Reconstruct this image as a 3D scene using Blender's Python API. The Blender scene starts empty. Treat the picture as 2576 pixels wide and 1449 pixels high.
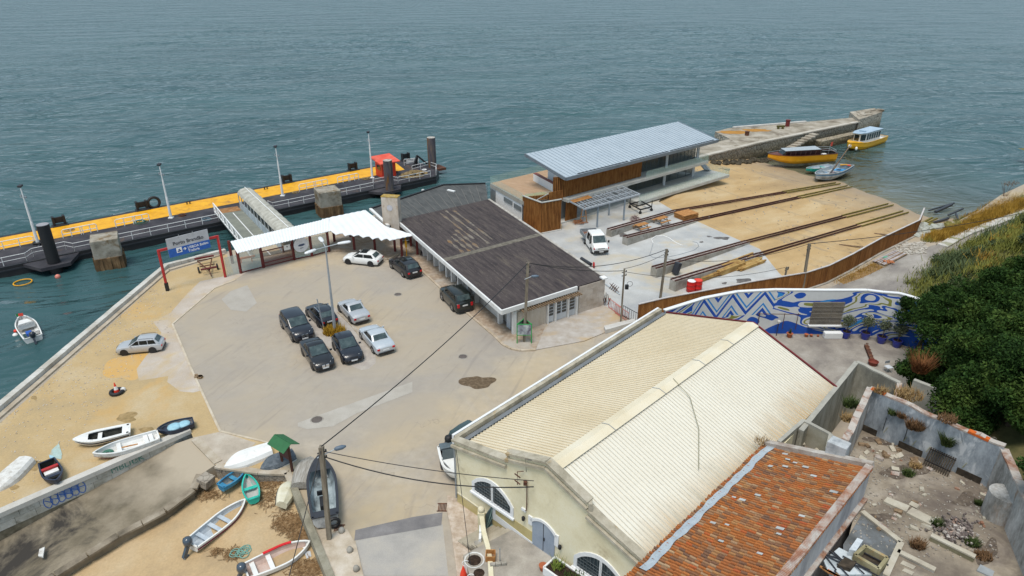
import bpy,math,random
import numpy as np
from mathutils import Vector,Matrix
R=math.radians
random.seed(7)
scene=bpy.context.scene
C=scene.collection
# ------------------------------------------------------------------ camera, sky, sun, exposure
PITCH=R(25.2);CAM_H=30.0
cd=bpy.data.cameras.new('camera');cam=bpy.data.objects.new('camera',cd);C.objects.link(cam)
cam.location=(0,0,CAM_H);cam.rotation_euler=(math.pi/2-PITCH,0,0)
cd.sensor_width=36;cd.lens=24;cd.clip_start=.1;cd.clip_end=9000
scene.camera=cam
w=bpy.data.worlds.new('World');scene.world=w;w.use_nodes=True
nt=w.node_tree;bg=nt.nodes['Background']
sky=nt.nodes.new('ShaderNodeTexSky');sky.sky_type='NISHITA';sky.sun_disc=False
SUN_E,SUN_A=R(70),R(205)
sky.sun_elevation=SUN_E;sky.sun_rotation=SUN_A
sky.air_density=1.0;sky.dust_density=3.0;sky.ozone_density=1.0
hs=nt.nodes.new('ShaderNodeHueSaturation');hs.inputs['Saturation'].default_value=.75
cloud=nt.nodes.new('ShaderNodeMix');cloud.data_type='RGBA';cloud.inputs[0].default_value=.6;cloud.inputs[7].default_value=(3.0,4.3,5.2,1)
nt.links.new(sky.outputs[0],hs.inputs['Color']);nt.links.new(hs.outputs[0],cloud.inputs[6]);nt.links.new(cloud.outputs[2],bg.inputs['Color'])
bg.inputs['Strength'].default_value=.115
sd=bpy.data.lights.new('sun','SUN');sd.energy=2.0;sd.angle=R(24);sd.color=(1,.935,.84)
so=bpy.data.objects.new('sun',sd);C.objects.link(so)
so.rotation_euler=(math.pi/2-SUN_E,0,math.pi-SUN_A)
scene.view_settings.view_transform='Standard';scene.view_settings.look='None'
scene.view_settings.exposure=.4;scene.view_settings.gamma=1
scene.render.engine='CYCLES'
scene.cycles.max_bounces=6;scene.cycles.transparent_max_bounces=12
# ------------------------------------------------------------------ survey: sight lines of the photo to points on a level plane
FPX,CX,CY=1717.3,1288,724.5
OFF=dict(o=(0,0),z1=(0,286.2),z2=(536.7,286.2),z3=(1127,286.2),z4=(1699.4,250.4),z5=(1931.9,447.2),z6=(1449,500.9),z7=(966,500.9),z8=(500.9,572.4),b1=(0,644),b2=(0,1019.6),b3=(393.5,1019.6),b4=(966,1019.6),b5=(1466.8,1019.6),b6=(1931.9,1019.6),b7=(1931.9,769.2),b8=(1073.3,769.2))
def G(k,x,y,z=0.0):
 s=1.0 if k=='o' else .29622
 u=OFF[k][0]+x*s;v=OFF[k][1]+y*s
 a=(u-CX)/FPX;b=(v-CY)/FPX
 d=(a,math.cos(PITCH)-b*math.sin(PITCH),-math.sin(PITCH)-b*math.cos(PITCH))
 t=(z-CAM_H)/d[2]
 return Vector((d[0]*t,d[1]*t,z))
def lerp(a,b,t):return a+(b-a)*t
def V(*a):return Vector(a)
# ------------------------------------------------------------------ mesh builder
class MB:
 def __init__(s):s.v=[];s.f=[];s.m=[]
 def add(s,vs,fs,mi=0):
  n=len(s.v);s.v.extend([tuple(p) for p in vs])
  for f in fs:s.f.append(tuple(i+n for i in f));s.m.append(mi)
  return s
 def box(s,c,d,rz=0,mi=0,rx=0,ry=0):
  M=Matrix.Rotation(rz,3,'Z') @ Matrix.Rotation(ry,3,'Y') @ Matrix.Rotation(rx,3,'X')
  c=Vector(c);vs=[]
  for z in (-.5,.5):
   for x,y in ((-.5,-.5),(.5,-.5),(.5,.5),(-.5,.5)):
    vs.append(c+M @ Vector((x*d[0],y*d[1],z*d[2])))
  return s.add(vs,[(3,2,1,0),(4,5,6,7),(0,1,5,4),(1,2,6,5),(2,3,7,6),(3,0,4,7)],mi)
 def beam(s,p,q,w,h=None,mi=0,up=(0,0,1)):
  h=w if h is None else h
  p=Vector(p);q=Vector(q);d=(q-p).normalized();up=Vector(up)
  if abs(d.dot(up))>.98:up=Vector((1,0,0))
  a=d.cross(up).normalized()*w/2;b=a.cross(d).normalized()*h/2
  vs=[p-a-b,p+a-b,p+a+b,p-a+b,q-a-b,q+a-b,q+a+b,q-a+b]
  return s.add(vs,[(0,1,2,3),(7,6,5,4),(0,4,5,1),(1,5,6,2),(2,6,7,3),(3,7,4,0)],mi)
 def tube(s,pts,r,n=6,mi=0,cap=True):
  pts=[Vector(p) for p in pts];k=len(pts)
  rs=r if isinstance(r,(list,tuple)) else [r]*k
  base=len(s.v);up=Vector((0,0,1));vs=[]
  for i,p in enumerate(pts):
   d=(pts[min(i+1,k-1)]-pts[max(i-1,0)]).normalized()
   u=up if abs(d.dot(up))<.95 else Vector((1,0,0))
   a=d.cross(u).normalized();b=a.cross(d).normalized()
   for j in range(n):
    t=2*math.pi*j/n;vs.append(p+a*(rs[i]*math.cos(t))+b*(rs[i]*math.sin(t)))
  fs=[]
  for i in range(k-1):
   for j in range(n):
    a=i*n+j;b=i*n+(j+1) % n;fs.append((a,b,b+n,a+n))
  if cap:fs.append(tuple(range(n-1,-1,-1)));fs.append(tuple((k-1)*n+j for j in range(n)))
  return s.add(vs,fs,mi)
 def cyl(s,c,r,h,n=12,mi=0,r2=None):return s.tube([c,(c[0],c[1],c[2]+h)],[r,r if r2 is None else r2],n,mi)
 def prism(s,poly,z0,z1,mi=0,mtop=None):
  n=len(poly)
  if sum(poly[i][0]*poly[(i+1) % n][1]-poly[(i+1) % n][0]*poly[i][1] for i in range(n))<0:
   poly=list(poly)[::-1]
   if isinstance(z0,(list,tuple)):z0=list(z0)[::-1]
   if isinstance(z1,(list,tuple)):z1=list(z1)[::-1]
  f=lambda z,i:z[i] if isinstance(z,(list,tuple)) else z
  vs=[(p[0],p[1],f(z0,i)) for i,p in enumerate(poly)]+[(p[0],p[1],f(z1,i)) for i,p in enumerate(poly)]
  s.add(vs,[tuple(range(n-1,-1,-1))]+[(i,(i+1) % n,(i+1) % n+n,i+n) for i in range(n)],mi)
  return s.add(vs[n:],[tuple(range(n))],mi if mtop is None else mtop)
 def sheet(s,poly,z,mi=0):
  n=len(poly)
  if sum(poly[i][0]*poly[(i+1) % n][1]-poly[(i+1) % n][0]*poly[i][1] for i in range(n))<0:poly=list(poly)[::-1]
  return s.add([(p[0],p[1],z) for p in poly],[tuple(range(n))],mi)
 def quad(s,a,b,c,d,mi=0):return s.add([a,b,c,d],[(0,1,2,3)],mi)
 def panel(s,a,b,c,d,t,mi=0):
  a,b,c,d=map(Vector,(a,b,c,d));n=(b-a).cross(d-a).normalized()*t
  return s.add([a,b,c,d,a+n,b+n,c+n,d+n],[(3,2,1,0),(4,5,6,7),(0,1,5,4),(1,2,6,5),(2,3,7,6),(3,0,4,7)],mi)
 def lathe(s,c,prof,n=14,mi=0,axis='Z'):
  vs=[];k=len(prof)
  for r,z in prof:
   for j in range(n):
    t=2*math.pi*j/n
    q=Vector((r*math.cos(t),r*math.sin(t),z))
    if axis=='Y':q=Vector((q.x,q.z,q.y))
    if axis=='X':q=Vector((q.z,q.y,q.x))
    vs.append(Vector(c)+q)
  fs=[]
  for i in range(k-1):
   for j in range(n):
    a=i*n+j;b=i*n+(j+1) % n;fs.append((a,b,b+n,a+n))
  fs.append(tuple(range(n-1,-1,-1)));fs.append(tuple((k-1)*n+j for j in range(n)))
  return s.add(vs,fs,mi)
 def ball(s,c,r,n=10,mi=0,sz=1.0):
  m=max(4,n//2+1)
  return s.lathe(c,[(max(.001,r*math.sin(math.pi*i/m)),-r*sz*math.cos(math.pi*i/m)) for i in range(m+1)],n,mi)
 def ring(s,c,r,t,n=14,m=6,mi=0,axis='Z'):
  vs=[];fs=[]
  for i in range(n):
   A=2*math.pi*i/n
   for j in range(m):
    B=2*math.pi*j/m;q=Vector(((r+t*math.cos(B))*math.cos(A),(r+t*math.cos(B))*math.sin(A),t*math.sin(B)))
    if axis=='Y':q=Vector((q.x,q.z,q.y))
    if axis=='X':q=Vector((q.z,q.y,q.x))
    vs.append(Vector(c)+q)
  for i in range(n):
   for j in range(m):fs.append((i*m+j,((i+1) % n)*m+j,((i+1) % n)*m+(j+1) % m,i*m+(j+1) % m))
  return s.add(vs,fs,mi)
 def build(s,name,mat,parent=None,smooth=False,bevel=0,world=True,sub=0):
  me=bpy.data.meshes.new(name);me.from_pydata(s.v,[],s.f)
  for m in (mat if isinstance(mat,(list,tuple)) else [mat]):me.materials.append(m)
  if len(me.materials)>1:me.polygons.foreach_set('material_index',s.m)
  if smooth:me.polygons.foreach_set('use_smooth',[True]*len(me.polygons))
  me.update()
  o=bpy.data.objects.new(name,me);C.objects.link(o)
  if parent is not None:
   o.parent=parent
   if world and parent.type=='EMPTY':o.matrix_parent_inverse=parent.matrix_basis.inverted()
  if bevel:
   b=o.modifiers.new('bevel','BEVEL');b.width=bevel;b.segments=2;b.limit_method='ANGLE';b.angle_limit=R(35)
  if sub:
   b=o.modifiers.new('sub','SUBSURF');b.levels=sub;b.render_levels=sub
  return o
def tag(o,label=None,cat=None,group=None,kind=None):
 if label:o['label']=label
 if cat:o['category']=cat
 if group:o['group']=group
 if kind:o['kind']=kind
 return o
def thing(name,label,cat,loc=(0,0,0),rz=0,group=None,scale=1.0):
 o=bpy.data.objects.new(name,None);C.objects.link(o)
 o.empty_display_size=.3
 o.matrix_basis=Matrix.Translation(Vector(loc)) @ Matrix.Rotation(rz,4,'Z') @ Matrix.Scale(scale,4)
 return tag(o,label,cat,group)
def one(mb,name,mat,label,cat,group=None,**k):
 return tag(mb.build(name,mat,**k),label,cat,group)
def setting(mb,name,mat,**k):return tag(mb.build(name,mat,**k),kind='structure')
KIDS={}
def copy_tree(o,loc=None,rz=None,label=None,group=None,parent=None):
 c=o.copy();C.objects.link(c)
 if parent is not None:c.parent=parent
 for ch in o.children:copy_tree(ch,parent=c)
 if loc is not None:c.matrix_basis=Matrix.Translation(Vector(loc)) @ Matrix.Rotation(rz or 0,4,'Z')
 if label:c['label']=label
 if group:c['group']=group
 return c
 # ------------------------------------------------------------------ materials
def _ramp(nt,fac,cols,const=False):
 r=nt.nodes.new('ShaderNodeValToRGB');e=r.color_ramp.elements
 if const:r.color_ramp.interpolation='CONSTANT'
 while len(e)<len(cols):e.new(.5)
 for i,(p,c) in enumerate(cols):e[i].position=p;e[i].color=(*c[:3],1)
 nt.links.new(fac,r.inputs[0]);return r.outputs[0]
def _noise(nt,vec,scale,detail=5,rough=.6,dist=0.0):
 n=nt.nodes.new('ShaderNodeTexNoise');n.inputs['Scale'].default_value=scale;n.inputs['Detail'].default_value=detail
 n.inputs['Roughness'].default_value=rough;n.inputs['Distortion'].default_value=dist
 if vec is not None:nt.links.new(vec,n.inputs['Vector'])
 return n.outputs['Fac']
def _mix(nt,fac,a,b,mode='MIX'):
 m=nt.nodes.new('ShaderNodeMix');m.data_type='RGBA';m.blend_type=mode
 for k,x in ((0,fac),(6,a),(7,b)):
  if hasattr(x,'is_output'):nt.links.new(x,m.inputs[k])
  elif k==0:m.inputs[0].default_value=x
  else:m.inputs[k].default_value=(*x[:3],1)
 return m.outputs[2]
def _math(nt,op,a,b=0.0,clamp=False):
 m=nt.nodes.new('ShaderNodeMath');m.operation=op;m.use_clamp=clamp
 for i,x in enumerate((a,b)):
  if hasattr(x,'is_output'):nt.links.new(x,m.inputs[i])
  else:m.inputs[i].default_value=x
 return m.outputs[0]
def _map(nt,scale=(1,1,1),rot=(0,0,0),coord='Object'):
 t=nt.nodes.new('ShaderNodeTexCoord');m=nt.nodes.new('ShaderNodeMapping');m.inputs['Scale'].default_value=scale
 r=nt.nodes.new('ShaderNodeVectorRotate');r.rotation_type='Z_AXIS';r.inputs['Angle'].default_value=rot[2]
 nt.links.new(t.outputs[coord],r.inputs[0]);nt.links.new(r.outputs[0],m.inputs[0]);return m.outputs[0]
def newmat(name):
 m=bpy.data.materials.new(name);m.use_nodes=True
 return m,m.node_tree,m.node_tree.nodes['Principled BSDF']
def mat(name,a,b=None,c=None,scale=1.2,fine=18,rough=.75,bump=0.0,bscale=30,metal=0,stretch=(1,1,1),rot=(0,0,0),spot=None,spot_scale=.5,spot_th=.6,spot_w=.08,coat=0,island=None,spec=.5,fk=.2,iw=.88):
 """a/b/c: main colour and its patches; spot: stains with an outline of their own"""
 m,nt,p=newmat(name)
 b=b or tuple(x*.82 for x in a);c=c or tuple(min(1,x*1.12) for x in a)
 vec=_map(nt,stretch,rot)
 col=_ramp(nt,_noise(nt,vec,scale,6,.62),[(.32,b),(.5,a),(.7,c)])
 f2=_noise(nt,vec,fine,3,.7)
 col=_mix(nt,fk,col,_ramp(nt,f2,[(.3,(.28,.28,.28)),(.7,(.74,.74,.74))]),'OVERLAY')
 if spot is not None:
  n=_noise(nt,vec,spot_scale,7,.65,.6)
  fac=_ramp(nt,n,[(spot_th-spot_w,(0,0,0)),(spot_th+spot_w,(1,1,1))])
  col=_mix(nt,fac,col,spot)
 if island is not None:
  g=nt.nodes.new('ShaderNodeNewGeometry')
  col2=_ramp(nt,g.outputs['Random Per Island'],island,True)
  col=_mix(nt,iw,col,col2)
  col=_mix(nt,.35,col,_ramp(nt,f2,[(.3,(.25,.25,.25)),(.7,(.76,.76,.76))]),'OVERLAY')
 nt.links.new(col,p.inputs['Base Color'])
 p.inputs['Roughness'].default_value=rough;p.inputs['Metallic'].default_value=metal
 p.inputs['Coat Weight'].default_value=coat;p.inputs['Specular IOR Level'].default_value=spec if rough<.7 else spec*.4
 if bump:
  bn=nt.nodes.new('ShaderNodeBump');bn.inputs['Strength'].default_value=bump;bn.inputs['Distance'].default_value=.05
  nt.links.new(_noise(nt,vec,bscale,5,.65),bn.inputs['Height']);nt.links.new(bn.outputs[0],p.inputs['Normal'])
 return m
def flat(name,col,rough=.5,metal=0,coat=0,var=.12,scale=4):
 return mat(name,col,tuple(x*(1-var) for x in col),tuple(min(1,x*(1+var)) for x in col),scale=scale,fine=40,rough=rough,metal=metal,coat=coat)
def glassy(name,col,rough=.08,alpha=1.0):
 m,nt,p=newmat(name);p.inputs['Base Color'].default_value=(*col,1);p.inputs['Roughness'].default_value=rough
 p.inputs['Specular IOR Level'].default_value=.9
 if alpha<1:p.inputs['Alpha'].default_value=alpha
 return m
M=dict(white=flat('white_paint',(.78,.78,.77),.45,var=.05),whitew=mat('white_wall',(.62,.6,.56),(.5,.46,.4),(.7,.69,.66),scale=.8,rough=.9,spot=(.42,.33,.22),spot_scale=.9,spot_th=.68),black=flat('black_rubber',(.012,.012,.014),.6),dark=flat('dark_metal',(.03,.032,.04),.5),grey=flat('grey_metal',(.3,.33,.36),.45,.3),steel=flat('galvanised_steel',(.48,.51,.53),.45,.4),red=flat('red_paint',(.42,.02,.02),.5),maroon=flat('maroon_paint',(.14,.017,.015),.55),orange=flat('orange_red_paint',(.75,.05,.02),.5),glass=glassy('dark_glass',(.02,.03,.035)),tail=flat('tail_light_red',(.5,.01,.015),.25),lens=glassy('lamp_lens',(.75,.77,.78),.15),chrome=flat('chrome',(.7,.7,.72),.2,.9),rim=flat('alloy_rim',(.5,.51,.53),.35,.7),drim=flat('dark_rim',(.04,.04,.045),.4,.5),wood=mat('weathered_wood',(.22,.15,.09),(.13,.09,.06),(.32,.23,.15),scale=3,stretch=(1,1,.15),rough=.85),pole=mat('pole_concrete',(.2,.17,.13),(.13,.105,.08),(.28,.25,.2),scale=2,stretch=(3,3,.4),rough=.9),teak=mat('orange_timber',(.42,.2,.07),(.3,.13,.04),(.52,.28,.11),scale=3,rough=.7),conc=mat('concrete',(.34,.32,.28),(.24,.22,.19),(.44,.42,.39),scale=.9,rough=.92,bump=.2,spot=(.16,.14,.12),spot_scale=.8,spot_th=.66),cable=flat('black_cable',(.012,.012,.013),.6),rust=mat('rusty_iron',(.11,.05,.035),(.05,.028,.022),(.2,.09,.045),scale=5,rough=.9,bump=.3),terra=flat('terracotta',(.36,.11,.05),.8,var=.25),potblue=flat('blue_glaze',(.02,.035,.3),.3,coat=.3),yellow=mat('yellow_paint',(.74,.36,.004),(.6,.27,.004),(.8,.42,.01),scale=1.2,rough=.6,spot=(.3,.14,.04),spot_scale=.5,spot_th=.66),straw=mat('dry_straw',(.3,.2,.09),(.17,.1,.045),(.42,.3,.15),scale=6,rough=.95),)
# ================================================================== SETTING
WL=-2.5
Gs=lambda k,pts,z=0.0:[G(k,x,y,z) for x,y in pts]
# the slip beach: land edge line, water line, and a height for every point between them
RD=V(.76,.65,0).normalized();RN=V(-RD.y,RD.x,0)
_edge=[(p.dot(RN),p.dot(RD)) for p in (V(28.7,67,0),V(29.1,74.6,0),V(27.6,77.3,0),V(24.4,83.6,0),V(22.3,88.3,0),V(24,97,0),V(33,120,0))]
_wl=[(p.dot(RN),p.dot(RD)) for p in (V(85,96,0),V(60.5,92.5,0),V(58.5,97,0),V(57.6,103,0),V(55.4,110,0),V(50.5,115.5,0),V(45,126.5,0),V(44,140,0))]
_edge.sort();_wl.sort()
def beach_z(x,y):
 n=x*RN.x+y*RN.y;u=x*RD.x+y*RD.y
 e=np.interp(n,[a for a,b in _edge],[b for a,b in _edge]);q=np.interp(n,[a for a,b in _wl],[b for a,b in _wl])
 t=(u-e)/max(3.0,q-e)
 return float(-2.5*t if t>0 else max(-.4,.1*t*(q-e))) if t<1 else float(-2.5-(t-1)*max(3.0,q-e)*.085)
_pl=[(-20,90),(20.7,93.5),(31.5,118),(45.8,129),(54.7,135.5),(82,156),(120,185)]
def seaside(x,y):return y>np.interp(x,[a for a,b in _pl],[b for a,b in _pl])
def vnoise(x,y,s=1.0,seed=0):
 r=0
 for k in range(4):
  f=s*2**k;r+=(math.sin(x*f+seed+1.7*k+1.3*math.sin(y*f*.7+k+seed))*math.cos(y*f*1.1+.5*seed+2.1*k+1.1*math.sin(x*f*.8)))/2**k
 return r
def grid(xs,ys,zf,keep=None):
 mb=MB();idx={}
 for j,y in enumerate(ys):
  for i,x in enumerate(xs):idx[i,j]=len(mb.v);mb.v.append((x,y,zf(x,y)))
 for j in range(len(ys)-1):
  for i in range(len(xs)-1):
   if keep is None or keep(.5*(xs[i]+xs[i+1]),.5*(ys[j]+ys[j+1])):
    mb.f.append((idx[i,j],idx[i+1,j],idx[i+1,j+1],idx[i,j+1]));mb.m.append(0)
 return mb
 # ---- land: one sheet with quay walls, kept clear of the water, the left slip and the beach
quay=[G('b1',0,1283),G('b1',1400,100)]
qd=(quay[1]-quay[0]).normalized()
Q0=quay[0]-qd*17;Q1=quay[1]
Q2=G('z1',1925,1172);Q3=Q2+(Q2-Q1).normalized()*7
W1=G('b2',0,935);W0=G('b2',1620,225);W2=W1+(W1-W0).normalized()*9
R0=G('b2',1640,275);R1=G('b2',1830,505)
L0=V(-19.2,35.9,0);L1=V(-16.6,35.4,0);L2=V(-14.7,35.3,0);L3=V(-13.85,33.8,0);L4=V(-9.9,26.9,0);L5=V(-4.5,17.4,0);L6=V(-3,8,0)
E=[V(20.7,92.4,0),V(22.2,87.8,0),V(24.4,83.6,0),V(27.6,77.3,0),V(29.1,74.6,0),V(28.9,67.6,0),V(29.3,63.6,0)]
FE=[V(30.2,63.6,0),V(32.9,65,0),V(36.7,68.1,0),V(42.4,73.1,0),V(49.8,79.0,0),V(52.9,83.6,0)]
SH=[V(54,82.6,0),V(58.5,84.6,0),V(63.5,88.5,0),V(71,95.5,0),V(86,107,0),V(150,165,0)]
land=[Q0,Q1,Q2,Q3,V(-19.5,86.5,0),V(-17.6,86.6,0),V(-9.5,92.2,0),V(-3.6,92.6,0),V(5,100.5,0),V(27,119,0),V(30,108,0),V(24,100.5,0)]+E+FE+SH+[V(220,165,0),V(220,-40,0),V(20,-40,0),L6,L5,L4,L3,L2,L1,L0,R1,R0,W0,W1,W2]
asph=mat('plaza_asphalt',(.43,.385,.335),(.37,.35,.34),(.48,.39,.27),scale=.16,fine=9,rough=.93,bump=.12,bscale=12,spot=(.5,.37,.2),spot_scale=.1,spot_th=.6,spot_w=.12)
mb=MB();mb.prism(land,-6.5,0,mi=1,mtop=0)
setting(mb,'ground',[asph,mat('quay_wall_stone',(.2,.18,.14),(.07,.065,.05),(.3,.27,.22),scale=.6,rough=.95,bump=.4,bscale=4)])
# patches of paving, sand and concrete laid on it
def crackmat(name,*a,**k):
 m=mat(name,*a,**k);nt=m.node_tree;p=nt.nodes['Principled BSDF']
 old=p.inputs['Base Color'].links[0].from_socket
 vo=nt.nodes.new('ShaderNodeTexVoronoi');vo.feature='DISTANCE_TO_EDGE';vo.inputs['Scale'].default_value=.14
 t=nt.nodes.new('ShaderNodeTexCoord');mm=nt.nodes.new('ShaderNodeVectorMath');nz=nt.nodes.new('ShaderNodeTexNoise');nz.inputs['Scale'].default_value=.6;nz.inputs['Detail'].default_value=6
 nt.links.new(t.outputs['Object'],nz.inputs['Vector']);sc=nt.nodes.new('ShaderNodeVectorMath');sc.operation='SCALE';sc.inputs['Scale'].default_value=4
 nt.links.new(nz.outputs['Color'],sc.inputs[0]);nt.links.new(t.outputs['Object'],mm.inputs[0]);nt.links.new(sc.outputs[0],mm.inputs[1]);nt.links.new(mm.outputs[0],vo.inputs['Vector'])
 fac=_ramp(nt,vo.outputs['Distance'],[(0.0,(.42,.42,.42)),(.006,(0,0,0))])
 brk=_ramp(nt,_noise(nt,t.outputs['Object'],.25,3),[(.5,(0,0,0)),(.58,(1,1,1))])
 nt.links.new(_mix(nt,_mix(nt,1.0,fac,brk,'MULTIPLY'),old,(.17,.14,.12)),p.inputs['Base Color'])
 return m
asph2=crackmat('plaza_asphalt_cracked',(.37,.325,.27),(.305,.275,.245),(.44,.38,.3),scale=.16,fine=1.4,fk=.22,rough=.93,bump=.03,bscale=12,spot=(.46,.365,.235),spot_scale=.1,spot_th=.55,spot_w=.14)
nt=asph2.node_tree;p=nt.nodes['Principled BSDF'];old=p.inputs['Base Color'].links[0].from_socket
tc=nt.nodes.new('ShaderNodeTexCoord');dv=nt.nodes.new('ShaderNodeVectorMath');dv.operation='DISTANCE';dv.inputs[1].default_value=(-15.5,54,0);nt.links.new(tc.outputs['Object'],dv.inputs[0])
dn_=_math(nt,'ADD',dv.outputs['Value'],_math(nt,'MULTIPLY',_noise(nt,tc.outputs['Object'],.16,5),9.0))
ring_=_ramp(nt,_math(nt,'DIVIDE',dn_,40.0),[(.2,(.0,.0,.0)),(.3,(.55,.55,.55)),(.47,(.55,.55,.55)),(.56,(0,0,0))])
old=_mix(nt,ring_,old,(.335,.3,.26))
sk_=_map(nt,(.5,.06,1),(0,0,R(20)));old=_mix(nt,_ramp(nt,_noise(nt,sk_,1.6,4,.6,1.5),[(.58,(0,0,0)),(.7,(.28,.28,.28))]),old,(.2,.18,.17));nt.links.new(old,p.inputs['Base Color'])
bpy.data.objects['ground'].data.materials[0]=asph2
sandq=mat('quay_sand',(.45,.33,.175),(.38,.29,.17),(.49,.395,.26),scale=.22,fine=7,rough=.97,bump=.25,bscale=9,spot=(.54,.32,.1),spot_scale=.11,spot_th=.63,spot_w=.1)
pale=mat('pale_paving',(.5,.43,.35),(.42,.36,.3),(.57,.51,.44),scale=.5,fine=14,rough=.95,bump=.2)
sandpoly=[quay[0]-qd*16+V(1.6,-.6,0),Q1+V(1.0,-1.2,0),Q2+V(.3,-.8,0),G('z1',2000,1390),G('b1',1820,275),G('b1',1465,580),G('b1',1620,950),G('b1',1850,1449),G('b2',1870,225),G('b3',1000,330),G('b3',1150,430),L1+V(0,.2,0),L0+V(0,.25,0),R1,R0,W0,W1,W2]
setting(MB().sheet(sandpoly,.004),'sand_ground',sandq)
setting(MB().sheet(Gs('b1',[(1700,215),(2110,130),(2000,200),(1820,275),(1640,430),(1460,590),(1620,950),(1720,1140),(1640,1160),(1530,1150),(1420,1070),(1430,1020),(1180,1060),(1160,960),(1240,850),(1330,760),(1370,650),(1300,560),(1450,480),(1600,310)]),.008),'pale_paving',mat('worn_paving',(.46,.4,.34),(.42,.35,.28),(.53,.48,.43),scale=.35,fine=10,rough=.95,bump=.2,spot=(.48,.36,.2),spot_scale=.2,spot_th=.6))
for i,(k,pts,m) in enumerate([('b2',[(1870,225),(2174,320),(1990,480),(1840,505),(1640,275)],'pale_slab'),('z8',[(190,610),(270,540),(410,490),(490,640),(400,715),(270,700)],'repair_patch'),('b3',[(1200,150),(1420,70),(2174,-200),(2174,-110),(1700,70),(1500,180),(1280,205),(1200,180)],'trench_patch'),('b3',[(1690,1060),(1680,1150),(2174,1065),(2420,1020),(2430,910),(2174,950)],'dark_patch')]):
 mm=mat(m,*{'dark_patch':((.2,.19,.19),(.15,.145,.15),(.26,.25,.25)),'pale_slab':((.43,.37,.3),(.36,.31,.25),(.5,.45,.38)),'repair_patch':((.38,.35,.31),(.35,.32,.28),(.41,.38,.34)),'trench_patch':((.4,.37,.325),(.36,.33,.29),(.44,.41,.37))}[m],scale=.7,rough=.94,bump=.15)
 setting(MB().sheet(Gs(k,pts),.012),m,mm)
setting(MB().sheet(Gs('b3',[(1690,1150),(2430,1010),(2480,1449),(1730,1449)],0),.010),'road',crackmat('road_concrete',(.37,.35,.325),(.29,.28,.265),(.44,.4,.34),scale=.35,rough=.93,bump=.15))
kb2=MB();kq=Gs('b1',[(2000,205),(1820,275),(1465,580),(1620,950),(1850,1449)])+[G('b2',1870,222),G('b3',1000,330)]
for a,b in zip(kq,kq[1:]):kb2.beam(a+V(0,0,.02),b+V(0,0,.02),.16,.07)
setting(kb2,'sand_kerb',mat('old_kerb',(.5,.43,.33),(.4,.33,.25),(.58,.52,.43),scale=1.1,rough=.95))
# blotch of wet dirt, its outline its own
def blob(k,x,y,rx,ry,z,name,m,seed,n=40,rough=.28):
 rr=random.Random(seed);ph=[rr.uniform(0,6.3) for _ in range(5)]
 pts=[]
 for i in range(n):
  t=2*math.pi*i/n;q=1+rough*sum(math.sin((j+2)*t+ph[j])/(j+1.5) for j in range(5))
  pts.append(G(k,x+rx*q*math.cos(t),y+ry*q*math.sin(t)))
 c=sum(pts,V(0,0,0))/n;mb=MB();mb.add([(c.x,c.y,z)]+[(p.x,p.y,z) for p in pts],[(0,(i+1) % n+1,i+1) for i in range(n)])
 return setting(mb,name,m)
wet=mat('wet_dirt',(.13,.09,.055),(.09,.065,.04),(.2,.15,.1),scale=4,rough=.8,bump=.3)
blob('b8',430,650,125,60,.012,'dirt_stain',wet,3)
osand=mat('orange_sand',(.54,.34,.13),(.5,.35,.18),(.56,.33,.1),scale=.5,rough=.97)
weedsoil=mat('weedy_sand',(.3,.21,.1),(.2,.15,.07),(.4,.29,.15),scale=2,rough=.97)
for x,y,rx,ry,s in [(1080,1370,90,40,5),(290,1205,30,14,6),(1690,1030,30,16,8)]:blob('b1',x,y,rx,ry,.010,'weed_patch',weedsoil,s)
for x,y,rx,ry,s in [(1240,205,60,20,9),(290,510,70,40,10),(120,700,40,20,11)]:blob('b2',x,y,rx,ry,.010,'weed_patch',weedsoil,s)
blob('b1',1080,940,190,110,.007,'orange_sand',osand,12)
# pavement round the ferry building, kerb stones along it
cob=mat('cobble_paving',(.34,.26,.19),(.24,.18,.13),(.46,.38,.3),scale=2.2,fine=30,rough=.95,bump=.5,bscale=14,spot=(.42,.38,.33),spot_scale=.3,spot_th=.55)
pave=[G('z2',1000,1172),G('z2',1250,1172),G('z2',1480,1240),G('z7',130,470),G('z7',310,600),G('z7',700,965),G('z7',930,1160),G('z7',1010,1240),G('z7',1080,1275),G('z7',1160,1290),G('z7',1290,1285),V(3.2,55.9,0),V(.2,54.0,0),V(-9.7,72.5,0),V(-16,84,0),V(-22,80,0)]
setting(MB().prism(pave,-.2,.1),'pavement',cob)
kb=MB()
kp=pave[1:11]
for a,b in zip(kp,kp[1:]):
 n=max(1,round((b-a).length/1.0))
 for i in range(n):
  p,q=lerp(a,b,i/n),lerp(a,b,(i+.97)/n);kb.beam(p+V(0,0,.03),q+V(0,0,.03),.22,.17)
setting(kb,'kerb',mat('kerb_stone',(.45,.37,.28),(.36,.29,.2),(.53,.46,.37),scale=1.5,rough=.93))
setting(MB().prism([G('z7',1380,1065),G('z7',1650,970),G('z7',1860,905),G('z7',2130,1050),G('z7',1870,1140),G('z7',1700,1210),G('z7',1290,1285),G('z7',1180,1180)],-.1,.085),'forecourt',mat('gravel_paving',(.42,.38,.34),(.36,.31,.26),(.49,.46,.43),scale=1.1,fine=26,rough=.96,bump=.4,bscale=25,spot=(.46,.35,.22),spot_scale=.25,spot_th=.58))
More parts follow.
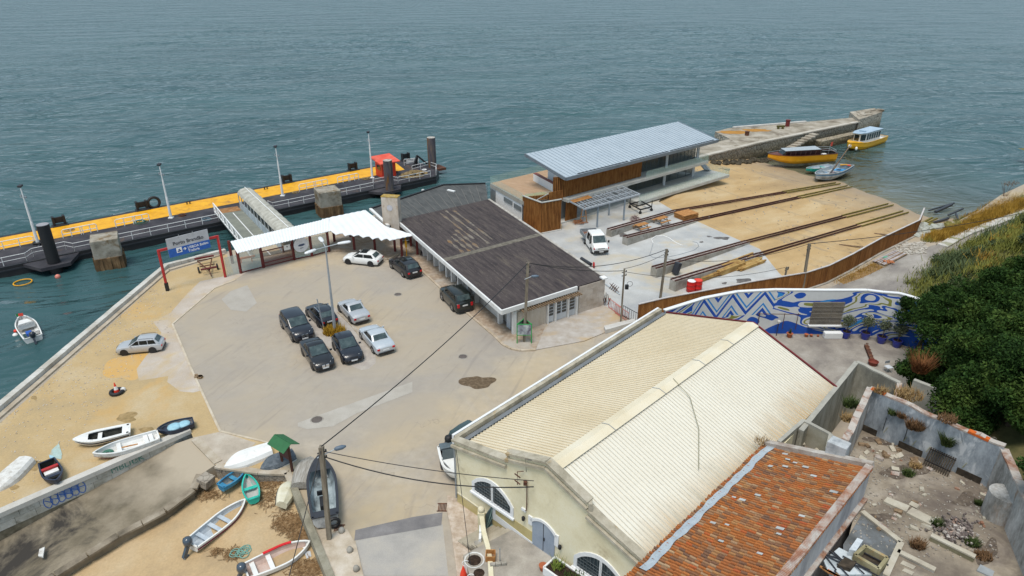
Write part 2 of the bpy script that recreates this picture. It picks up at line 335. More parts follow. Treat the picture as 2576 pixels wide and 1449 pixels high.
# pavement along the warehouse with pale cobbles
setting(MB().prism([V(-3.3,32.6,0),G('b4',540,770),G('b4',535,900),G('b4',575,1100),G('b4',620,1449),G('b4',640,1600),G('b4',950,1600),G('b4',860,1300),G('b4',800,1060),V(-1.6,30.9,0)],-.1,.12),'side_pavement',mat('pale_cobbles',(.47,.38,.3),(.36,.28,.21),(.58,.51,.44),scale=3,fine=40,rough=.95,bump=.6,bscale=16))
setting(MB().prism([G('b3',1480,1090),G('b3',1620,1060),G('b3',1700,1200),G('b3',1760,1449),G('b3',1800,1700),G('b3',1560,1700),G('b3',1480,1449),G('b3',1400,1190)],-.1,.1),'front_pavement',mat('pale_mortar',(.5,.43,.34),(.38,.31,.23),(.6,.54,.47),scale=.9,fine=20,rough=.95,bump=.3,spot=(.36,.26,.15),spot_scale=.5,spot_th=.6))
# boatyard concrete
yard=[G('z7',1700,760),G('z7',1340,300),V(3.6,79.5,0),V(6.3,81,0),V(6.5,84,0),V(15,91.5,0),V(20.7,92.4,0)]+E[1:]+[G('z6',1640,690),G('z6',1100,800),G('z6',540,905),V(11.7,56.2,0),V(8.9,59.8,0)]
yc=mat('yard_concrete',(.43,.43,.42),(.34,.35,.36),(.53,.54,.54),scale=.22,fine=8,rough=.9,bump=.12,spot=(.5,.42,.29),spot_scale=.13,spot_th=.58,spot_w=.09)
setting(MB().sheet(yard,.006),'yard_concrete',yc)
dk=mat('oily_stain',(.13,.12,.115),(.2,.19,.18),(.08,.075,.075),scale=2,rough=.75)
for x,y,rx,ry,s in [(1240,332,60,14,21),(1130,318,22,6,22),(1440,700,85,24,23),(1065,365,22,6,24),(400,305,40,14,26),(1260,715,25,8,27)]:blob('z6',x,y,rx,ry,.011,'oily_stain',dk,s)
sb=mat('beach_grass_stain',(.45,.3,.12),(.4,.26,.1),(.5,.36,.18),scale=2,rough=.95)
# manhole covers and drains
for k,x,y,r,lab in [('b3',1363,122,.4,'round iron manhole cover in the pale trench patch'),('z8',1688,569,.33,'round iron manhole cover in front of the black off-roader'),('b8',308,433,.34,'round iron manhole cover near the brown dirt stain')]:
 t=thing('manhole_cover',lab,'manhole cover',G(k,x,y),group='manhole covers in the plaza')
 MB().cyl((0,0,-.02),r,.036,24).build('lid',mat('cast_iron',(.13,.11,.1),rough=.7,bump=.6,bscale=60),t,world=False)
 MB().ring((0,0,.012),r+.05,.03,24).build('collar',M['conc'],t,world=False)
for k,x,y,lab in [('b4',495,868,'square drain grate beside the warehouse pavement'),('b3',1548,1052,'square drain grate at the foot of the near utility pole')]:
 p=G(k,x,y);mb=MB()
 for i in range(6):mb.box((p.x-.22+.088*i,p.y,.02),(.05,.6,.03))
 mb.box((p.x,p.y+.32,.018),(.62,.06,.04)).box((p.x,p.y-.32,.018),(.62,.06,.04))
 one(mb,'drain_grate',M['rust'],lab,'drain grate','drain grates')
 # ---- right-hand beach
sand,nt,pr=newmat('beach_sand')
vec=_map(nt);g=nt.nodes.new('ShaderNodeNewGeometry');sx=nt.nodes.new('ShaderNodeSeparateXYZ');nt.links.new(g.outputs['Position'],sx.inputs[0])
n1=_noise(nt,_map(nt,(.35,1,1),(0,0,-.7)),.22,6,.65)
dry=_ramp(nt,n1,[(.3,(.34,.225,.105)),(.5,(.46,.31,.145)),(.68,(.53,.4,.23))])
n2=_noise(nt,_map(nt,(.12,.6,1),(0,0,.9)),.5,7,.7,.8)
dry=_mix(nt,_ramp(nt,n2,[(.55,(0,0,0)),(.68,(.85,.85,.85))]),dry,(.26,.205,.145))
hz=_math(nt,'ADD',sx.outputs['Z'],_math(nt,'MULTIPLY',_noise(nt,vec,.4,4),.5))
wetf=_ramp(nt,_math(nt,'MULTIPLY_ADD',hz,.4),[(0,(1,1,1)),(1,(0,0,0))])
mr=nt.nodes.new('ShaderNodeMapRange');mr.inputs[1].default_value=-2.45;mr.inputs[2].default_value=-1.2;mr.inputs[3].default_value=1;mr.inputs[4].default_value=0;nt.links.new(hz,mr.inputs[0])
col=_mix(nt,mr.outputs[0],dry,(.3,.225,.15))
nt.links.new(_mix(nt,.3,col,_ramp(nt,_noise(nt,vec,9,4,.7),[(.3,(.3,.3,.3)),(.7,(.72,.72,.72))]),'OVERLAY'),pr.inputs['Base Color'])
rr=nt.nodes.new('ShaderNodeMapRange');rr.inputs[1].default_value=-2.5;rr.inputs[2].default_value=-1.5;rr.inputs[3].default_value=.35;rr.inputs[4].default_value=.95;nt.links.new(hz,rr.inputs[0]);nt.links.new(rr.outputs[0],pr.inputs['Roughness'])
bn=nt.nodes.new('ShaderNodeBump');bn.inputs['Strength'].default_value=.35;bn.inputs['Distance'].default_value=.12
nt.links.new(_noise(nt,vec,2.2,6,.7),bn.inputs['Height']);nt.links.new(bn.outputs[0],pr.inputs['Normal'])
xs=list(np.linspace(14,92,105));ys=list(np.linspace(62,146,112))
setting(grid(xs,ys,lambda x,y:beach_z(x,y)-.012+.035*vnoise(x,y,.35),lambda x,y:not seaside(x,y)),'beach',sand,smooth=True)
# ---- lower slip beach at the left
def lowz(x,y):
 d=(x+13.9)*-.75+(y-33.8)*-.45
 return-.58-.13*max(0,d)+.05*vnoise(x,y,.5,3)
sandL=mat('slip_sand',(.46,.33,.185),(.38,.275,.16),(.5,.38,.235),scale=.35,fine=7,rough=.95,bump=.3,bscale=5,spot=(.36,.28,.18),spot_scale=.14,spot_th=.6,spot_w=.15)
setting(grid(list(np.linspace(-60,-3,90)),list(np.linspace(8,36.5,60)),lowz,lambda x,y:y<36.2),'slip_beach',sandL,smooth=True)
rr=random.Random(91);mb=MB();mst=MB()
for i in range(1500):
 z0=rr.choice((-.55,-1.1,-1.7,-2.1));x,y=rr.uniform(22,62),rr.uniform(66,122)
 if seaside(x,y) or abs(beach_z(x,y)-z0)>.16:continue
 a=rr.uniform(-.9,.5)-.7;l=rr.uniform(.1,.35);d=V(math.cos(a),math.sin(a),0)*l;n=V(-math.sin(a),math.cos(a),0)*.035;p=V(x,y,beach_z(x,y)+.05+.035*vnoise(x,y,.35));mb.quad(p-d-n,p+d-n,p+d+n,p-d+n)
for i in range(260):
 x,y=rr.uniform(24,60),rr.uniform(66,118)
 if seaside(x,y) or beach_z(x,y)>-.1:continue
 s_=rr.uniform(.05,.14);mst.box((x,y,beach_z(x,y)+.035*vnoise(x,y,.35)+.02),(s_*1.5,s_,s_*.8),rz=rr.uniform(0,3))
tag(mb.build('tide_litter',M['wood']),'thin lines of dark weed and twigs left on the beach by the tide','tide litter',kind='stuff');tag(mst.build('beach_pebbles',M['conc']),'small stones scattered over the beach','pebbles',kind='stuff')
mb=MB()
for i in range(900):
 u,v=rr.random(),rr.random()**1.6;p=lerp(lerp(G('b1',0,1340),G('b1',1420,180),u),lerp(G('b2',100,860),G('b1',1500,600),u),v);s_=rr.uniform(.02,.07);mb.box((p.x,p.y,.015),(s_*1.8,s_,s_*.7),rz=rr.uniform(0,3))
tag(mb.build('quay_pebbles',mat('quay_pebble',(.5,.44,.36),(.24,.18,.12),(.62,.58,.52),scale=3)),'pale stones and bits scattered on the quay sand','pebbles',kind='stuff')
# ---- water
wx=list(np.linspace(-190,230,300));wy=list(np.linspace(36,200,150))+list(np.linspace(202,470,150))
wx=[-6000,-1500,-450]+wx+[450,1500,6000];wy=[-200]+wy+[560,900,2500,9000]
rw_=np.random.default_rng(3);WAVES=[]
for i in range(34):
 lam=2.6*1.095**i;ang=R(72)+rw_.normal()*.8;WAVES.append((math.cos(ang)*6.283/lam,math.sin(ang)*6.283/lam,rw_.uniform(0,6.28),.0135*lam**.36))
def wavez(x,y):
 if not (-190<x<230 and 36<y<470):return WL
 f=1.0
 if x>20 and not seaside(x,y):f=min(1,max(.06,(WL-beach_z(x,y))/3.5))
 elif y<60+.75*(x+60) and x<0:f=.5
 e=min(1,(470-y)/60,(x+190)/20,(230-x)/20)
 gust=.75+.5*math.sin(x*.031+1.3*math.sin(y*.02))*math.cos(y*.027-x*.011)
 return WL+f*e*gust*sum(a*math.sin(kx*x+ky*y+p) for kx,ky,p,a in WAVES)
mbw=grid(wx,wy,wavez)
wm,nt,pr=newmat('sea_water');out=nt.nodes['Material Output'];nt.nodes.remove(pr)
vecw=_map(nt,(.55,1,1),(0,0,R(-14)))
at=nt.nodes.new('ShaderNodeAttribute');at.attribute_name='depth'
big=_noise(nt,_map(nt,(.3,1,1),(0,0,R(-10))),.035,4,.55)
body=_ramp(nt,big,[(.3,(.025,.07,.077)),(.7,(.046,.105,.11))])
shal=_ramp(nt,at.outputs['Fac'],[(0,(.18,.17,.12)),(.12,(.09,.13,.11)),(.5,(.02,.07,.07))])
dm=nt.nodes.new('ShaderNodeMapRange');dm.inputs[1].default_value=.0;dm.inputs[2].default_value=3;nt.links.new(at.outputs['Fac'],dm.inputs[0])
body=_mix(nt,dm.outputs[0],(.085,.125,.105),body)
df=nt.nodes.new('ShaderNodeBsdfDiffuse');nt.links.new(body,df.inputs[0])
tr=nt.nodes.new('ShaderNodeBsdfTransparent');tr.inputs[0].default_value=(.75,.86,.84,1)
al=nt.nodes.new('ShaderNodeMapRange');al.inputs[1].default_value=0;al.inputs[2].default_value=2.5;al.inputs[3].default_value=.06;al.inputs[4].default_value=1;nt.links.new(at.outputs['Fac'],al.inputs[0])
m1=nt.nodes.new('ShaderNodeMixShader');nt.links.new(al.outputs[0],m1.inputs[0]);nt.links.new(tr.outputs[0],m1.inputs[1]);nt.links.new(df.outputs[0],m1.inputs[2])
b1=nt.nodes.new('ShaderNodeBump');b1.inputs['Strength'].default_value=.5;b1.inputs['Distance'].default_value=.8;nt.links.new(_noise(nt,vecw,.16,7,.68,.5),b1.inputs['Height'])
b2=nt.nodes.new('ShaderNodeBump');b2.inputs['Strength'].default_value=.4;b2.inputs['Distance'].default_value=.12;nt.links.new(_noise(nt,vecw,.9,6,.65,.4),b2.inputs['Height']);nt.links.new(b1.outputs[0],b2.inputs['Normal'])
b0=nt.nodes.new('ShaderNodeBump');b0.inputs['Strength'].default_value=.9;b0.inputs['Distance'].default_value=2.6;nt.links.new(_noise(nt,vecw,.06,4,.7,.6),b0.inputs['Height']);nt.links.new(b0.outputs[0],b1.inputs['Normal'])
gl=nt.nodes.new('ShaderNodeBsdfGlossy');gl.inputs['Roughness'].default_value=.07;nt.links.new(b2.outputs[0],gl.inputs['Normal'])
fr=nt.nodes.new('ShaderNodeFresnel');fr.inputs[0].default_value=1.33;nt.links.new(b2.outputs[0],fr.inputs['Normal'])
m2=nt.nodes.new('ShaderNodeMixShader');nt.links.new(fr.outputs[0],m2.inputs[0]);nt.links.new(m1.outputs[0],m2.inputs[1]);nt.links.new(gl.outputs[0],m2.inputs[2]);nt.links.new(m2.outputs[0],out.inputs[0])
wo=setting(mbw,'water',wm,smooth=True)
at_=wo.data.attributes.new('depth','FLOAT','POINT')
at_.data.foreach_set('value',[max(0.0,WL-beach_z(x,y)) if (10<x<170 and 60<y<170 and not seaside(x,y-1)) else 9.0 for x,y,z in mbw.v])
# ================================================================== WATERFRONT
deckm=mat('grey_deck',(.048,.046,.054),(.03,.029,.035),(.075,.07,.076),scale=.5,fine=12,rough=.85,spot=(.14,.09,.06),spot_scale=.35,spot_th=.66)
hullm=mat('black_hull',(.014,.014,.017),(.01,.01,.012),(.03,.026,.024),scale=.8,rough=.6)
conc_old=mat('old_concrete',(.3,.27,.22),(.17,.15,.12),(.4,.37,.32),scale=1.0,fine=9,rough=.95,bump=.4,bscale=6,spot=(.16,.1,.04),spot_scale=.7,spot_th=.6)
PA=V(-58.8,71.9,0);pu=V(.7738,.6334,0).normalized();pw=V(-pu.y,pu.x,0)
PZ=-1.3
def PT(s,w_,z=PZ):q=PA+pu*s+pw*w_;return V(q.x,q.y,z)
SE=59.8
pon=thing('ferry_pontoon','long black ferry pontoon with a yellow boarding strip floating along the quay','pontoon',PT(20,6,WL))
MB().prism([PT(-22,0),PT(SE,0),PT(62.2,2.8),PT(62.6,8),PT(61.6,12.3),PT(-22,12.3)],WL-.6,PZ).build('hull',hullm,pon)
MB().prism([PT(-22,.25),PT(SE-.3,.25),PT(61.9,3),PT(62.3,8),PT(61.3,12.0),PT(-22,12.0)],PZ-.02,PZ+.01).build('deck',deckm,pon)
MB().prism([PT(-22,6.8),PT(48.2,6.8),PT(57.9,6.8),PT(59.0,11.5),PT(-22,11.5)],PZ,PZ+.03).build('boarding_strip',M['yellow'],pon)
MB().beam(PT(-22,0,PZ-.45),PT(SE,0,PZ-.45),.12,.18).build('rubbing_strake',M['dark'],pon)
def rail(pts,h,parent,posts=2.2,mid=True,name='railing',m=M['white'],r=.035):
 mb=MB();up=V(0,0,h)
 mb.tube([p+up for p in pts],r,6)
 if mid:mb.tube([p+up*.52 for p in pts],r*.8,6)
 for a,b in zip(pts,pts[1:]):
  n=max(1,round((b-a).length/posts))
  for i in range(n+1):q=lerp(a,b,i/n);mb.tube([q,q+up],r,6)
 return mb.build(name,m,parent)
 # quay-side railing, stepping round the piles
rail([PT(-20,.3),PT(2.7,.3),PT(3.5,1.5),PT(6.9,1.6),PT(7.6,.3),PT(24.8,.3),PT(25.2,3.2)],1.05,pon)
rail([PT(32.2,1.6),PT(32.4,.3),PT(48.4,.3)],1.05,pon)
rail([PT(48.4,.3),PT(49.2,1.8),PT(52.0,1.8),PT(52.8,.3),PT(58.9,.3)],1.05,pon)
rail([PT(60.2,.6),PT(62.0,3.2),PT(61.9,5.4),PT(58.2,4.8)],1.05,pon)
rail([PT(59.3,9.2),PT(62.0,8.8)],1.05,pon)
for a,b in ((-3.4,4.2),(7.3,11.2),(13.4,17.5),(38.9,43.6),(45.3,49.0)):
 mb=MB();
 ends=[PT(a,6.3),PT(b,6.3)]
 mb.tube([ends[0],ends[0]+V(0,0,.95),lerp(*ends,.04)+V(0,0,1.1),lerp(*ends,.96)+V(0,0,1.1),ends[1]+V(0,0,.95),ends[1]],.055,6)
 mb.tube([ends[0]+V(0,0,.5),ends[1]+V(0,0,.5)],.045,6)
 for t in (.25,.52,.58,.8):q=lerp(*ends,t);mb.tube([q,q+V(0,0,1.1)],.05,6)
 mb.build('barrier',M['white'],pon)
for s in (7.8,18.0,39.4,51.0,61.4):
 mb=MB()
 for d in (-.62,.62):mb.box(PT(s+d,12.2,PZ+.55),(.3,.7,1.5),rz=math.atan2(pu.y,pu.x))
 mb.box(PT(s,12.25,PZ+.75),(1.5,.3,.8),rz=math.atan2(pu.y,pu.x));mb.box(PT(s,12.0,PZ+.08),(1.9,1.2,.14),rz=math.atan2(pu.y,pu.x))
 mb.build('fender',M['black'],pon,bevel=.05)
for s in (23.8,35.3):
 mb=MB();mb.cyl(PT(s-.2,10.6,PZ),.09,.38,10).cyl(PT(s+.2,10.6,PZ),.09,.38,10).beam(PT(s-.45,10.6,PZ+.4),PT(s+.45,10.6,PZ+.4),.16,.12)
 mb.build('mooring_bitt',M['dark'],pon)
for s,w0 in ((5.2,-2.9),(50.3,-2.2)):
 mb=MB();mb.prism([PT(s-3,0),PT(s-1.6,w0),PT(s+1.4,w0),PT(s+2.8,0)],PZ-.5,PZ-.1);mb.build('pile_bracket',deckm,pon)
mb=MB();q=PT(SE+.6,10.6)
mb.prism([PT(60.6,4.0),PT(64.4,3.8),PT(64.6,6.4),PT(60.6,6.6)],PZ-.5,PZ-.1);mb.build('pile_bracket',M['rust'],pon)
mb=MB()
for a,b in ((PT(59.6,6.9),PT(60.8,7.2,PZ+1.9)),(PT(60.8,7.2,PZ+1.9),PT(62.4,6.4,PZ+.2)),(PT(60.9,7.3,PZ+1.9),PT(60.7,7.5,PZ))):mb.beam(a,b,.28)
mb.build('ramp_frame',M['black'],pon)
for s,w0 in ((-2.6,6.36),(59.7,9.1)):MB().panel(PT(s,w0,PZ+.25),PT(s+2.4,w0,PZ+.25),PT(s+2.4,w0,PZ+.95),PT(s,w0,PZ+.95),.03).build('barrier_board',M['white'],pon)
LMN='slim white lamp mast on the pontoon, '
for s,lab in ((4.5,LMN+'leftmost of the four'),(20.1,LMN+'left of the gangway'),(36,LMN+'just right of the gangway'),(51.2,LMN+'beside the red kiosk')):
 p=PT(s,5.8);t=thing('lamp_mast',lab,'lamp mast',p,group='white lamp masts on the pontoon')
 L=lambda mb,n,m,**k:mb.build(n,m,t,world=False,**k)
 L(MB().tube([(0,0,.1),(0,0,2.9),(0,0,2.95),(0,0,5.2),(0,0,5.5),(0,0,7.3)],[.2,.15,.13,.11,.08,.06],8),'pole',M['white'])
 L(MB().box((0,0,.06),(.6,.6,.12)),'base_plate',M['white'])
 L(MB().box((-.05,.1,7.5),(.42,.5,.2),rx=.2).tube([(0,0,7.25),(0,.05,7.45)],.04),'lamp_head',M['dark'])
 L(MB().ring((0,0,6.2),.26,.03,12,5).box((.27,0,6.1),(.14,.14,.24)).box((-.27,0,6.3),(.14,.14,.2)),'spotlight_bracket',M['grey'])
 # kiosk
t=thing('kiosk','small orange-red kiosk with a sloping pink-red roof on the pontoon','kiosk',PT(53.6,5.7))
kc=[PT(52.4,4.6),PT(54.9,4.5),PT(55.0,6.9),PT(52.5,6.9)]
MB().prism(kc,PZ,PZ+2.4).build('cabin',M['orange'],t)
MB().prism([PT(51.8,3.9),PT(55.5,3.9),PT(55.6,7.5),PT(51.9,7.5)],[PZ+2.42,PZ+2.42,PZ+2.95,PZ+2.95],[PZ+2.55,PZ+2.55,PZ+3.1,PZ+3.1]).build('roof',mat('faded_red_roof',(.7,.11,.07),(.6,.06,.04),(.78,.2,.14),scale=.8,rough=.7),t)
for a,b in ((0,1),(3,0),(1,2)):
 p,q=kc[a],kc[b];n=(q-p).cross(V(0,0,1)).normalized()
 f=lambda tt,z:lerp(p,q,tt)+V(0,0,z)
 MB().panel(f(.22,1.2),f(.78,1.2),f(.78,1.95),f(.22,1.95),.02).build('window',M['glass'],t)
MB().panel(lerp(kc[0],kc[1],.3)+V(0,0,.1),lerp(kc[0],kc[1],.62)+V(0,0,.1),lerp(kc[0],kc[1],.62)+V(0,0,1.0),lerp(kc[0],kc[1],.3)+V(0,0,1.0),.03).build('lower_door',M['red'],t)
# rope heaps and tyres left on the deck
def coil(s,w0,r,n,m,lab,seed,z=PZ+.01):
 rr=random.Random(seed);p=PT(s,w0,z) if not isinstance(s,Vector) else s;mb=MB()
 for i in range(n):
  a=rr.uniform(.35,1)*r;mb.ring((p.x+rr.uniform(-.25,.25)*r,p.y+rr.uniform(-.25,.25)*r,p.z+.05+.02*i),a,.035,16,5)
 return one(mb,'rope_coil',m,lab,'rope','rope coils left about')
ropem=mat('tan_rope',(.3,.22,.11),(.2,.14,.07),(.4,.31,.18),scale=9,rough=.95)
grn=flat('green_rope',(.06,.16,.12),.9)
coil(8.4,9.2,.8,4,ropem,'tan rope coil on the yellow strip beside the far-left fender',1)
coil(16.4,6.7,.85,5,grn,'green rope coil under the barrier left of the second lamp mast',2)
coil(21.6,5.9,.6,5,M['rust'],'brown rope coil at the foot of the lamp mast left of the gangway',3)
coil(38.0,6.0,.55,5,ropem,'tan rope coil at the foot of the lamp mast right of the gangway',4)
coil(50.0,5.9,.7,6,ropem,'pale tan rope coil at the end of the barrier left of the kiosk',5)
coil(23.6,1.9,.7,4,flat('blue_grey_rope',(.1,.16,.2),.9),'blue-grey rope coil on the deck just left of the gangway foot',6)
coil(56.0,6.4,.5,5,M['rust'],'small brown rope coil right beside the red kiosk',7)
coil(60.4,4.4,.4,4,M['white'],'white rope coil at the right end of the pontoon',8)
rr=random.Random(5);mb=MB()
for i in range(70):
 a=rr.uniform(0,6.28);d=rr.random()**.6;q=PT(57.2+math.cos(a)*d*2.3,2.9+math.sin(a)*d*1.5,PZ+.1+.85*(1-d)*rr.uniform(.5,1))
 mb.ring(q,rr.uniform(.2,.5),.05,10,4)
one(mb,'net_heap',ropem,'big tangled heap of tan rope and netting at the right end of the pontoon','net heap')
def tyre(loc,r=.55,tw=.17,lab='',axis='Z',tilt=None,grp='old tyres'):
 o=one(MB().ring((0,0,0),r,tw,20,8,axis=axis),'tyre',M['black'],lab,'tyre',grp,world=False,smooth=True);o.location=loc;return o
tyre(PT(19.6,12.1,PZ+.75),.75,.2,'upright black tyre beside the fender left of the second lamp mast','Y').rotation_euler=(0,0,math.atan2(pu.y,pu.x))
tyre(PT(4.6,6.0,PZ+.2),.5,.18,'flat black tyre at the end of the leftmost white barrier')
# piles
def pile(p,r,z1,m,lab,capm,dark=None):
 t=thing('mooring_pile',lab,'mooring pile',(p.x,p.y,WL),group='steel mooring piles')
 MB().cyl((p.x,p.y,WL-1),r,z1-WL+1,24).build('shaft',m,t,smooth=False)
 MB().cyl((p.x,p.y,z1),r*.96,.06,24).build('pile_cap',capm,t)
rustpile=mat('rusty_pile',(.1,.09,.1),(.05,.045,.05),(.2,.15,.1),scale=1.6,stretch=(1.5,1.5,.25),rough=.85,bump=.2,spot=(.2,.09,.02),spot_scale=1.0,spot_th=.58)
capw=mat('guano_cap',(.4,.38,.35),(.2,.12,.07),(.6,.58,.55),scale=3,rough=.95)
pile(PT(5.1,-1.8),.66,3.3,M['black'],'smooth black steel pile standing at the left of the pontoon',flat('grey_cap',(.3,.3,.32),.7))
pile(PT(50.3,-1.3),.7,3.2,rustpile,'rust-streaked steel pile in front of the red kiosk',capw)
pile(PT(62.5,5.2),.72,3.8,rustpile,'rusty steel pile at the far right end of the pontoon',capw)
# concrete dolphins on sheet piling
def dolphin(c,lab,d=3.2,ztop=1.3,ang=.46,sk=1.0):
 t=thing('concrete_dolphin',lab,'mooring block',(c.x,c.y,WL),group='concrete mooring blocks')
 MB().box((c.x,c.y,ztop-1.55),(d,d*sk,3.1),rz=ang).build('block',conc_old,t,bevel=.06)
 mb=MB();M3=Matrix.Rotation(ang,3,'Z')
 for sx_,sy_ in ((1,0),(-1,0),(0,1),(0,-1)):
  for i in range(7):
   u=(-.5+(i+.5)/7)*d*1.04;o=d*.53*(1 if i % 2 else .93)
   q=V(sx_*o+(u if sx_==0 else 0),(sy_*o+(u if sy_==0 else 0))*sk,0);q=M3 @ q
   mb.box((c.x+q.x,c.y+q.y,WL+.2),(d/7*.98,.2,2.6) if sx_==0 else (.2,d/7*.98*sk,2.6),rz=ang)
 mb.build('sheet_piling',mat('tidal_piling',(.15,.09,.045),(.06,.045,.03),(.26,.17,.09),scale=1.5,stretch=(1,1,.4),rough=.95,bump=.4),t)
dolphin(V(-48.2,75.5,0),'square concrete mooring block behind the blue and white sign',2.9,1.2,.49)
dolphin(V(-26.5,94.5,0),'square concrete mooring block between gangway and rusty pile',3.1,1.2,.5)
# gangway: open ramp beside a covered walkway
GA,GB=V(-27.2,72.9,.05),V(-39.3,92.2,PZ+.35)
gd=(GB-GA);gdn=V(gd.x,gd.y,0).normalized();gr=V(gdn.y,-gdn.x,0)
def GP(t,r,z=0):q=lerp(GA,GB,t)+gr*r;return V(q.x,q.y,q.z+z)
t=thing('gangway','grey gangway with a covered walkway sloping from the quay to the pontoon','gangway',GA)
mb=MB();mb.add([GP(0,-2.6),GP(0,2.5),GP(1,2.5),GP(1,-2.6),GP(0,-2.6,-.35),GP(0,2.5,-.35),GP(1,2.5,-.35),GP(1,-2.6,-.35)],[(0,1,2,3),(7,6,5,4),(0,4,5,1),(1,5,6,2),(2,6,7,3),(3,7,4,0)])
mb.build('ramp',mat('green_grey_deck',(.2,.21,.18),(.16,.17,.15),(.25,.26,.22),scale=.8,rough=.9),t)
MB().add([GP(.93,-2.5,.02),GP(.93,.6,.02),GP(1.04,.6,.03),GP(1.04,-2.5,.03)],[(0,1,2,3)]).build('rusty_flap',mat('rusty_flap',(.3,.15,.06),(.2,.09,.04),(.4,.24,.13),scale=1.5,rough=.9),t)
MB().panel(GP(0,-.7,.03),GP(.9,-.7,.03),GP(.9,-.58,.03),GP(0,-.58,.03),-.012).build('lane_line',M['white'],t)
def truss(r,h,name,n=16):
 mb=MB()
 for z in (.1,h):mb.beam(GP(0,r,z),GP(1,r,z),.12)
 for i in range(n+1):
  a=i/n;mb.beam(GP(a,r,.1),GP(a,r,h),.07)
  if i<n:mb.beam(GP(a,r,.1 if i % 2 else h),GP(a+1/n,r,h if i % 2 else .1),.06)
 mb.build(name,M['white'],t)
truss(-2.65,1.25,'side_truss');truss(2.9,1.25,'side_truss')
mb=MB()
mb.panel(GP(0,.75,.02),GP(.98,.75,.02),GP(.98,.75,1.1),GP(0,.75,1.1),.06)
mb.build('side_panel',mat('pale_panel',(.42,.48,.52),(.36,.42,.46),(.5,.56,.6),scale=.7,rough=.7),t)
mb=MB()
for i in range(13):
 a=.98*i/12;
 for r in (.75,2.9):mb.beam(GP(a,r,0),GP(a,r,2.2),.09)
 mb.tube([GP(a,.75,2.15),GP(a,1.2,2.62),GP(a,1.82,2.78),GP(a,2.45,2.62),GP(a,2.9,2.15)],.045,5)
mb.build('walkway_frame',M['steel'],t)
mb=MB();n=44;prof=[(.68,2.1),(.85,2.45),(1.2,2.68),(1.82,2.84),(2.45,2.68),(2.8,2.45),(2.98,2.1)]
vs=[];fs=[]
for i in range(n+1):
 a=.99*i/n;bulge=.05*abs(math.sin(i*math.pi/4*1.0))
 for j,(r,z) in enumerate(prof):vs.append(GP(a,1.82+(r-1.82)*(1+bulge*.4),z+bulge-.02*(j % 2)))
k=len(prof)
for i in range(n):
 for j in range(k-1):fs.append((i*k+j,i*k+j+1,(i+1)*k+j+1,(i+1)*k+j))
mb.add(vs,fs);mb.build('canvas_cover',mat('grey_canvas',(.4,.39,.34),(.3,.29,.25),(.5,.49,.44),scale=1.2,rough=.9),t)
MB().beam(GP(0,1.82,2.9),GP(.99,1.82,2.9),.09,.04).build('cover_strap',M['white'],t)
mb=MB();mb.add([GP(0,2.85,1.1),GP(.98,2.85,1.1),GP(.98,2.85,2.05),GP(0,2.85,2.05)],[(0,1,2,3)])
mb.build('far_side_screen',mat('maroon_mesh',(.12,.03,.025),rough=.8),t)
# parapet of pale blocks along the quay
def parapet(a,b,w_,h,lab,n,m,off):
 d=(b-a).normalized();nn=V(-d.y,d.x,0)
 mb=MB();rr=random.Random(2)
 for i in range(n):
  p,q=lerp(a,b,(i+.012)/n),lerp(a,b,(i+.988)/n);hh=h+rr.uniform(-.015,.015)
  mb.beam(p+nn*off+V(0,0,hh/2),q+nn*off+V(0,0,hh/2),w_,hh)
 return one(mb,'parapet_wall',m,lab,'wall',bevel=.02)
blk=mat('pale_block',(.5,.48,.44),(.4,.37,.32),(.58,.57,.54),scale=.7,fine=12,rough=.93,bump=.15,spot=(.22,.19,.15),spot_scale=.8,spot_th=.68,island=None)
parapet(Q0,Q1+qd*.1,.55,.5,'long low parapet of pale stone blocks along the left quay edge',44,blk,-.3)
q2=Q2-(Q2-Q1).normalized()*.2
parapet(Q1,q2,.5,.5,'short pale parapet behind the rusty boat trailer',8,blk,-.28)
cm=mat('coping_stone',(.42,.36,.28),(.33,.27,.2),(.5,.45,.38),scale=1,rough=.95)
mb=MB();mb.beam(Q0+V(.95,-.1,.05),Q1+V(.75,-.75,.05),.42,.2);mb.beam(Q1+V(.75,-.75,.05),Q2+V(0,-.8,.05),.42,.2)
setting(mb,'quay_kerb',cm)
# portal sign
t=thing('portal_sign','red portal frame carrying the grey and blue harbour name board','sign',G('b1',1425,295))
a,b=G('b1',1425,295),G('z1',1915,1388)
for p,h in ((a,4.5),(b,4.75)):
 MB().beam(p,p+V(0,0,h),.2,.2).build('post',M['red'],t)
MB().beam(a+V(0,0,0),a+V(0,0,.9),.28,.28).build('post_sleeve',M['black'],t)
d=(b-a).normalized();nn=V(d.y,-d.x,0)
MB().beam(a+V(0,0,4.4),b+V(0,0,4.65),.2,.22).build('crossbeam',M['red'],t)
ba,bb=lerp(a,b,.145)+nn*.16,lerp(a,b,.845)+nn*.16
def BD(u,z):q=lerp(ba,bb,u);return V(q.x,q.y,z)
sl=.22
def BZ(u,z):return BD(u,z+sl*u)
MB().panel(BZ(0,3.5),BZ(1,3.5),BZ(1,5.5),BZ(0,5.5),.07).build('board',mat('grey_sheet',(.42,.43,.46),(.37,.38,.4),(.48,.49,.52),scale=1,rough=.6),t)
bl=MB().panel(BZ(0,3.5)+nn*.072,BZ(1,3.5)+nn*.072,BZ(1,4.38)+nn*.072,BZ(0,4.38)+nn*.072,.01).build('blue_band',flat('sign_blue',(.015,.1,.4),.5),t)
for u in (.3,.63):MB().tube([BZ(u,5.3)+nn*.1,BZ(u,5.75)+nn*.35],.025).build('lamp_arm',M['steel'],t)
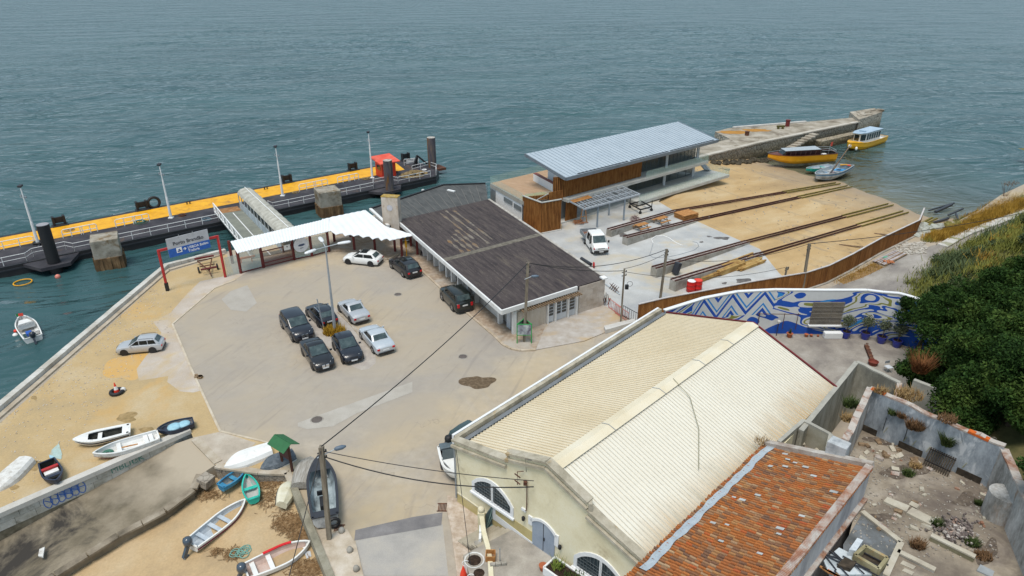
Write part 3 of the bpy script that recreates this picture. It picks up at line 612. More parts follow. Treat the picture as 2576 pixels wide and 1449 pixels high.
def text(s,size,u,z,m,name,parent,P,dirv,nrm,lift,weight=.0,fit=None):
 cu=bpy.data.curves.new(name,'FONT');cu.body=s;cu.size=size;cu.extrude=.004;cu.offset=weight
 to=bpy.data.objects.new(name,cu);C.objects.link(to)
 dg=bpy.context.evaluated_depsgraph_get();me=bpy.data.meshes.new_from_object(to.evaluated_get(dg));bpy.data.objects.remove(to)
 k_=fit/max(v.co.x for v in me.vertices) if fit else 1.0
 if fit:me.transform(Matrix.Diagonal((k_,k_*1.06,1,1)))
 me.materials.clear();me.materials.append(m);o=bpy.data.objects.new(name,me);C.objects.link(o)
 X=dirv.normalized();Zv=nrm.normalized();Y=Zv.cross(X);p=P+Zv*lift
 o.matrix_basis=Matrix(((X.x,Y.x,Zv.x,p.x),(X.y,Y.y,Zv.y,p.y),(X.z,Y.z,Zv.z,p.z),(0,0,0,1)))
 if parent is not None:
  o.parent=parent
  if parent.type=='EMPTY':o.matrix_parent_inverse=parent.matrix_basis.inverted()
 return o
sd_=BZ(1,0)-BZ(0,0);ink=flat('sign_ink',(.03,.03,.04),.6)
text('Porto Brandão',.86,0,0,ink,'lettering',t,BZ(.14,4.66),sd_,nn,.085,.012,.73*sd_.length)
text('LISBOA Belém',.5,0,0,M['white'],'lettering',bl,BZ(.46,3.98),sd_,nn,.09,.006,.5*sd_.length)
text('Trafaria',.5,0,0,M['white'],'lettering',bl,BZ(.46,3.62),sd_,nn,.09,.006,.27*sd_.length)
MB().panel(BZ(.19,3.82)+nn*.084,BZ(.32,3.82)+nn*.084,BZ(.32,4.34)+nn*.084,BZ(.19,4.34)+nn*.084,.006).build('pictogram',M['white'],bl)
P2=lambda u,z:BZ(u,z)+nn*.094
MB().add([P2(.205,4.02),P2(.305,4.06),P2(.29,3.92),P2(.22,3.9)],[(3,2,1,0),(0,1,2,3)]).add([P2(.23,4.06),P2(.28,4.08),P2(.275,4.2),P2(.24,4.18)],[(3,2,1,0),(0,1,2,3)]).build('ferry_symbol',flat('sign_blue2',(.015,.1,.4),.5),bl)
mb=MB();mb.add([P2(.345,4.05),P2(.40,4.05),P2(.40,4.11),P2(.345,4.11)],[(0,1,2,3)]);mb.add([P2(.39,3.93),P2(.43,4.08),P2(.39,4.23),P2(.375,4.19),P2(.40,4.08),P2(.375,3.97)],[(0,1,4,5),(1,2,3,4)]);mb.build('arrow',M['white'],bl)
# boat trailer behind the sign
p0,p1=G('z1',1800,1400),G('z1',1745,1275);t=thing('boat_trailer','rusty red boat trailer parked under the portal sign','trailer',p0)
ax=(p1-p0).normalized();ay=V(-ax.y,ax.x,0);T_=lambda u,v,z:p0+ax*u+ay*v+V(0,0,z);L=(p1-p0).length
mb=MB();mb.beam(T_(0,0,.3),T_(1.3,0,.5),.1);mb.beam(T_(1.1,0,.5),T_(L,.75,.5),.1);mb.beam(T_(1.1,0,.5),T_(L,-.75,.5),.1)
for u in (1.9,2.7,L):mb.beam(T_(u,-.78,.52),T_(u,.78,.52),.09)
mb.build('frame',M['rust'],t)
MB().beam(T_(L,-1.0,.8),T_(L,1.0,.8),.22,.16).build('roller_bar',M['maroon'],t);MB().beam(T_(1.3,-.8,.72),T_(1.3,.8,.72),.2,.14).build('bolster',M['maroon'],t)
for s_ in (1,-1):
 wh=MB().ring((0,0,0),.27,.09,16,6,axis='Y').lathe((0,0,0),[(.2,-.05),(.2,.05)],12,axis='Y').build('wheel',M['black'],t,world=False)
 q=T_(2.3,.95*s_,.34)-p0;wh.location=q;wh.rotation_euler=(0,0,math.atan2(ax.y,ax.x))
 # small things afloat
mb=MB();q=G('z1',195,1437,WL);mb.ring((q.x,q.y,WL+.08),.9,.07,20,6);mb.build('x',M['yellow']);ob=bpy.data.objects['x'];ob.name='mooring_ring'
tag(ob,'yellow ring floating on the water left of the mooring block','mooring ring');ob.scale=(1,1,1)
q=G('z1',493,1392,WL);one(MB().ball((q.x,q.y,WL+.12),.3,12),'buoy',flat('pink_buoy',(.6,.2,.15),.5),'small pink buoy floating near the left mooring block','buoy',smooth=True)
# ================================================================== FERRY BUILDING
TF0,TF1=V(.19,54.0,0),V(8.96,59.7,0)
tf=(TF1-TF0).normalized();tb=V(-.478,.878,0).normalized()
RZ=2.92
c_fl,c_bl,c_fr,c_br=V(-.9,52.9,RZ),V(-13.6,76.4,RZ),V(8.95,59.85,RZ),V(-2.99,84.4,RZ)
t=thing('ferry_terminal','low ferry building with a worn dark felt roof and white fascia','building',(0,60,0))
wl_a,wl_b=V(-.55,55.5,0),V(-10.2,73.2,0)
body=[TF0,TF1,c_br.xy.to_3d()+V(-.2,-.3,0),wl_b+V(.2,.2,0),wl_a]
MB().prism([V(.35,54.15,0),V(8.9,59.7,0),V(-3.15,84.1,0),V(-12.6,77.2,0),wl_b,wl_a+V(.3,.3,0)],0,RZ-.42).build('wall',M['whitew'],t)
felt=mat('roof_felt',(.066,.054,.054),(.04,.034,.036),(.095,.08,.074),scale=1.6,fine=9,rough=.95,bump=.3,bscale=7,stretch=(1.6,.22,1),rot=(0,0,-R(28.4)),spot=(.15,.125,.1),spot_scale=1.0,spot_th=.66,spot_w=.1)
MB().prism([c_fl,c_fr,c_br,c_bl],RZ-.42,RZ).build('roof',felt,t)
# felt strips, seam and streaks lie on the roof
mb=MB();rf=lambda u,v,z=RZ:(lambda q:V(q.x,q.y,z))(lerp(lerp(c_fl,c_fr,u),lerp(c_bl,c_br,u),v))
rr=random.Random(4)
for i in range(1,22):
 u=i/22;v=rr.uniform(0,.1);
 while v<1:
  e=min(1,v+rr.uniform(.25,.6));mb.quad(rf(u,v,RZ+.004),rf(u+.005,v,RZ+.004),rf(u+.005,e,RZ+.004),rf(u,e,RZ+.004));v=e+rr.uniform(0,.05)
mb.build('felt_seam',mat('seam',(.09,.075,.07),(.035,.03,.032),(.15,.13,.115),scale=3,rough=.95),t)
mb=MB();mb.add([rf(0,.475,RZ+.03),rf(1,.475,RZ+.03),rf(1,.49,RZ+.03),rf(0,.49,RZ+.03),rf(0,.468,RZ),rf(1,.468,RZ),rf(1,.497,RZ),rf(0,.497,RZ)],[(0,1,2,3),(4,5,1,0),(3,2,6,7)])
mb.build('roof_ridge',mat('mossy_ridge',(.15,.135,.11),(.09,.08,.07),(.21,.19,.16),scale=2,rough=.95),t)
mb=MB()
for u,v0,v1 in ((.42,.6,.97),(.49,.52,.98),(.56,.55,.96),(.32,.5,.7),(.27,.5,.68),(.37,.5,.74),(.21,.5,.66)):
 wv=rr.uniform(.010,.016);n=10
 for k_ in range(n):
  a_,b_=lerp(v0,v1,k_/n),lerp(v0,v1,(k_+1)/n);w0,w1=wv*(.7+.5*math.sin(k_*1.7+u*30)),wv*(.7+.5*math.sin((k_+1)*1.7+u*30))
  mb.quad(rf(u-w0,a_,RZ+.007),rf(u+w0,a_,RZ+.007),rf(u+w1,b_,RZ+.007),rf(u-w1,b_,RZ+.007))
mb.build('lichen_streak',mat('lichen_streak',(.19,.16,.125),(.24,.12,.035),(.24,.215,.19),scale=.35,fine=8,rough=.95,spot=(.1,.09,.085),spot_scale=2.2,spot_th=.56),t)
# fascias
fm=mat('fascia_white',(.7,.7,.69),(.6,.58,.55),(.75,.75,.74),scale=.8,rough=.7)
mb=MB();nL=V(-tb.y,tb.x,0)
mb.beam(c_fl+V(0,0,-.17),c_bl+V(0,0,-.17),.16,.42);p6=lerp(c_fl,c_fr,.71)
mb.beam(c_fl+V(0,0,-.17),p6+V(0,0,-.17),.16,.44);mb.build('fascia',fm,t)
MB().beam(c_fr+V(0,0,-.02),c_br+V(0,0,-.02),.28,.16).build('roof_edge',mat('worn_edge',(.42,.39,.35),(.3,.27,.24),(.52,.5,.47),scale=1.4,rough=.95),t)
MB().box((c_fr.x-.15,c_fr.y-.1,RZ+.05),(.55,.6,.14),rz=.5).build('edge_patch',M['white'],t)
# right-hand stone wall block, proud of the facade
mb=MB();st=mat('limestone_block',(.47,.41,.35),(.38,.32,.26),(.55,.5,.44),scale=1.1,rough=.93,bump=.2)
fn=V(tf.y,-tf.x,0)
W_=lambda s,z,o=0.0:TF0+tf*s+fn*o+V(0,0,z)
for r_ in range(5):
 h0,h1=r_*.57,r_*.57+.555;s=7.3-(.35 if r_ % 2 else 0)
 while s<10.4:
  e=min(s+.7,10.42);mb.panel(W_(max(s,7.3),h0),W_(e-.015,h0),W_(e-.015,h1),W_(max(s,7.3),h1),.05+.01*rr.random());s=e
mb.build('stone_facing',st,t)
# front: doors, beams, white corner column
MB().box(tuple(W_(-.05,1.2,.06)),(.35,.3,2.4),rz=math.atan2(tf.y,tf.x)).build('corner_column',fm,t)
dm_=mat('pale_door',(.5,.53,.56),rough=.6)
for a,b in ((3.75,4.35),(4.6,5.85),(6.05,6.85)):
 d_=MB().panel(W_(a,.1),W_(b,.1),W_(b,2.05),W_(a,2.05),.06).build('door',dm_,t)
 mb=MB();nc=2 if b-a>1 else 1
 for i in range(nc):
  for j in range(4):
   x0=lerp(a,b,(i+.12)/nc);x1=lerp(a,b,(i+.88)/nc);z0=.75+.32*j
   mb.panel(W_(x0,z0,.062),W_(x1,z0,.062),W_(x1,z0+.25,.062),W_(x0,z0+.25,.062),.012)
 mb.build('pane',M['glass'],d_)
for s in (3.6,4.48,5.95,6.95):MB().box(tuple(W_(s,1.05,.12)),(.12,.28,2.1),rz=math.atan2(tf.y,tf.x)).build('door_frame',fm,t)
mb=MB()
for i in range(26):
 s=.6+i*.26;mb.box(tuple(W_(s,2.36,.35)),(.09,.7,.12),rz=math.atan2(tf.y,tf.x))
mb.build('rafter_end',M['wood'],t)
MB().panel(W_(.35,.05,.0),W_(3.5,.05,.0),W_(3.5,2.1,.0),W_(.35,2.1,.0),.03).build('panelled_wall',mat('ribbed_plaster',(.5,.45,.38),(.43,.36,.28),(.56,.52,.47),scale=1.5,stretch=(1,1,.2),rough=.9),t)
MB().panel(V(-.1,54.6,.1),V(-.45,55.3,.1),V(-.45,55.3,2.2),V(-.1,54.6,2.2),-.05).build('side_window',dm_,t)
# left side: white columns, windows and an open doorway
ld=(wl_b-wl_a).normalized();ln=V(-ld.y,ld.x,0)
LL=(wl_b-wl_a).length
S_=lambda s,z,o=0.0:wl_a+ld*s+ln*o+V(0,0,z)
for s in (.6,5.6,7.2,9.6,11.2,12.6,14.4,15.9,17.8,19.2):
 MB().box(tuple(S_(s,1.25,.28)),(.3,.45,2.5),rz=math.atan2(ld.y,ld.x)).build('column',fm,t)
for s in (6.0,7.7,9.9,12.9,14.7,16.4):
 w0=MB().panel(S_(s+1.1,1.3),S_(s,1.3),S_(s,2.1),S_(s+1.1,2.1),.05).build('window',dm_,t)
 MB().panel(S_(s+1.0,1.4,.052),S_(s+.1,1.4,.052),S_(s+.1,2.0,.052),S_(s+1.0,2.0,.052),.012).build('pane',M['glass'],w0)
MB().panel(S_(12.2,.05),S_(11.4,.05),S_(11.4,2.2),S_(12.2,2.2),.02).build('doorway',M['black'],t)
MB().panel(S_(5.4,.1),S_(1,.1),S_(1,2.3),S_(5.4,2.3),.03).build('plaster_panel',M['whitew'],t)
# lower rear wing and its black ribbed roof
an=[G('z2',1335,810,2.6),G('z2',1460,945,2.7),G('z2',1610,890,2.75),V(-13.3,76.6,2.75),V(-3.2,84.5,2.75),V(-3.6,92.2,2.7),V(-9.4,91.9,2.65)]
an=[V(-17.6,81.4,0),V(-14.4,75.0,0),V(-13.6,76.55,0),V(-3.1,84.6,0),V(-3.7,92.3,0),V(-9.5,91.6,0)]
MB().prism([lerp(p,V(-9.5,84,0),.04) for p in an],0,2.4).build('rear_wall',M['whitew'],t)
MB().prism(an,2.4,2.62).build('rear_roof',mat('black_ribbed_roof',(.085,.088,.088),(.06,.062,.063),(.115,.115,.112),scale=1.5,stretch=(1.5,.3,1),rot=(0,0,-R(28)),rough=.9),t)
mb=MB();a0,a1,b0,b1=V(-13.6,76.6,2.63),V(-3.2,84.5,2.63),V(-17.5,81.5,2.63),V(-4,92.1,2.63)
for i in range(1,14):q=i/14;mb.beam(lerp(a0,a1,q),lerp(b0,b1,q)*1,.05,.05)
mb.build('roof_rib',mat('rib_grey',(.17,.165,.155),rough=.9),t)
mb=MB()
for a_,b_ in ((an[5],an[4]),(an[0],an[5])):mb.beam(a_+V(0,0,2.68),b_+V(0,0,2.68),.3,.2)
mb.build('roof_kerb',M['black'],t)
MB().beam(an[0]+V(-.1,0,2.6),an[1]+V(0,0,2.7),.35,.25).build('white_edge',fm,t)
MB().box((-8.2,88.8,2.7),(1.2,.35,.14),rz=-.6).build('roof_vent',M['white'],t)
# tall white sign pillar through the roof
t2=thing('sign_pillar','tall pale pillar with a round emblem rising at the corner of the ferry building','pillar',V(-14.1,76.0,0))
pc=V(-14.05,75.9,0);ang=R(-12)
MB().box((pc.x,pc.y,3.0),(2.0,.95,6.0),rz=ang).build('shaft',mat('weathered_render',(.5,.43,.36),(.36,.28,.2),(.6,.55,.5),scale=.9,stretch=(1,1,.4),rough=.93,spot=(.3,.2,.12),spot_scale=1,spot_th=.66),t2,bevel=.03)
MB().box((pc.x,pc.y,6.03),(2.03,.98,.1),rz=ang).build('cap',mat('yellow_lichen',(.35,.22,.04),(.3,.27,.2),(.5,.4,.2),scale=2.5,rough=.95),t2)
f_=Matrix.Rotation(ang,3,'Z') @ V(0,-1,0);r_=Matrix.Rotation(ang,3,'Z') @ V(1,0,0)
cc=pc+f_*.49+V(0,0,4.75);mb=MB();vs=[cc+r_*(.36*math.cos(2*math.pi*i/20))+V(0,0,.36*math.sin(2*math.pi*i/20))+f_*.02 for i in range(20)];mb.add(vs,[tuple(range(20))]);mb.build('emblem',mat('faded_emblem',(.48,.47,.5),(.55,.54,.55),(.38,.38,.42),scale=4),t2)
# ---- canopy: white ribbed sheets on maroon posts, stepped where it meets the building
CZ=2.75
t=thing('canopy','white corrugated waiting canopy on maroon posts, stepped at its right end','canopy',(-22,73,0))
ca=[G('z2',145,1085,CZ+.35),G('z2',205,1185,CZ)]
cb=[G('z2',985,888,CZ+.35),G('z2',985,998,CZ)]
cdir=(ca[1]-cb[1]).normalized()
def ribbed(mb,poly_a,poly_b,pitch=.36,amp=.05):
 L=(poly_a[1]-poly_a[0]).length;n=int(L/pitch)*2
 vs=[]
 for i in range(n+1):
  q=i/n;h=amp if i % 2 else 0
  vs+=[lerp(poly_a[0],poly_a[1],q)+V(0,0,h),lerp(poly_b[0],poly_b[1],q)+V(0,0,h)]
 mb.add(vs,[(2*i,2*i+1,2*i+3,2*i+2) for i in range(n)])
 mb.add([v-V(0,0,.05) for v in vs],[(2*i+2,2*i+3,2*i+1,2*i) for i in range(n)])
cwm=mat('white_sheet',(.76,.77,.78),(.72,.73,.74),(.8,.81,.82),scale=.6,rough=.5)
mb=MB();ribbed(mb,[ca[0],cb[0]],[ca[1],cb[1]])
mb.build('roof_sheet',cwm,t)
# stepped part: strips parallel to the building, each reaching further than the one before
ends=[((985,998),(1000,996)),((1043,1027),(1097,1015)),((1119,1038),(1170,1027)),((1193,1041),(1238,1030)),((1271,1052),(1325,1041)),((1353,1066),(1401,1052)),((1426,1077),(1476,1060)),((1499,1077),(1690,1036))]
U0,U1=G('z2',930,889,CZ+.35),G('z2',1305,812,CZ+.35);W0_,W1_=G('z2',1470,958,CZ+.2),G('z2',1640,1000,CZ+.2)
def back(p):
 def hit(a,b):
  d=b-a;den=tb.x*d.y-tb.y*d.x;return ((a.x-p.x)*d.y-(a.y-p.y)*d.x)/den,((a.x-p.x)*tb.y-(a.y-p.y)*tb.x)/den
 t1,u=hit(U0,U1)
 if u>1.0:t1,u=hit(W0_,W1_)
 q=p+tb*max(.4,t1);return V(q.x,q.y,CZ+.3*min(1,max(.4,t1)/6))
mb=MB();prev=None
for i,(a_,b_) in enumerate(ends):
 a,b=G('z2',*a_,CZ),G('z2',*b_,CZ);n=max(2,int((b-a).length/.3));pts=[lerp(a,b,j/n) for j in range(n+1)];bk=[back(q) for q in pts]
 if i==0:bk[0]=U0
 ribbed_pairs=[(q+V(0,0,.045*(j % 2)),k_+V(0,0,.045*(j % 2))) for j,(q,k_) in enumerate(zip(pts,bk))]
 if prev is not None:ribbed_pairs.insert(0,prev)
 vs=[v for pr_ in ribbed_pairs for v in pr_];m_=len(ribbed_pairs)
 mb.add(vs,[(2*j,2*j+2,2*j+3,2*j+1) for j in range(m_-1)]);mb.add([v-V(0,0,.05) for v in vs],[(2*j+1,2*j+3,2*j+2,2*j) for j in range(m_-1)]);prev=(ribbed_pairs[-1][0],ribbed_pairs[-1][1])
mb.build('stepped_sheet',cwm,t)
posts=[(235,1355),(105+60,1270),(425,1305),(690,1240),(840,1210),(985,1170),(1030,1090),(1200,1160),(1375,1165),(1545,1175),(1605,1220),(1735,1200),(1680,1130),(1165,1050)]
pp=[G('z2',x,y) for x,y in posts]
for p in pp:MB().beam(p,p+V(0,0,CZ-.05),.24,.24).build('post',M['maroon'],t)
mb=MB()
for a,b in ((0,2),(2,3),(3,4),(4,5),(5,7),(7,8),(8,9),(9,10),(10,11)):mb.beam(pp[a]+V(0,0,CZ-.14),pp[b]+V(0,0,CZ-.14),.16,.22)
mb.beam(pp[5]+V(0,0,CZ-.14),pp[6]+V(0,0,CZ-.1),.16,.2)
mb.build('beam',M['maroon'],t)
# glass side walls
gw=glassy('pale_glass',(.5,.6,.57),.1,.35)
gl_=thing('glass_screen','glass wind screens with maroon rails closing the canopy front','screen',pp[4])
for a,b in ((0,2),(3,4),(4,5)):
 d=pp[b]-pp[a];MB().panel(pp[a]+d*.06+V(0,0,.15),pp[b]-d*.06+V(0,0,.15),pp[b]-d*.06+V(0,0,2.3),pp[a]+d*.06+V(0,0,2.3),.03).build('pane',gw,gl_)
 MB().beam(pp[a]+d*.06+V(0,0,.1),pp[b]-d*.06+V(0,0,.1),.1).build('rail',M['maroon'],gl_)
d=G('z2',105,1385);MB().panel(d+V(.15,.1,.1),pp[0]+V(-.1,-.1,.1),pp[0]+V(-.1,-.1,2.2),d+V(.15,.1,2.2),.03).build('pane',gw,gl_)
# gate
t=thing('gate','maroon sliding bar gate under the canopy with a white notice','gate',pp[2])
ga,gb=pp[2],pp[3];gdv=gb-ga;fv=V(gdv.y,-gdv.x,0).normalized()*.14
mb=MB()
for z in (.15,.55,1.9):mb.beam(ga+fv+V(0,0,z),gb+fv+V(0,0,z),.09)
for u in (0.02,.98):mb.beam(lerp(ga,gb,u)+fv,lerp(ga,gb,u)+fv+V(0,0,1.95),.1)
mb.build('frame',M['maroon'],t)
mb=MB()
for i in range(34):u=(i+.5)/34;mb.tube([lerp(ga,gb,u)+fv+V(0,0,.15),lerp(ga,gb,u)+fv+V(0,0,1.9)],.022,4)
mb.build('bars',M['maroon'],t)
n0=MB().panel(lerp(ga,gb,.7)+fv*1.5+V(0,0,1.45),lerp(ga,gb,.9)+fv*1.5+V(0,0,1.45),lerp(ga,gb,.9)+fv*1.5+V(0,0,2.05),lerp(ga,gb,.7)+fv*1.5+V(0,0,2.05),.02).build('notice',M['white'],t)
MB().panel(lerp(ga,gb,.785)+fv*1.7+V(0,0,1.78),lerp(ga,gb,.82)+fv*1.7+V(0,0,1.78),lerp(ga,gb,.82)+fv*1.7+V(0,0,1.9),lerp(ga,gb,.785)+fv*1.7+V(0,0,1.9),.004).build('notice_mark',M['dark'],n0)
# round sign
t=thing('round_sign','round white sign with a blue ferry drawing hung right of the gate','sign',pp[3])
cc=lerp(pp[3],pp[4],.42)+fv*2+V(0,0,1.75);ux=gdv.normalized()
mk=lambda r,o,n=28:[cc+fv.normalized()*o+ux*(r*math.cos(2*math.pi*i/n))+V(0,0,r*math.sin(2*math.pi*i/n)) for i in range(n)]
mb=MB();f0,f1=mk(.86,0),mk(.86,.06);mb.add(f0+f1,[tuple(range(28,56))]+[(i,(i+1) % 28,(i+1) % 28+28,i+28) for i in range(28)]);mb.build('disc',flat('sign_white',(.66,.67,.7),.5),t)
e=lambda x,z:cc+fv.normalized()*.07+ux*x+V(0,0,z)
MB().add([e(-.42,-.05),e(-.2,.08),e(.3,.1),e(.42,-.02),e(.2,-.16),e(-.25,-.14)],[(5,4,3,2,1,0),(0,1,2,3,4,5)]).build('ferry_drawing',flat('drawing_blue',(.12,.17,.3)),t)
MB().add([e(-.2,-.42),e(.2,-.42),e(.2,-.34),e(-.2,-.34)],[(3,2,1,0),(0,1,2,3)]).build('drawing_line',flat('drawing_grey',(.2,.22,.28)),t)
# yellow rescue post
p=G('z2',1643,1215);t=thing('yellow_post','thin yellow post with a yellow box standing beside the ferry building','post',p)
MB().tube([p,p+V(0,0,2.6)],.055).build('pole',M['yellow'],t);MB().box((p.x,p.y,1.6),(.22,.16,.85)).build('box',M['yellow'],t);MB().beam(p+V(-.4,.1,1.95),p+V(.35,-.1,2.05),.07).build('crossarm',M['steel'],t)
# orange barrier bar lying behind the screen
p=G('z2',280,1265);one(MB().beam(p+V(-.9,-.2,.5),p+V(1.0,.3,.7),.16,.2).beam(p+V(-.5,-.1,0),p+V(-.5,-.1,.55),.1).beam(p+V(.6,.2,0),p+V(.6,.2,.62),.1),'barrier_bar',flat('orange_plastic',(.7,.16,.01),.5),'orange barrier bar behind the glass left of the gate','barrier')
# ================================================================== NEW BOATHOUSE
BO=V(6.5,84.0,0);bu=V(math.cos(R(40)),math.sin(R(40)),0);bv=V(-bu.y,bu.x,0)
def B(u,v,z=0.0):q=BO+bu*u+bv*v;return V(q.x,q.y,z)
slat=mat('timber_slat',(.3,.125,.035),(.17,.065,.02),(.4,.19,.06),scale=2.5,fine=14,stretch=(1.5,1.5,.3),rough=.75)
bconc=mat('smooth_concrete',(.45,.45,.42),(.37,.37,.34),(.52,.52,.5),scale=.7,rough=.85)
bwhite=flat('white_render',(.72,.73,.74),.8,var=.05)
fglass,nt,p=newmat('facade_glass');p.inputs['Base Color'].default_value=(.10,.115,.10,1);p.inputs['Roughness'].default_value=.06;p.inputs['Alpha'].default_value=.55;p.inputs['Specular IOR Level'].default_value=.8
bal=glassy('balustrade_glass',(.45,.66,.58),.06,.3)
t=thing('boathouse','new two-storey boathouse with a pale metal roof, timber slats and glass balconies','building',B(12,2))
F1,FT=3.3,6.35
rfz=lambda v:6.25+(v+1.25)*.2
def RF(u,v,dz=0):return B(u,v,rfz(v)+dz)
roofc=[(-.8,-1.25),(31.2,-1.25),(31.2,6.5),(-.8,6.5)]
mb=MB();mb.add([RF(*c) for c in roofc]+[RF(*c,-.3) for c in roofc],[(0,1,2,3),(7,6,5,4),(0,4,5,1),(1,5,6,2),(2,6,7,3),(3,7,4,0)])
roof_o=mb.build('roof',mat('zinc_roof',(.47,.53,.58),(.43,.49,.54),(.51,.57,.62),scale=.4,fine=5,rough=.45,metal=.25),t)
mb=MB()
for i in range(47):u=-.75+i*.694;mb.beam(RF(u,-1.25,.03),RF(u,6.5,.03),.045,.06)
mb.build('standing_seam',mat('seam_zinc',(.33,.39,.44),rough=.5,metal=.25),roof_o)
mb=MB();mb.beam(RF(-.8,-1.32,-.1),RF(31.2,-1.32,-.1),.14,.42);mb.beam(RF(-.87,-1.3,-.1),RF(-.87,6.5,-.1),.14,.4);mb.beam(RF(31.27,-1.3,-.1),RF(31.27,6.5,-.1),.14,.4)
mb.build('eaves_trim',mat('dark_zinc',(.2,.235,.27),rough=.5,metal=.3),t)
mb=MB()
for a,b in ((1.5,11),(11.5,19.6),(20,30.5)):mb.beam(RF(a,-1.0,.05),RF(b,-1.0,.05),.1,.08)
mb.build('snow_rail',M['dark'],roof_o)
# floors
MB().prism([B(-4.9,-.6),B(31,-.6),B(31,8),B(-4,8)],-.3,.2).build('ground_slab',bconc,t)
MB().prism([B(12.4,-2.3),B(34.0,-2.3),B(34.0,2),B(12.4,2)],.2,.62).build('lower_balcony',bconc,t)
MB().prism([B(-.2,-1.15),B(29.6,-1.15),B(29.6,7.5),B(-.2,7.5)],F1-.4,F1).build('upper_slab',bconc,t)
mb=MB();mb.prism([B(-5.0,1.9),B(-.25,.1),B(-.25,10.9),B(-3.25,10.9)],F1-.55,F1);mb.prism([B(-.25,7.4),B(12,7.4),B(12,10.9),B(-.25,10.9)],F1-.55,F1);mb.build('terrace_slab',mat('board_concrete',(.36,.34,.3),(.3,.28,.24),(.42,.4,.36),scale=1,rough=.9),t)
dkm=mat('timber_decking',(.45,.3,.19),(.36,.23,.14),(.53,.38,.26),scale=2,stretch=(.4,4,1),rot=(0,0,R(28)),rough=.8)
mb=MB();rr=random.Random(9)
for i in range(38):
 v=2.0+i*.235;u0=-4.78+(v-1.9)*.19;u1=(.55+(v-2.0)*.26) if v<7.7 else 9
 if v<10.7:mb.quad(B(u0,v,F1+.02),B(u1,v,F1+.02),B(u1,v+.21,F1+.02),B(u0+.04,v+.21,F1+.02))
mb.build('decking',dkm,t)
MB().prism([B(-4.5,2.4),B(-.6,1.2),B(-.4,3.4),B(-3.9,3.9)],F1+.025,F1+.035).build('deck_mat',mat('green_decking',(.34,.3,.15),(.28,.25,.12),(.4,.36,.2),scale=2,stretch=(.5,4,1),rough=.85),t)
# lower left walls with dark panels
LWa,LWb=B(-4.95,1.95),B(-3.25,10.85);lw=LWb-LWa
MB().prism([B(-4.9,2.0),B(-.3,.6),B(-.3,10.8),B(-3.2,10.8)],0,F1-.55).build('lower_wall',bwhite,t)
nl=V(-lw.y,lw.x,0).normalized()
for a,b,z0,z1 in ((.84,.99,.1,2.65),(.32,.57,1.95,2.5),(.06,.27,1.8,2.4)):
 p0,p1=LWa+lw*a+nl*-.0,LWa+lw*b
 MB().panel(p1+V(0,0,z0),p0+V(0,0,z0),p0+V(0,0,z1),p1+V(0,0,z1),.05).build('louvre',mat('louvre_grey',(.16,.18,.19),rough=.6),t)
MB().tube([LWa+nl*.12+V(0,0,.1),LWa+nl*.12+V(0,0,2.9)],.07).build('downpipe',M['dark'],t)
# upper storey
MB().prism([B(.3,.25),B(15,.25),B(15,6.0),B(2.9,6.0),B(2.3,2.4),B(.5,2.2)],F1,FT-.1).build('upper_wall',bwhite,t)
mb=MB();mb.beam(B(2.1,7.9,F1+.5),B(.62,2.2,F1+.5),.22,1.05);mb.build('terrace_parapet',bwhite,t)
mb=MB();mb.beam(B(2.25,7.9,F1+1.08),B(.8,2.3,F1+1.08),.5,.09);mb.build('bench_coping',mat('red_brown_coping',(.2,.05,.035),rough=.6),t)
MB().prism([B(15,1.3),B(29.2,1.3),B(29.2,6.0),B(15,6.0)],F1+.01,F1+.05).build('upper_floor',mat('floor_grey',(.3,.32,.32),rough=.7),t)
mb=MB();mb.panel(B(29.2,6,F1),B(15,6,F1),B(15,6,7.2),B(29.2,6,7.2),.08);mb.build('rear_wall',mat('inner_wall_upper',(.36,.34,.22),(.3,.29,.2),(.44,.42,.3),scale=.8),t)  # inner wall of the upper storey in a yellowish grey
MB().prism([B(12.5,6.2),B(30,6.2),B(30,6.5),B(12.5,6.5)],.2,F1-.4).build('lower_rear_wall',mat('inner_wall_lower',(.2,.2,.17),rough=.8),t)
MB().prism([B(-.2,.6),B(12.6,.6),B(12.6,6),B(-.2,6)],.2,F1-.4).build('lower_room',mat('grey_render',(.33,.34,.34),rough=.8),t)  # lower room in a plain mid-grey render
def glazed(u0,u1,v,z0,z1,n,name):
 g_=MB().quad(B(u0,v,z0),B(u1,v,z0),B(u1,v,z1),B(u0,v,z1)).build(name,fglass,t)
 mb=MB()
 for i in range(n+1):u=lerp(u0,u1,i/n);mb.beam(B(u,v-.03,z0),B(u,v-.03,z1),.07)
 mb.beam(B(u0,v-.03,z1),B(u1,v-.03,z1),.1);mb.beam(B(u0,v-.03,z0+.04),B(u1,v-.03,z0+.04),.08)
 mb.build('mullion',mat('mullion_grey',(.12,.14,.15),rough=.5),g_)
glazed(15.1,29.2,1.2,F1+.05,6.4,16,'upper_glazing');glazed(12.7,29.8,1.6,.62,F1-.4,9,'lower_glazing')
g_=MB().quad(B(29.3,1.2,F1),B(29.3,6,F1),B(29.3,6,7.4),B(29.3,1.2,6.5)).build('end_glazing',fglass,t)
g_=MB().quad(B(29.8,1.6,.6),B(29.8,6,.6),B(29.8,6,F1-.4),B(29.8,1.6,F1-.4)).build('end_glazing',fglass,t)
colm=flat('white_column',(.6,.63,.64),.6)
for u,v,z0,z1 in ((21.6,.75,.6,F1-.4),(28.6,.75,.6,F1-.4),(21.6,.6,F1,6.3),(29.1,.6,F1,6.3),(13.2,.75,.3,F1-.4)):
 MB().beam(B(u,v,z0),B(u,v,z1),.36,.36).build('column',colm,t)
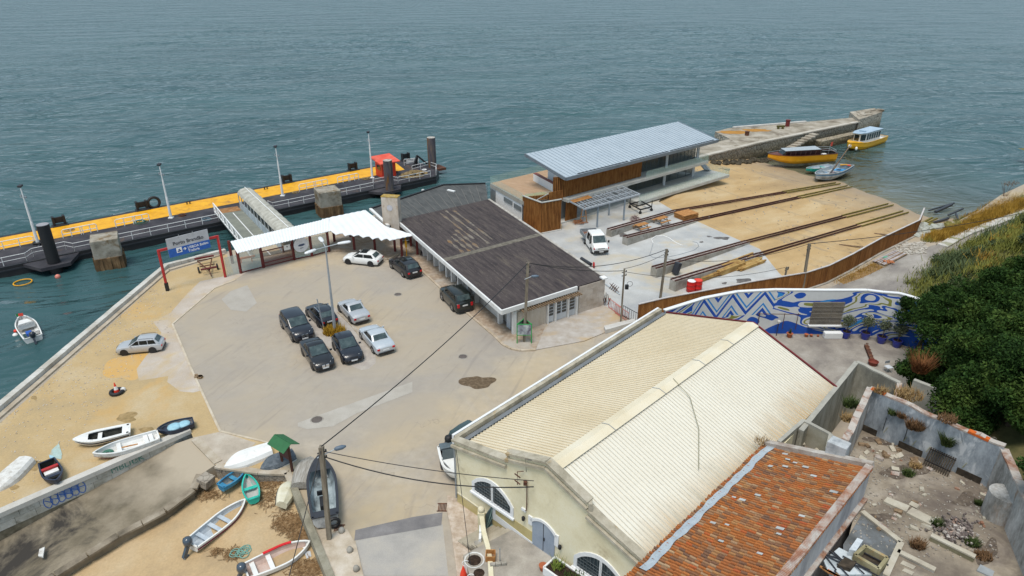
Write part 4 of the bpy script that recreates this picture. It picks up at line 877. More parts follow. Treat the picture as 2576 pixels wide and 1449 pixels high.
def slats(p,q,z0,z1,name,parent,cop=True,pitch=.2,back=.05):
 d=q-p;n=max(2,int(d.length/pitch));mb=MB();nn=V(d.y,-d.x,0).normalized()
 for i in range(n):a=lerp(p,q,(i+.5)/n);mb.beam(a+V(0,0,z0),a+V(0,0,z1),.1,.1,up=nn)
 o=mb.build(name,slat,parent)
 MB().panel(p-nn*back+V(0,0,z0+.05),q-nn*back+V(0,0,z0+.05),q-nn*back+V(0,0,z1-.05),p-nn*back+V(0,0,z1-.05),-.03).build('backing_board',mat('dark_backing',(.07,.032,.014),rough=.9),parent)
 if cop:MB().beam(p+V(0,0,z1+.05),q+V(0,0,z1+.05),.2,.1).build('coping',bconc,parent)
slats(B(-.1,-.2),B(15.0,-.2),F1+.05,6.1,'slat_screen',t,False)
slats(B(-1.3,.5),B(-.1,-.2),F1-.2,6.1,'slat_screen',t,False)
slats(B(.1,-.5),B(2.2,-.5),.05,F1-.42,'slat_screen',t,False)
slats(B(-2.2,.2),B(-.2,-.1),F1-.3,4.35,'slat_screen',t,False);slats(B(-4.4,1.6),B(-1.4,.35),F1+.0,3.95,'slat_screen',t,False)
MB().beam(B(-2.4,.2,4.2),B(-4.95,-.6,4.15),.08).build('hand_rail',bconc,t)
# glass balustrades
def balus(p,q,z,h=1.0,n=8,name='balustrade'):
 mb=MB()
 for i in range(n):
  a,b=lerp(p,q,(i+.02)/n),lerp(p,q,(i+.98)/n);mb.quad(a+V(0,0,z),b+V(0,0,z),b+V(0,0,z+h),a+V(0,0,z+h))
 mb.build(name,bal,t)
balus(B(12.4,-2.25),B(33.95,-2.25),.62,1.0,15);balus(B(33.95,-2.25),B(33.95,2),.62,1.0,3)
balus(B(15,-1.1),B(29.55,-1.1),F1,.95,11);balus(B(29.55,-1.1),B(29.55,6),F1,.95,4)
balus(B(-4.95,2.0),B(-3.3,10.8),F1,1.0,6);balus(B(-3.3,10.8),B(12,10.8),F1,1.0,10);balus(B(-4.8,1.9),B(-1.5,.6),F1,1.0,3)
mb=MB()
for i in range(14):mb.box(tuple(B(30.2+i*.24,1.4,3.2-i*.19)),(.3,1.1,.06),rz=R(40))
mb.beam(B(30.2,.85,3.2),B(33.5,.85,.6),.08,.25);mb.beam(B(30.2,1.95,3.2),B(33.5,1.95,.6),.08,.25);mb.build('outside_stair',M['steel'],t)
mb=MB();mb.tube([V(-5.6,93.6,.4),V(-3.6,95.4,.6)],.05).tube([V(-5.6,93.6,1.2),V(-3.6,95.4,1.5)],.05).tube([V(-5.6,93.6,0),V(-5.6,93.6,1.2)],.05).tube([V(-3.6,95.4,0),V(-3.6,95.4,1.5)],.05)
mb.tube([V(-5.6,93.6,.8),V(-3.6,95.4,1.05)],.05);one(mb,'quay_railing',M['grey'],'grey railing between the dark rear roof and the boathouse terrace','railing')
# timber enclosure in front
t=thing('timber_enclosure','tall timber-slatted enclosure with a pale coping beside the old roof','enclosure',B(-4.9,-1.5))
sc=[B(-4.9,2.2),B(-4.95,-1.45),B(-2.15,-2.0)]
slats(sc[0],sc[1],.02,3.95,'slat_wall',t);slats(sc[1],sc[2],.02,3.95,'slat_wall',t)
MB().prism([B(-4.7,2.0),B(-4.75,-1.3),B(-2.2,-1.8),B(-2.0,.3)],3.0,3.1).build('inner_roof',bconc,t)
MB().beam(sc[1]+V(0,0,.04)-bv*.1,sc[2]+V(0,0,.04)-bv*.1,.3,.12).build('footing',bconc,t)
# pergola
t=thing('pergola','grey steel pergola with an open grid top in front of the boathouse','pergola',B(6,-4))
pg=[G('z3',*c,3.0) for c in [(1000,725),(1160,810),(1615,680),(1460,610)]];gm=flat('pergola_grey',(.45,.49,.53),.5,.2)
pa,pb=pg[0],pg[1];pd=B(10.7,-.6,3.0)-pa;pd=pg[3]-pg[0]
PG=lambda u,v,z=3.0:(lambda q:V(q.x,q.y,z))(pa+(pg[3]-pa)*u+(pb-pa)*v)
mb=MB()
for v in (0,1):mb.beam(PG(0,v),PG(1,v),.16,.2)
for v in (.33,.66):mb.beam(PG(.02,v),PG(.98,v),.07,.12)
for i in range(10):mb.beam(PG(i/9,0),PG(i/9,1),.13 if i in (0,9) else .09,.18)
mb.build('grid',gm,t)
mb=MB();rr=random.Random(3)
for i in range(9):
 for j in range(3):
  if i>1 or j>0:u0,u1=(i+.5)/9,(i+.55)/9;mb.beam(PG(u0,j/3),PG(u0,(j+1)/3),.06,.1) if rr.random()<.75 else None
mb.build('grid_bar',gm,t)
for k,pt in (('z3',(1265,965)),('z3',(1490,905))):
 p=G(k,*pt);MB().beam(p,p+V(0,0,2.92),.2,.2).build('post',flat('post_grey',(.22,.26,.3),.5),t)
 q=p+bv*2.6;MB().beam(q,q+V(0,0,2.92),.18,.18).build('post',flat('post_grey2',(.22,.26,.3),.5),t)
mb=MB()
for i in range(6):mb.beam(PG(0,.05+i*.075,3.14),PG(.33,.03+i*.075,3.14),.24,.05)
one(mb,'loose_planks',M['teak'],'orange planks laid on the left end of the pergola','planks')
p=G('z3',1120,925);mb=MB();mb.beam(p,p+V(.35,.25,2.5),.1);mb.beam(p+V(.9,.2,0),p+V(.6,.3,2.4),.1);mb.beam(p+V(.1,.1,.8),p+V(.8,.2,.8),.07);one(mb,'timber_prop',M['teak'],'orange timber props under the pergola behind the pickup','prop')
rr=random.Random(8);mb=MB()
for i in range(26):q=p+V(rr.uniform(-.7,.8),rr.uniform(-.9,.3),.1+rr.random()*.25);a=rr.uniform(0,3.1);mb.beam(q-V(math.cos(a),math.sin(a),0)*.35,q+V(math.cos(a),math.sin(a),.1)*.35,.07)
one(mb,'scrap_heap',mat('scrap',(.35,.13,.05),(.2,.2,.2),(.5,.25,.1),scale=6),'small heap of orange and rusty scrap beneath the pergola props','scrap heap')
# ================================================================== BOATYARD
rustrail=mat('rail_rust',(.075,.032,.026),(.05,.025,.022),(.12,.055,.04),scale=2,rough=.85)
mossrail=mat('rail_weedy',(.17,.14,.03),(.1,.08,.025),(.25,.2,.05),scale=2,rough=.9)
pinkc=mat('rail_bed',(.55,.48,.45),(.46,.4,.37),(.6,.55,.52),scale=2,rough=.9)
def slip(near,end,low,h0,lab,wm=None):
# concrete beam from near (top height h0) to end, then rails over the sand down to low
 t=thing('slipway_rail',lab,'slipway rail',near,group='slipway rails down the beach')
 d=(end-near);dn=V(d.x,d.y,0).normalized();n=V(-dn.y,dn.x,0)
 a0,a1=near,end
 mb=MB();w_=.42
 mb.add([a0-n*w_+V(0,0,-.05),a0+n*w_+V(0,0,-.05),a1+n*w_+V(0,0,-.3),a1-n*w_+V(0,0,-.3),a0-n*w_+V(0,0,h0),a0+n*w_+V(0,0,h0),a1+n*w_+V(0,0,.16),a1-n*w_+V(0,0,.16)],[(3,2,1,0),(4,5,6,7),(0,1,5,4),(1,2,6,5),(2,3,7,6),(3,0,4,7)])
 mb.build('concrete_beam',M['conc'],t)
 mb=MB();mb.add([a0-n*.16+V(0,0,h0+.012),a0+n*.16+V(0,0,h0+.012),a1+n*.16+V(0,0,.172),a1-n*.16+V(0,0,.172)],[(3,2,1,0),(0,1,2,3)]);mb.build('rail_bed',pinkc,t)
 for s_ in (-.27,.27):
  MB().beam(a0+n*s_+V(0,0,h0+.05),a1+n*s_+V(0,0,.21),.16,.13).build('rail',rustrail,t)
  pts=[lerp(a1,low,i/8) for i in range(9)]
  zz=[max(beach_z(q.x,q.y),.0 if i==0 else-9)+.12 for i,q in enumerate(pts)]
  z0_,z1_=.18,beach_z(low.x,low.y)+.16
  mid=5
  P_=[V(q.x,q.y,max(lerp(z0_,z1_,(i/8)),beach_z(q.x,q.y)+.07))+n*s_ for i,q in enumerate(pts)]
  m_=MB();
  for a,b in zip(P_[:mid],P_[1:mid+1]):m_.beam(a,b,.11,.16)
  m_.build('beach_rail',rustrail,t)
  m_=MB();off=n*(.15 if s_>0 else-.1)
  for a,b in zip(P_[mid:-1],P_[mid+1:]):m_.beam(a+off,b+off,.13,.16)
  m_.build('weedy_rail',mossrail,t)
slip(G('z3',1365,1040),G('z6',850,108),G('z4',1380,716,-2.35),.85,'slipway rail beam nearest the boathouse')
slip(G('z3',1500,1112),G('z6',1000,190),G('z4',1480,740,-2.35),.95,'slipway rail beam on the near side of the picnic tables')
slip(G('z6',655,660),G('z6',1450,372),G('z4',1830,888,-2.2),1.05,'slipway rail beam beyond the brown timber stack, third from the boathouse')
slip(G('z6',815,775),G('z6',1560,478),G('z4',1960,940,-2.0),1.12,'slipway rail beam right behind the red drums and timber stack')
# picnic tables
def picnic():
 t=thing('picnic_table','','picnic table',group='picnic tables in the boatyard')
 mb=MB()
 for i in range(5):mb.box((0,-.32+.16*i,.75),(1.8,.14,.045))
 mb.build('table_top',M['teak'],t,world=False)
 for s_ in (-1,1):
  MB().box((0,s_*.75-.07,.45),(1.8,.13,.045)).box((0,s_*.75+.07,.45),(1.8,.13,.045)).build('bench',M['teak'],t,world=False)
  m_=MB();x=s_*.65;m_.beam((x,-.25,.72),(x,-.75,0),.09,.05,up=(1,0,0));m_.beam((x,.25,.72),(x,.75,0),.09,.05,up=(1,0,0));m_.beam((x,-.82,.41),(x,.82,.41),.05,.1);m_.build('trestle',M['wood'],t,world=False)
 return t
t=picnic();t.matrix_basis=Matrix.Translation(G('z3',1640,985)) @ Matrix.Rotation(R(35),4,'Z');t['label']='orange wooden picnic table on the yard, the one nearer the pickup'
copy_tree(t,G('z3',1810,930),R(38),'orange wooden picnic table on the yard, the one nearer the plywood stack')
p=G('z3',2020,880);t=thing('plywood_stack','stack of orange plywood sheets lying between the slipway beams','plywood stack',p)
for i in range(5):MB().box((p.x,p.y,.08+.14*i),(2.6,1.9,.07),rz=R(30)+.03*(-1)**i).build('sheet',M['teak'],t)
mb=MB()
for d in (-.9,0,.9):mb.box((p.x+d*.8,p.y+d*.5,.03),(.12,1.9,.08),rz=R(30))
mb.build('battens',M['wood'],t)
# stacked timber
p0,p1=G('z6',1040,715),G('z6',1530,530);d=(p1-p0).normalized();n=V(-d.y,d.x,0)
def timber(a,L,cnt,lay,lab,seed,w_=.17):
 rr=random.Random(seed);t=thing('timber_stack',lab,'timber stack',a,group='stacks of sawn timber')
 k=0
 for j in range(lay):
  for i in range(cnt):
   q=a+n*((i-cnt/2)*w_*1.04)+V(0,0,.1+j*.15)+d*rr.uniform(-.35,.35)
   MB().beam(q,q+d*(L+rr.uniform(-.3,.3))+n*rr.uniform(-.06,.06),w_*.92,.13).build('plank',tm,t);k+=1
tm=mat('sawn_timber',(.4,.25,.085),(.28,.15,.05),(.5,.35,.15),scale=1.2,fine=20,rough=.8)
timber(G('z6',1010,700),3.0,6,3,'near short end of the brown timber piled by the red drums',1)
timber(G('z6',1170,640),4.4,8,4,'thick middle pile of brown timber beside the slipway beam',2)
timber(G('z6',1370,600),4.2,6,2,'far low pile of brown timber reaching the sand edge',3)
timber(G('z6',1200,590),6.0,3,2,'long thin timber leaning along the slipway beam behind the piles',4,.2)
# drums
def drum(p,top,lab):
 t=thing('oil_drum',lab,'drum',p,group='red drums by the timber')
 MB().lathe((0,0,0),[(.33,0),(.36,.02),(.36,.28),(.38,.3),(.36,.32),(.36,.62),(.38,.64),(.36,.66),(.36,.93),(.37,.96)],20).build('barrel',flat('drum_red',(.55,.015,.012),.4),t,world=False,smooth=True)
 MB().cyl((0,0,.95),.34,.025,20).build('lid',top,t,world=False)
 t.matrix_basis=t.matrix_basis @ Matrix.Scale(1.22,4)
drum(G('z6',972,783),M['white'],'red drum with a white lid in front of the timber stack')
drum(G('z6',1028,776),M['orange'],'red drum with an orange-red lid in front of the timber stack')
# black launching trolley
p=G('z3',1640,790);t=thing('launch_trolley','black steel launching trolley frame standing before the boathouse balcony','trolley',p);q=[G('z3',x,y,.6) for x,y in [(1545,765),(1635,815),(1730,790),(1640,742)]]
mb=MB()
for a,b in zip(q,q[1:]+q[:1]):mb.beam(a,b,.14)
mb.beam(lerp(q[0],q[1],.5),lerp(q[3],q[2],.5),.1)
mb.build('frame',M['black'],t)
for c in q:MB().lathe((c.x,c.y,.2),[(.2,-.07),(.2,.07)],12,axis='Y').beam((c.x,c.y,.2),(c.x,c.y,.6),.1).build('wheel',M['black'],t)
for c in (q[0],q[2]):MB().beam(c,c+V(0,0,.9),.09).build('guide_post',M['black'],t)
# hose, pipe, tyre, bicycle rack, barriers
hp=[(655,375),(640,340),(680,312),(740,310),(790,330),(840,365),(880,385),(905,395)]
one(MB().tube([G('z6',x,y,.05) for x,y in hp],.055,6),'hose',M['white'],'thick white hose looped on the yard concrete','hose')
hp=[(655,375),(640,430),(625,470),(650,495),(760,495),(880,470),(1000,435),(1045,400),(1030,370),(990,360)]
one(MB().tube([G('z6',x,y,.03) for x,y in hp],.025,5),'cable',M['grey'],'thin grey cable trailing from the white hose','cable')
a,b=G('z6',45,525),G('z6',125,575);one(MB().tube([a+V(0,0,.3),b+V(0,0,.3)],.2,10),'pipe',M['dark'],'short black pipe lying behind the old ferry building','pipe')
q=b+V(.3,-.2,.3);one(MB().ring(q,.25,.1,14,6,axis='X'),'pipe_ring',M['red'],'red ring at the end of the black pipe','ring')
a,b=G('z6',850,640),G('z6',870,600);one(MB().box((a.x,a.y,.75),(.5,.7,1.3),rz=.5,ry=.3),'fender_block',M['dark'],'dark rubber block leaning on the last slipway beam','block',bevel=.08)
# bike racks
def rack(a,b,lab):
 t=thing('bicycle_rack',lab,'bicycle rack',a)
 MB().beam(a+V(0,0,.06),b+V(0,0,.06),.14,.1).build('base_bar',M['steel'],t);m_=MB()
 for i in range(4):q=lerp(a,b,.45+i*.12);m_.beam(q+V(-.2,.1,.05),q+V(.2,.1,.65),.05);m_.beam(q+V(.2,.1,.05),q+V(-.2,.1,.65),.05)
 m_.build('hoops',M['rust'],t)
rack(G('z6',245,725),G('z6',370,815),'steel bicycle rack on the yard behind the stone wall')
def barrier(a,b,m,lab,n=9,h=1.05):
 t=thing('crowd_barrier',lab,'barrier',a,group='crowd barriers by the yard entrance');mb=MB();up=V(0,0,h)
 mb.tube([a+V(0,0,.15),a+up,b+up,b+V(0,0,.15),a+V(0,0,.15)],.035,5);mb.build('frame',m,t);mb=MB()
 for i in range(1,n):q=lerp(a,b,i/n);mb.tube([q+V(0,0,.15),q+up],.018,4)
 mb.build('bars',m,t)
 m_=MB();dd=(b-a).normalized();nn=V(-dd.y,dd.x,0)
 for q in (lerp(a,b,.1),lerp(a,b,.9)):m_.beam(q-nn*.3+V(0,0,.03),q+nn*.3+V(0,0,.03),.05)
 m_.build('feet',m,t)
pk=flat('faded_red',(.5,.17,.14),.6)
barrier(G('z6',275,925),G('z6',390,1010),pk,'faded red barrier panel by the yard entrance, nearer the stone wall')
barrier(G('z6',330,975),G('z6',440,1050),pk,'faded red barrier panel by the yard entrance, beside the thin pole')
barrier(G('z6',395,1000),G('z6',520,1070),M['dark'],'grey barrier panel between the thin pole and the timber fence',7,1.2)
rr=random.Random(1);p=G('z6',235,890);mb=MB()
for i in range(14):q=p+V(rr.uniform(-.4,.6),rr.uniform(-.5,.5),0);mb.tube([q,q+V(rr.uniform(-.3,.3),rr.uniform(-.3,.3),rr.uniform(.6,1.1))],.03,4)
one(mb,'stacked_frames',M['rust'],'rusty metal frames stacked against the stone wall corner','frames')
one(MB().prism([G('z6',235,1110),G('z6',500,1045),G('z6',515,1070),G('z6',250,1145)],0,.42),'concrete_block',mat('pale_concrete',(.52,.5,.47),(.44,.42,.38),(.58,.57,.55),rough=.9),'long pale concrete block lying by the fence end','concrete block',bevel=.03)
p=G('z3',1585,920);rr=random.Random(6);mb=MB()
for i in range(240):
 a,e=rr.uniform(0,6.28),rr.uniform(.2,1.4);q=p+V(0,0,.1);r_=rr.uniform(.3,.85);s_=q+V(math.cos(a)*math.cos(e)*r_,math.sin(a)*math.cos(e)*r_,math.sin(e)*r_)
 dx=V(rr.uniform(-1,1),rr.uniform(-1,1),rr.uniform(-1,1)).normalized()*.09;dy=dx.cross(V(rr.random(),1,rr.random())).normalized()*.05
 mb.quad(s_-dx,s_-dy,s_+dx,s_+dy)
one(mb,'shrub',mat('twiggy_pink',(.3,.2,.2),(.2,.12,.12),(.5,.42,.42),scale=8),'dry pinkish shrub growing beside the first slipway beam','shrub')
# timber fence curving down to the shore
fp=[V(11.6,56.0,0)]+Gs('z6',[(740,1000),(1100,930),(1500,850),(1930,775)])+FE[1:]
t=thing('timber_fence','long brown timber board fence with a pale capping round the boatyard','fence',fp[4])
mb=MB();fm2=mat('fence_board',(.24,.1,.028),(.14,.055,.017),(.33,.155,.05),scale=1.6,fine=10,stretch=(1.6,1.6,.2),rough=.8)
def foff(a,b):d=(b-a).normalized();return V(d.y,-d.x,0)
fh=lambda i:1.95
cum=0
for a,b in zip(fp,fp[1:]):
 n=int((b-a).length/.16)
 for i in range(n):q=lerp(a,b,(i+.5)/n);mb.beam(q+V(0,0,.12),q+V(0,0,1.98),.145,.05+.02*(i % 2),up=foff(a,b))
mb.build('boards',fm2,t);mb=MB();m2=MB()
for a,b in zip(fp,fp[1:]):mb.beam(a+V(0,0,2.02),b+V(0,0,2.02),.16,.07);m2.beam(a+V(0,0,.02),b+V(0,0,.02),.5,.2)
mb.build('capping',mat('fence_cap',(.5,.47,.46),(.4,.37,.36),(.58,.56,.55),scale=1,rough=.85),t);m2.build('footing',M['conc'],t)
# ================================================================== OLD PIER
pst=mat('pier_stone',(.34,.3,.24),(.2,.17,.13),(.47,.43,.37),scale=.35,fine=4,rough=.96,bump=.6,bscale=2.5,spot=(.13,.1,.07),spot_scale=.25,spot_th=.6)
pwl,nt,pr=newmat('pier_wall');g=nt.nodes.new('ShaderNodeNewGeometry');sx=nt.nodes.new('ShaderNodeSeparateXYZ');nt.links.new(g.outputs['Position'],sx.inputs[0]);vec=_map(nt)
vo=nt.nodes.new('ShaderNodeTexVoronoi');vo.feature='DISTANCE_TO_EDGE';vo.inputs['Scale'].default_value=1.3;nt.links.new(vec,vo.inputs[0])
hh=_math(nt,'ADD',sx.outputs[2],_math(nt,'MULTIPLY',_noise(nt,vec,.6,5),1.6))
col=_ramp(nt,_math(nt,'MULTIPLY',_math(nt,'ADD',hh,2.6),.28),[(.12,(.03,.026,.018)),(.4,(.12,.095,.05)),(.62,(.3,.25,.17)),(.9,(.42,.37,.3))])
nt.links.new(_mix(nt,_ramp(nt,vo.outputs['Distance'],[(0,(1,1,1)),(.07,(0,0,0))]),col,(.05,.04,.03)),pr.inputs['Base Color']);pr.inputs['Roughness'].default_value=.95
bn=nt.nodes.new('ShaderNodeBump');bn.inputs['Strength'].default_value=.8;bn.inputs['Distance'].default_value=.25;nt.links.new(vo.outputs['Distance'],bn.inputs['Height']);nt.links.new(bn.outputs[0],pr.inputs['Normal'])
t=thing('stone_pier','old stone pier with broken steps and a ruined head running out into the water','pier',V(55,138,WL))
PZt=.35
front=[V(31.5,115.3,0),V(45.8,126.5,0),V(54.7,132.7,0),V(73.2,145.4,0)]
back=[V(74,150,0),V(62,145.4,0),V(54,142.6,0),V(50.5,140.8,0),V(44.4,139.6,0),V(40.4,136.2,0),V(41.5,129.6,0),V(30,121,0)]
mb=MB();mb.prism(front+back,-5,PZt,0,1);mb.build('body',[pwl,pst],t)
mb=MB()
for a,b in zip(front,front[1:]):mb.beam(a+V(0,0,PZt+.06),b+V(0,0,PZt+.06),.9,.22)
mb.build('front_coping',mat('pier_coping',(.46,.42,.36),(.36,.32,.26),(.54,.51,.46),scale=.8,rough=.95),t)
MB().beam(V(45,139.4,.45),V(62,145.2,.45),.6,.3).build('rear_kerb',mat('pier_kerb',(.52,.5,.47),rough=.95),t)
rr=random.Random(12)
mb=MB();mb.prism([V(72.8,144.6,0),V(82.0,153.2,0),V(82.2,157.6,0),V(74.6,153,0)],-5,1.0,0,1)
for i in range(16):q=lerp(V(73.5,149,0),V(81.5,155.5,0),rr.random());mb.box((q.x+rr.uniform(-1,1),q.y+rr.uniform(-1.4,1.4),1.0+rr.uniform(-.05,.15)),(rr.uniform(.8,2),rr.uniform(.6,1.4),.4),rz=rr.uniform(.4,.9),mi=1)
mb.build('pier_head',[pwl,pst],t,bevel=.06)
mb=MB()
for i in range(11):q=lerp(V(58.6,134.6,0),V(49.5,128.0,0),i/10)+V(.45,-.75,0);mb.box((q.x+rr.uniform(-.1,.1),q.y,PZt-.1-i*.26),(1.25,1.5,.3),rz=R(35)+rr.uniform(-.12,.12),rx=rr.uniform(-.06,.06))
mb.build('stair',pst,t,bevel=.04)
mb=MB();mb.prism([V(59.8,134.6,0),V(72.6,143.4,0),V(73.6,142.2,0),V(60.6,133.2,0)],-5,-1.0);mb.build('lower_ledge',pwl,t)
for c,r_,s in (((44,135.4),2.6,1),((49,137.2),2.2,2)):
 rr2=random.Random(s);mb=MB();n=18;pts=[(c[0]+r_*1.3*math.cos(6.283*i/n)*rr2.uniform(.7,1.1),c[1]+r_*.7*math.sin(6.283*i/n)*rr2.uniform(.7,1.1)) for i in range(n)];mb.sheet(pts,PZt+.01);mb.build('lichen_patch',mat('orange_lichen',(.4,.19,.04),(.3,.17,.06),(.45,.24,.06),scale=.9,rough=.95),t)
for x,y,lab,m,r_,h in (('z4',(948,228),'tall dark red bollard on the old pier',M['maroon'],.42,1.35),('z4',(605,305),'rusty bollard stump by the orange lichen on the pier',M['rust'],.4,.8)):
 p=G(x,*y,PZt);one(MB().lathe((p.x,p.y,PZt),[(r_,0),(r_,h*.85),(r_*1.15,h*.88),(r_*1.15,h)],14),'bollard',m,lab,'bollard')
p=G('z4',888,250,PZt);one(MB().beam(p+V(-.7,0,.5),p+V(.9,.2,.5),.35).beam(p+V(-.4,0,0),p+V(-.4,0,.5),.35).beam(p+V(.5,0,0),p+V(.5,0,.5),.35),'mooring_cleat',mat('olive_iron',(.1,.09,.03),rough=.9),'olive iron cleat on the old pier beside the red bollard','cleat')
# rocks at the pier foot and shore
rockm=mat('foreshore_rock',(.07,.058,.04),(.035,.03,.022),(.13,.11,.075),scale=1.5,rough=.9,bump=.5)
def rock(p,s,rr,m,name='rock',lab='',grp=None,sq=.7):
 mb=MB();vs=[];n=7
 mb.ball((0,0,0),1,8)
 mb.v=[tuple(Vector(v)*(1+.28*math.sin(v[0]*5+s*9)*math.cos(v[1]*4+s*5)+rr.uniform(-.14,.14))) for v in mb.v]
 o=mb.build(name,m);o.location=p;o.scale=(s*rr.uniform(.8,1.3),s*rr.uniform(.8,1.2),s*sq);o.rotation_euler=(rr.uniform(-.3,.3),rr.uniform(-.3,.3),rr.uniform(0,6));return tag(o,lab,'rock',grp)
rr=random.Random(31)
for i in range(34):
 q=lerp(V(34.5,116.9,0),V(50,128.6,0),(i+rr.random()*.6)/34)+V(.5,-.8,0)*rr.uniform(.6,1.9)
 rock(V(q.x,q.y,beach_z(q.x,q.y)+.12),rr.uniform(.35,.75),rr,rockm,'rock','dark weedy rock at the foot of the old pier','dark rocks along the pier foot')
rk=mat('pale_boulder',(.4,.42,.38),(.3,.31,.27),(.5,.52,.5),scale=1.2,rough=.92,bump=.3);rkg=mat('mossy_boulder',(.18,.16,.05),(.11,.1,.035),(.27,.24,.1),scale=1.2,rough=.95)
for i,(x,y,s,m) in enumerate([(1260,455,.75,0),(1300,430,.6,0),(1320,415,.5,0),(1290,480,.7,0),(1330,490,.7,0),(1345,455,.7,0),(1420,450,1.0,0),(1385,420,.55,1),(1380,460,.6,0),(1260,510,.6,0),(1450,430,.6,1),(1540,420,.7,1),(1500,440,.6,1),(1400,480,.6,1),(1610,400,.5,1)]):
 q=G('z5',x,y,-.3);rock(V(q.x,q.y,-.05),s,rr,rkg if m else rk,'boulder','olive mossy boulder at the shore past the fence' if m else 'pale grey boulder piled at the far end of the timber fence','mossy shore boulders' if m else 'pale boulders at the fence end')
 # stranded timbers and posts in the shallows
for k,(a,b,z,r_,lab) in enumerate([((1270,405),(1395,345),-1.9,.14,'brown beam half buried in the sand, nearest the fence end'),((1300,405),(1435,352),-1.9,.13,'olive beam in the sand next to the one nearest the fence end'),((1390,390),(1530,350),-2.2,.2,'dark beam in the wet sand beside the mossy boulders'),((1365,280),(1580,220),-2.3,.12,'long thin black pole on the waterline'),((1420,293),(1560,232),-2.3,.22,'thick weedy black beam on the waterline'),((1530,320),(1655,268),-2.3,.14,'black plank sloping into the water right of the waterline beams'),((1595,305),(1615,375),-1.9,.14,'grey upright stake leaning at the shore'),((1645,355),(1700,312),-2.2,.12,'short black stick at the edge of the yellow grass')]):
 p,q=G('z5',*a,z),G('z5',*b,z);one(MB().beam(p+V(0,0,.05),q+V(0,0,.12),r_*1.6,r_*1.3),'driftwood_beam',mossrail if k<2 else M['dark'],lab,'driftwood beam','stranded beams by the shore')
for x,y,lab,sz in ((420,570,'small yellowish plank on the sand below the boathouse',.8),(1770,1090,'dark driftwood branch on the sand inside the fence',.9),(1500,1220,'pale driftwood pole lying on the sand near the fence',1.3)):
 p=G('z4',x,y,-.6);p.z=beach_z(p.x,p.y)+.06;one(MB().beam(p-V(sz,-sz*.4,0),p+V(sz,-sz*.4,.06),.18,.1),'driftwood',M['wood'],lab,'driftwood')
 # ================================================================== VEHICLES
tread=M['black'];trim=flat('black_trim',(.014,.014,.016),.5);platem=flat('number_plate',(.68,.69,.7),.4)
def paint(name,c,metal=.0,rough=.28):return mat(name,c,tuple(x*.94 for x in c),tuple(min(1,x*1.06) for x in c),scale=1.5,fine=30,rough=rough,metal=metal,coat=.5)
def wheel(x,y,r,parent,rim):
 o=MB().lathe((0,0,0),[(r*.7,-.1),(r*.93,-.1),(r,-.06),(r,.06),(r*.93,.1),(r*.7,.1)],20,axis='Y').build('wheel',tread,parent,world=False,smooth=False)
 o.location=(x,y,r)
 s_=1 if y>0 else-1
 mb=MB();mb.lathe((0,0,0),[(r*.66,s_*.075),(r*.7,s_*.102),(r*.62,s_*.108),(r*.6,s_*.09)],20,axis='Y')
 for k in range(5):
  a=2*math.pi*k/5;mb.beam((0,s_*.1,0),(r*.64*math.cos(a),s_*.1,r*.64*math.sin(a)),.07,.03,up=(0,1,0))
 mb.cyl((0,0,0),.001,.001);mb.build('rim',rim,o,world=False)
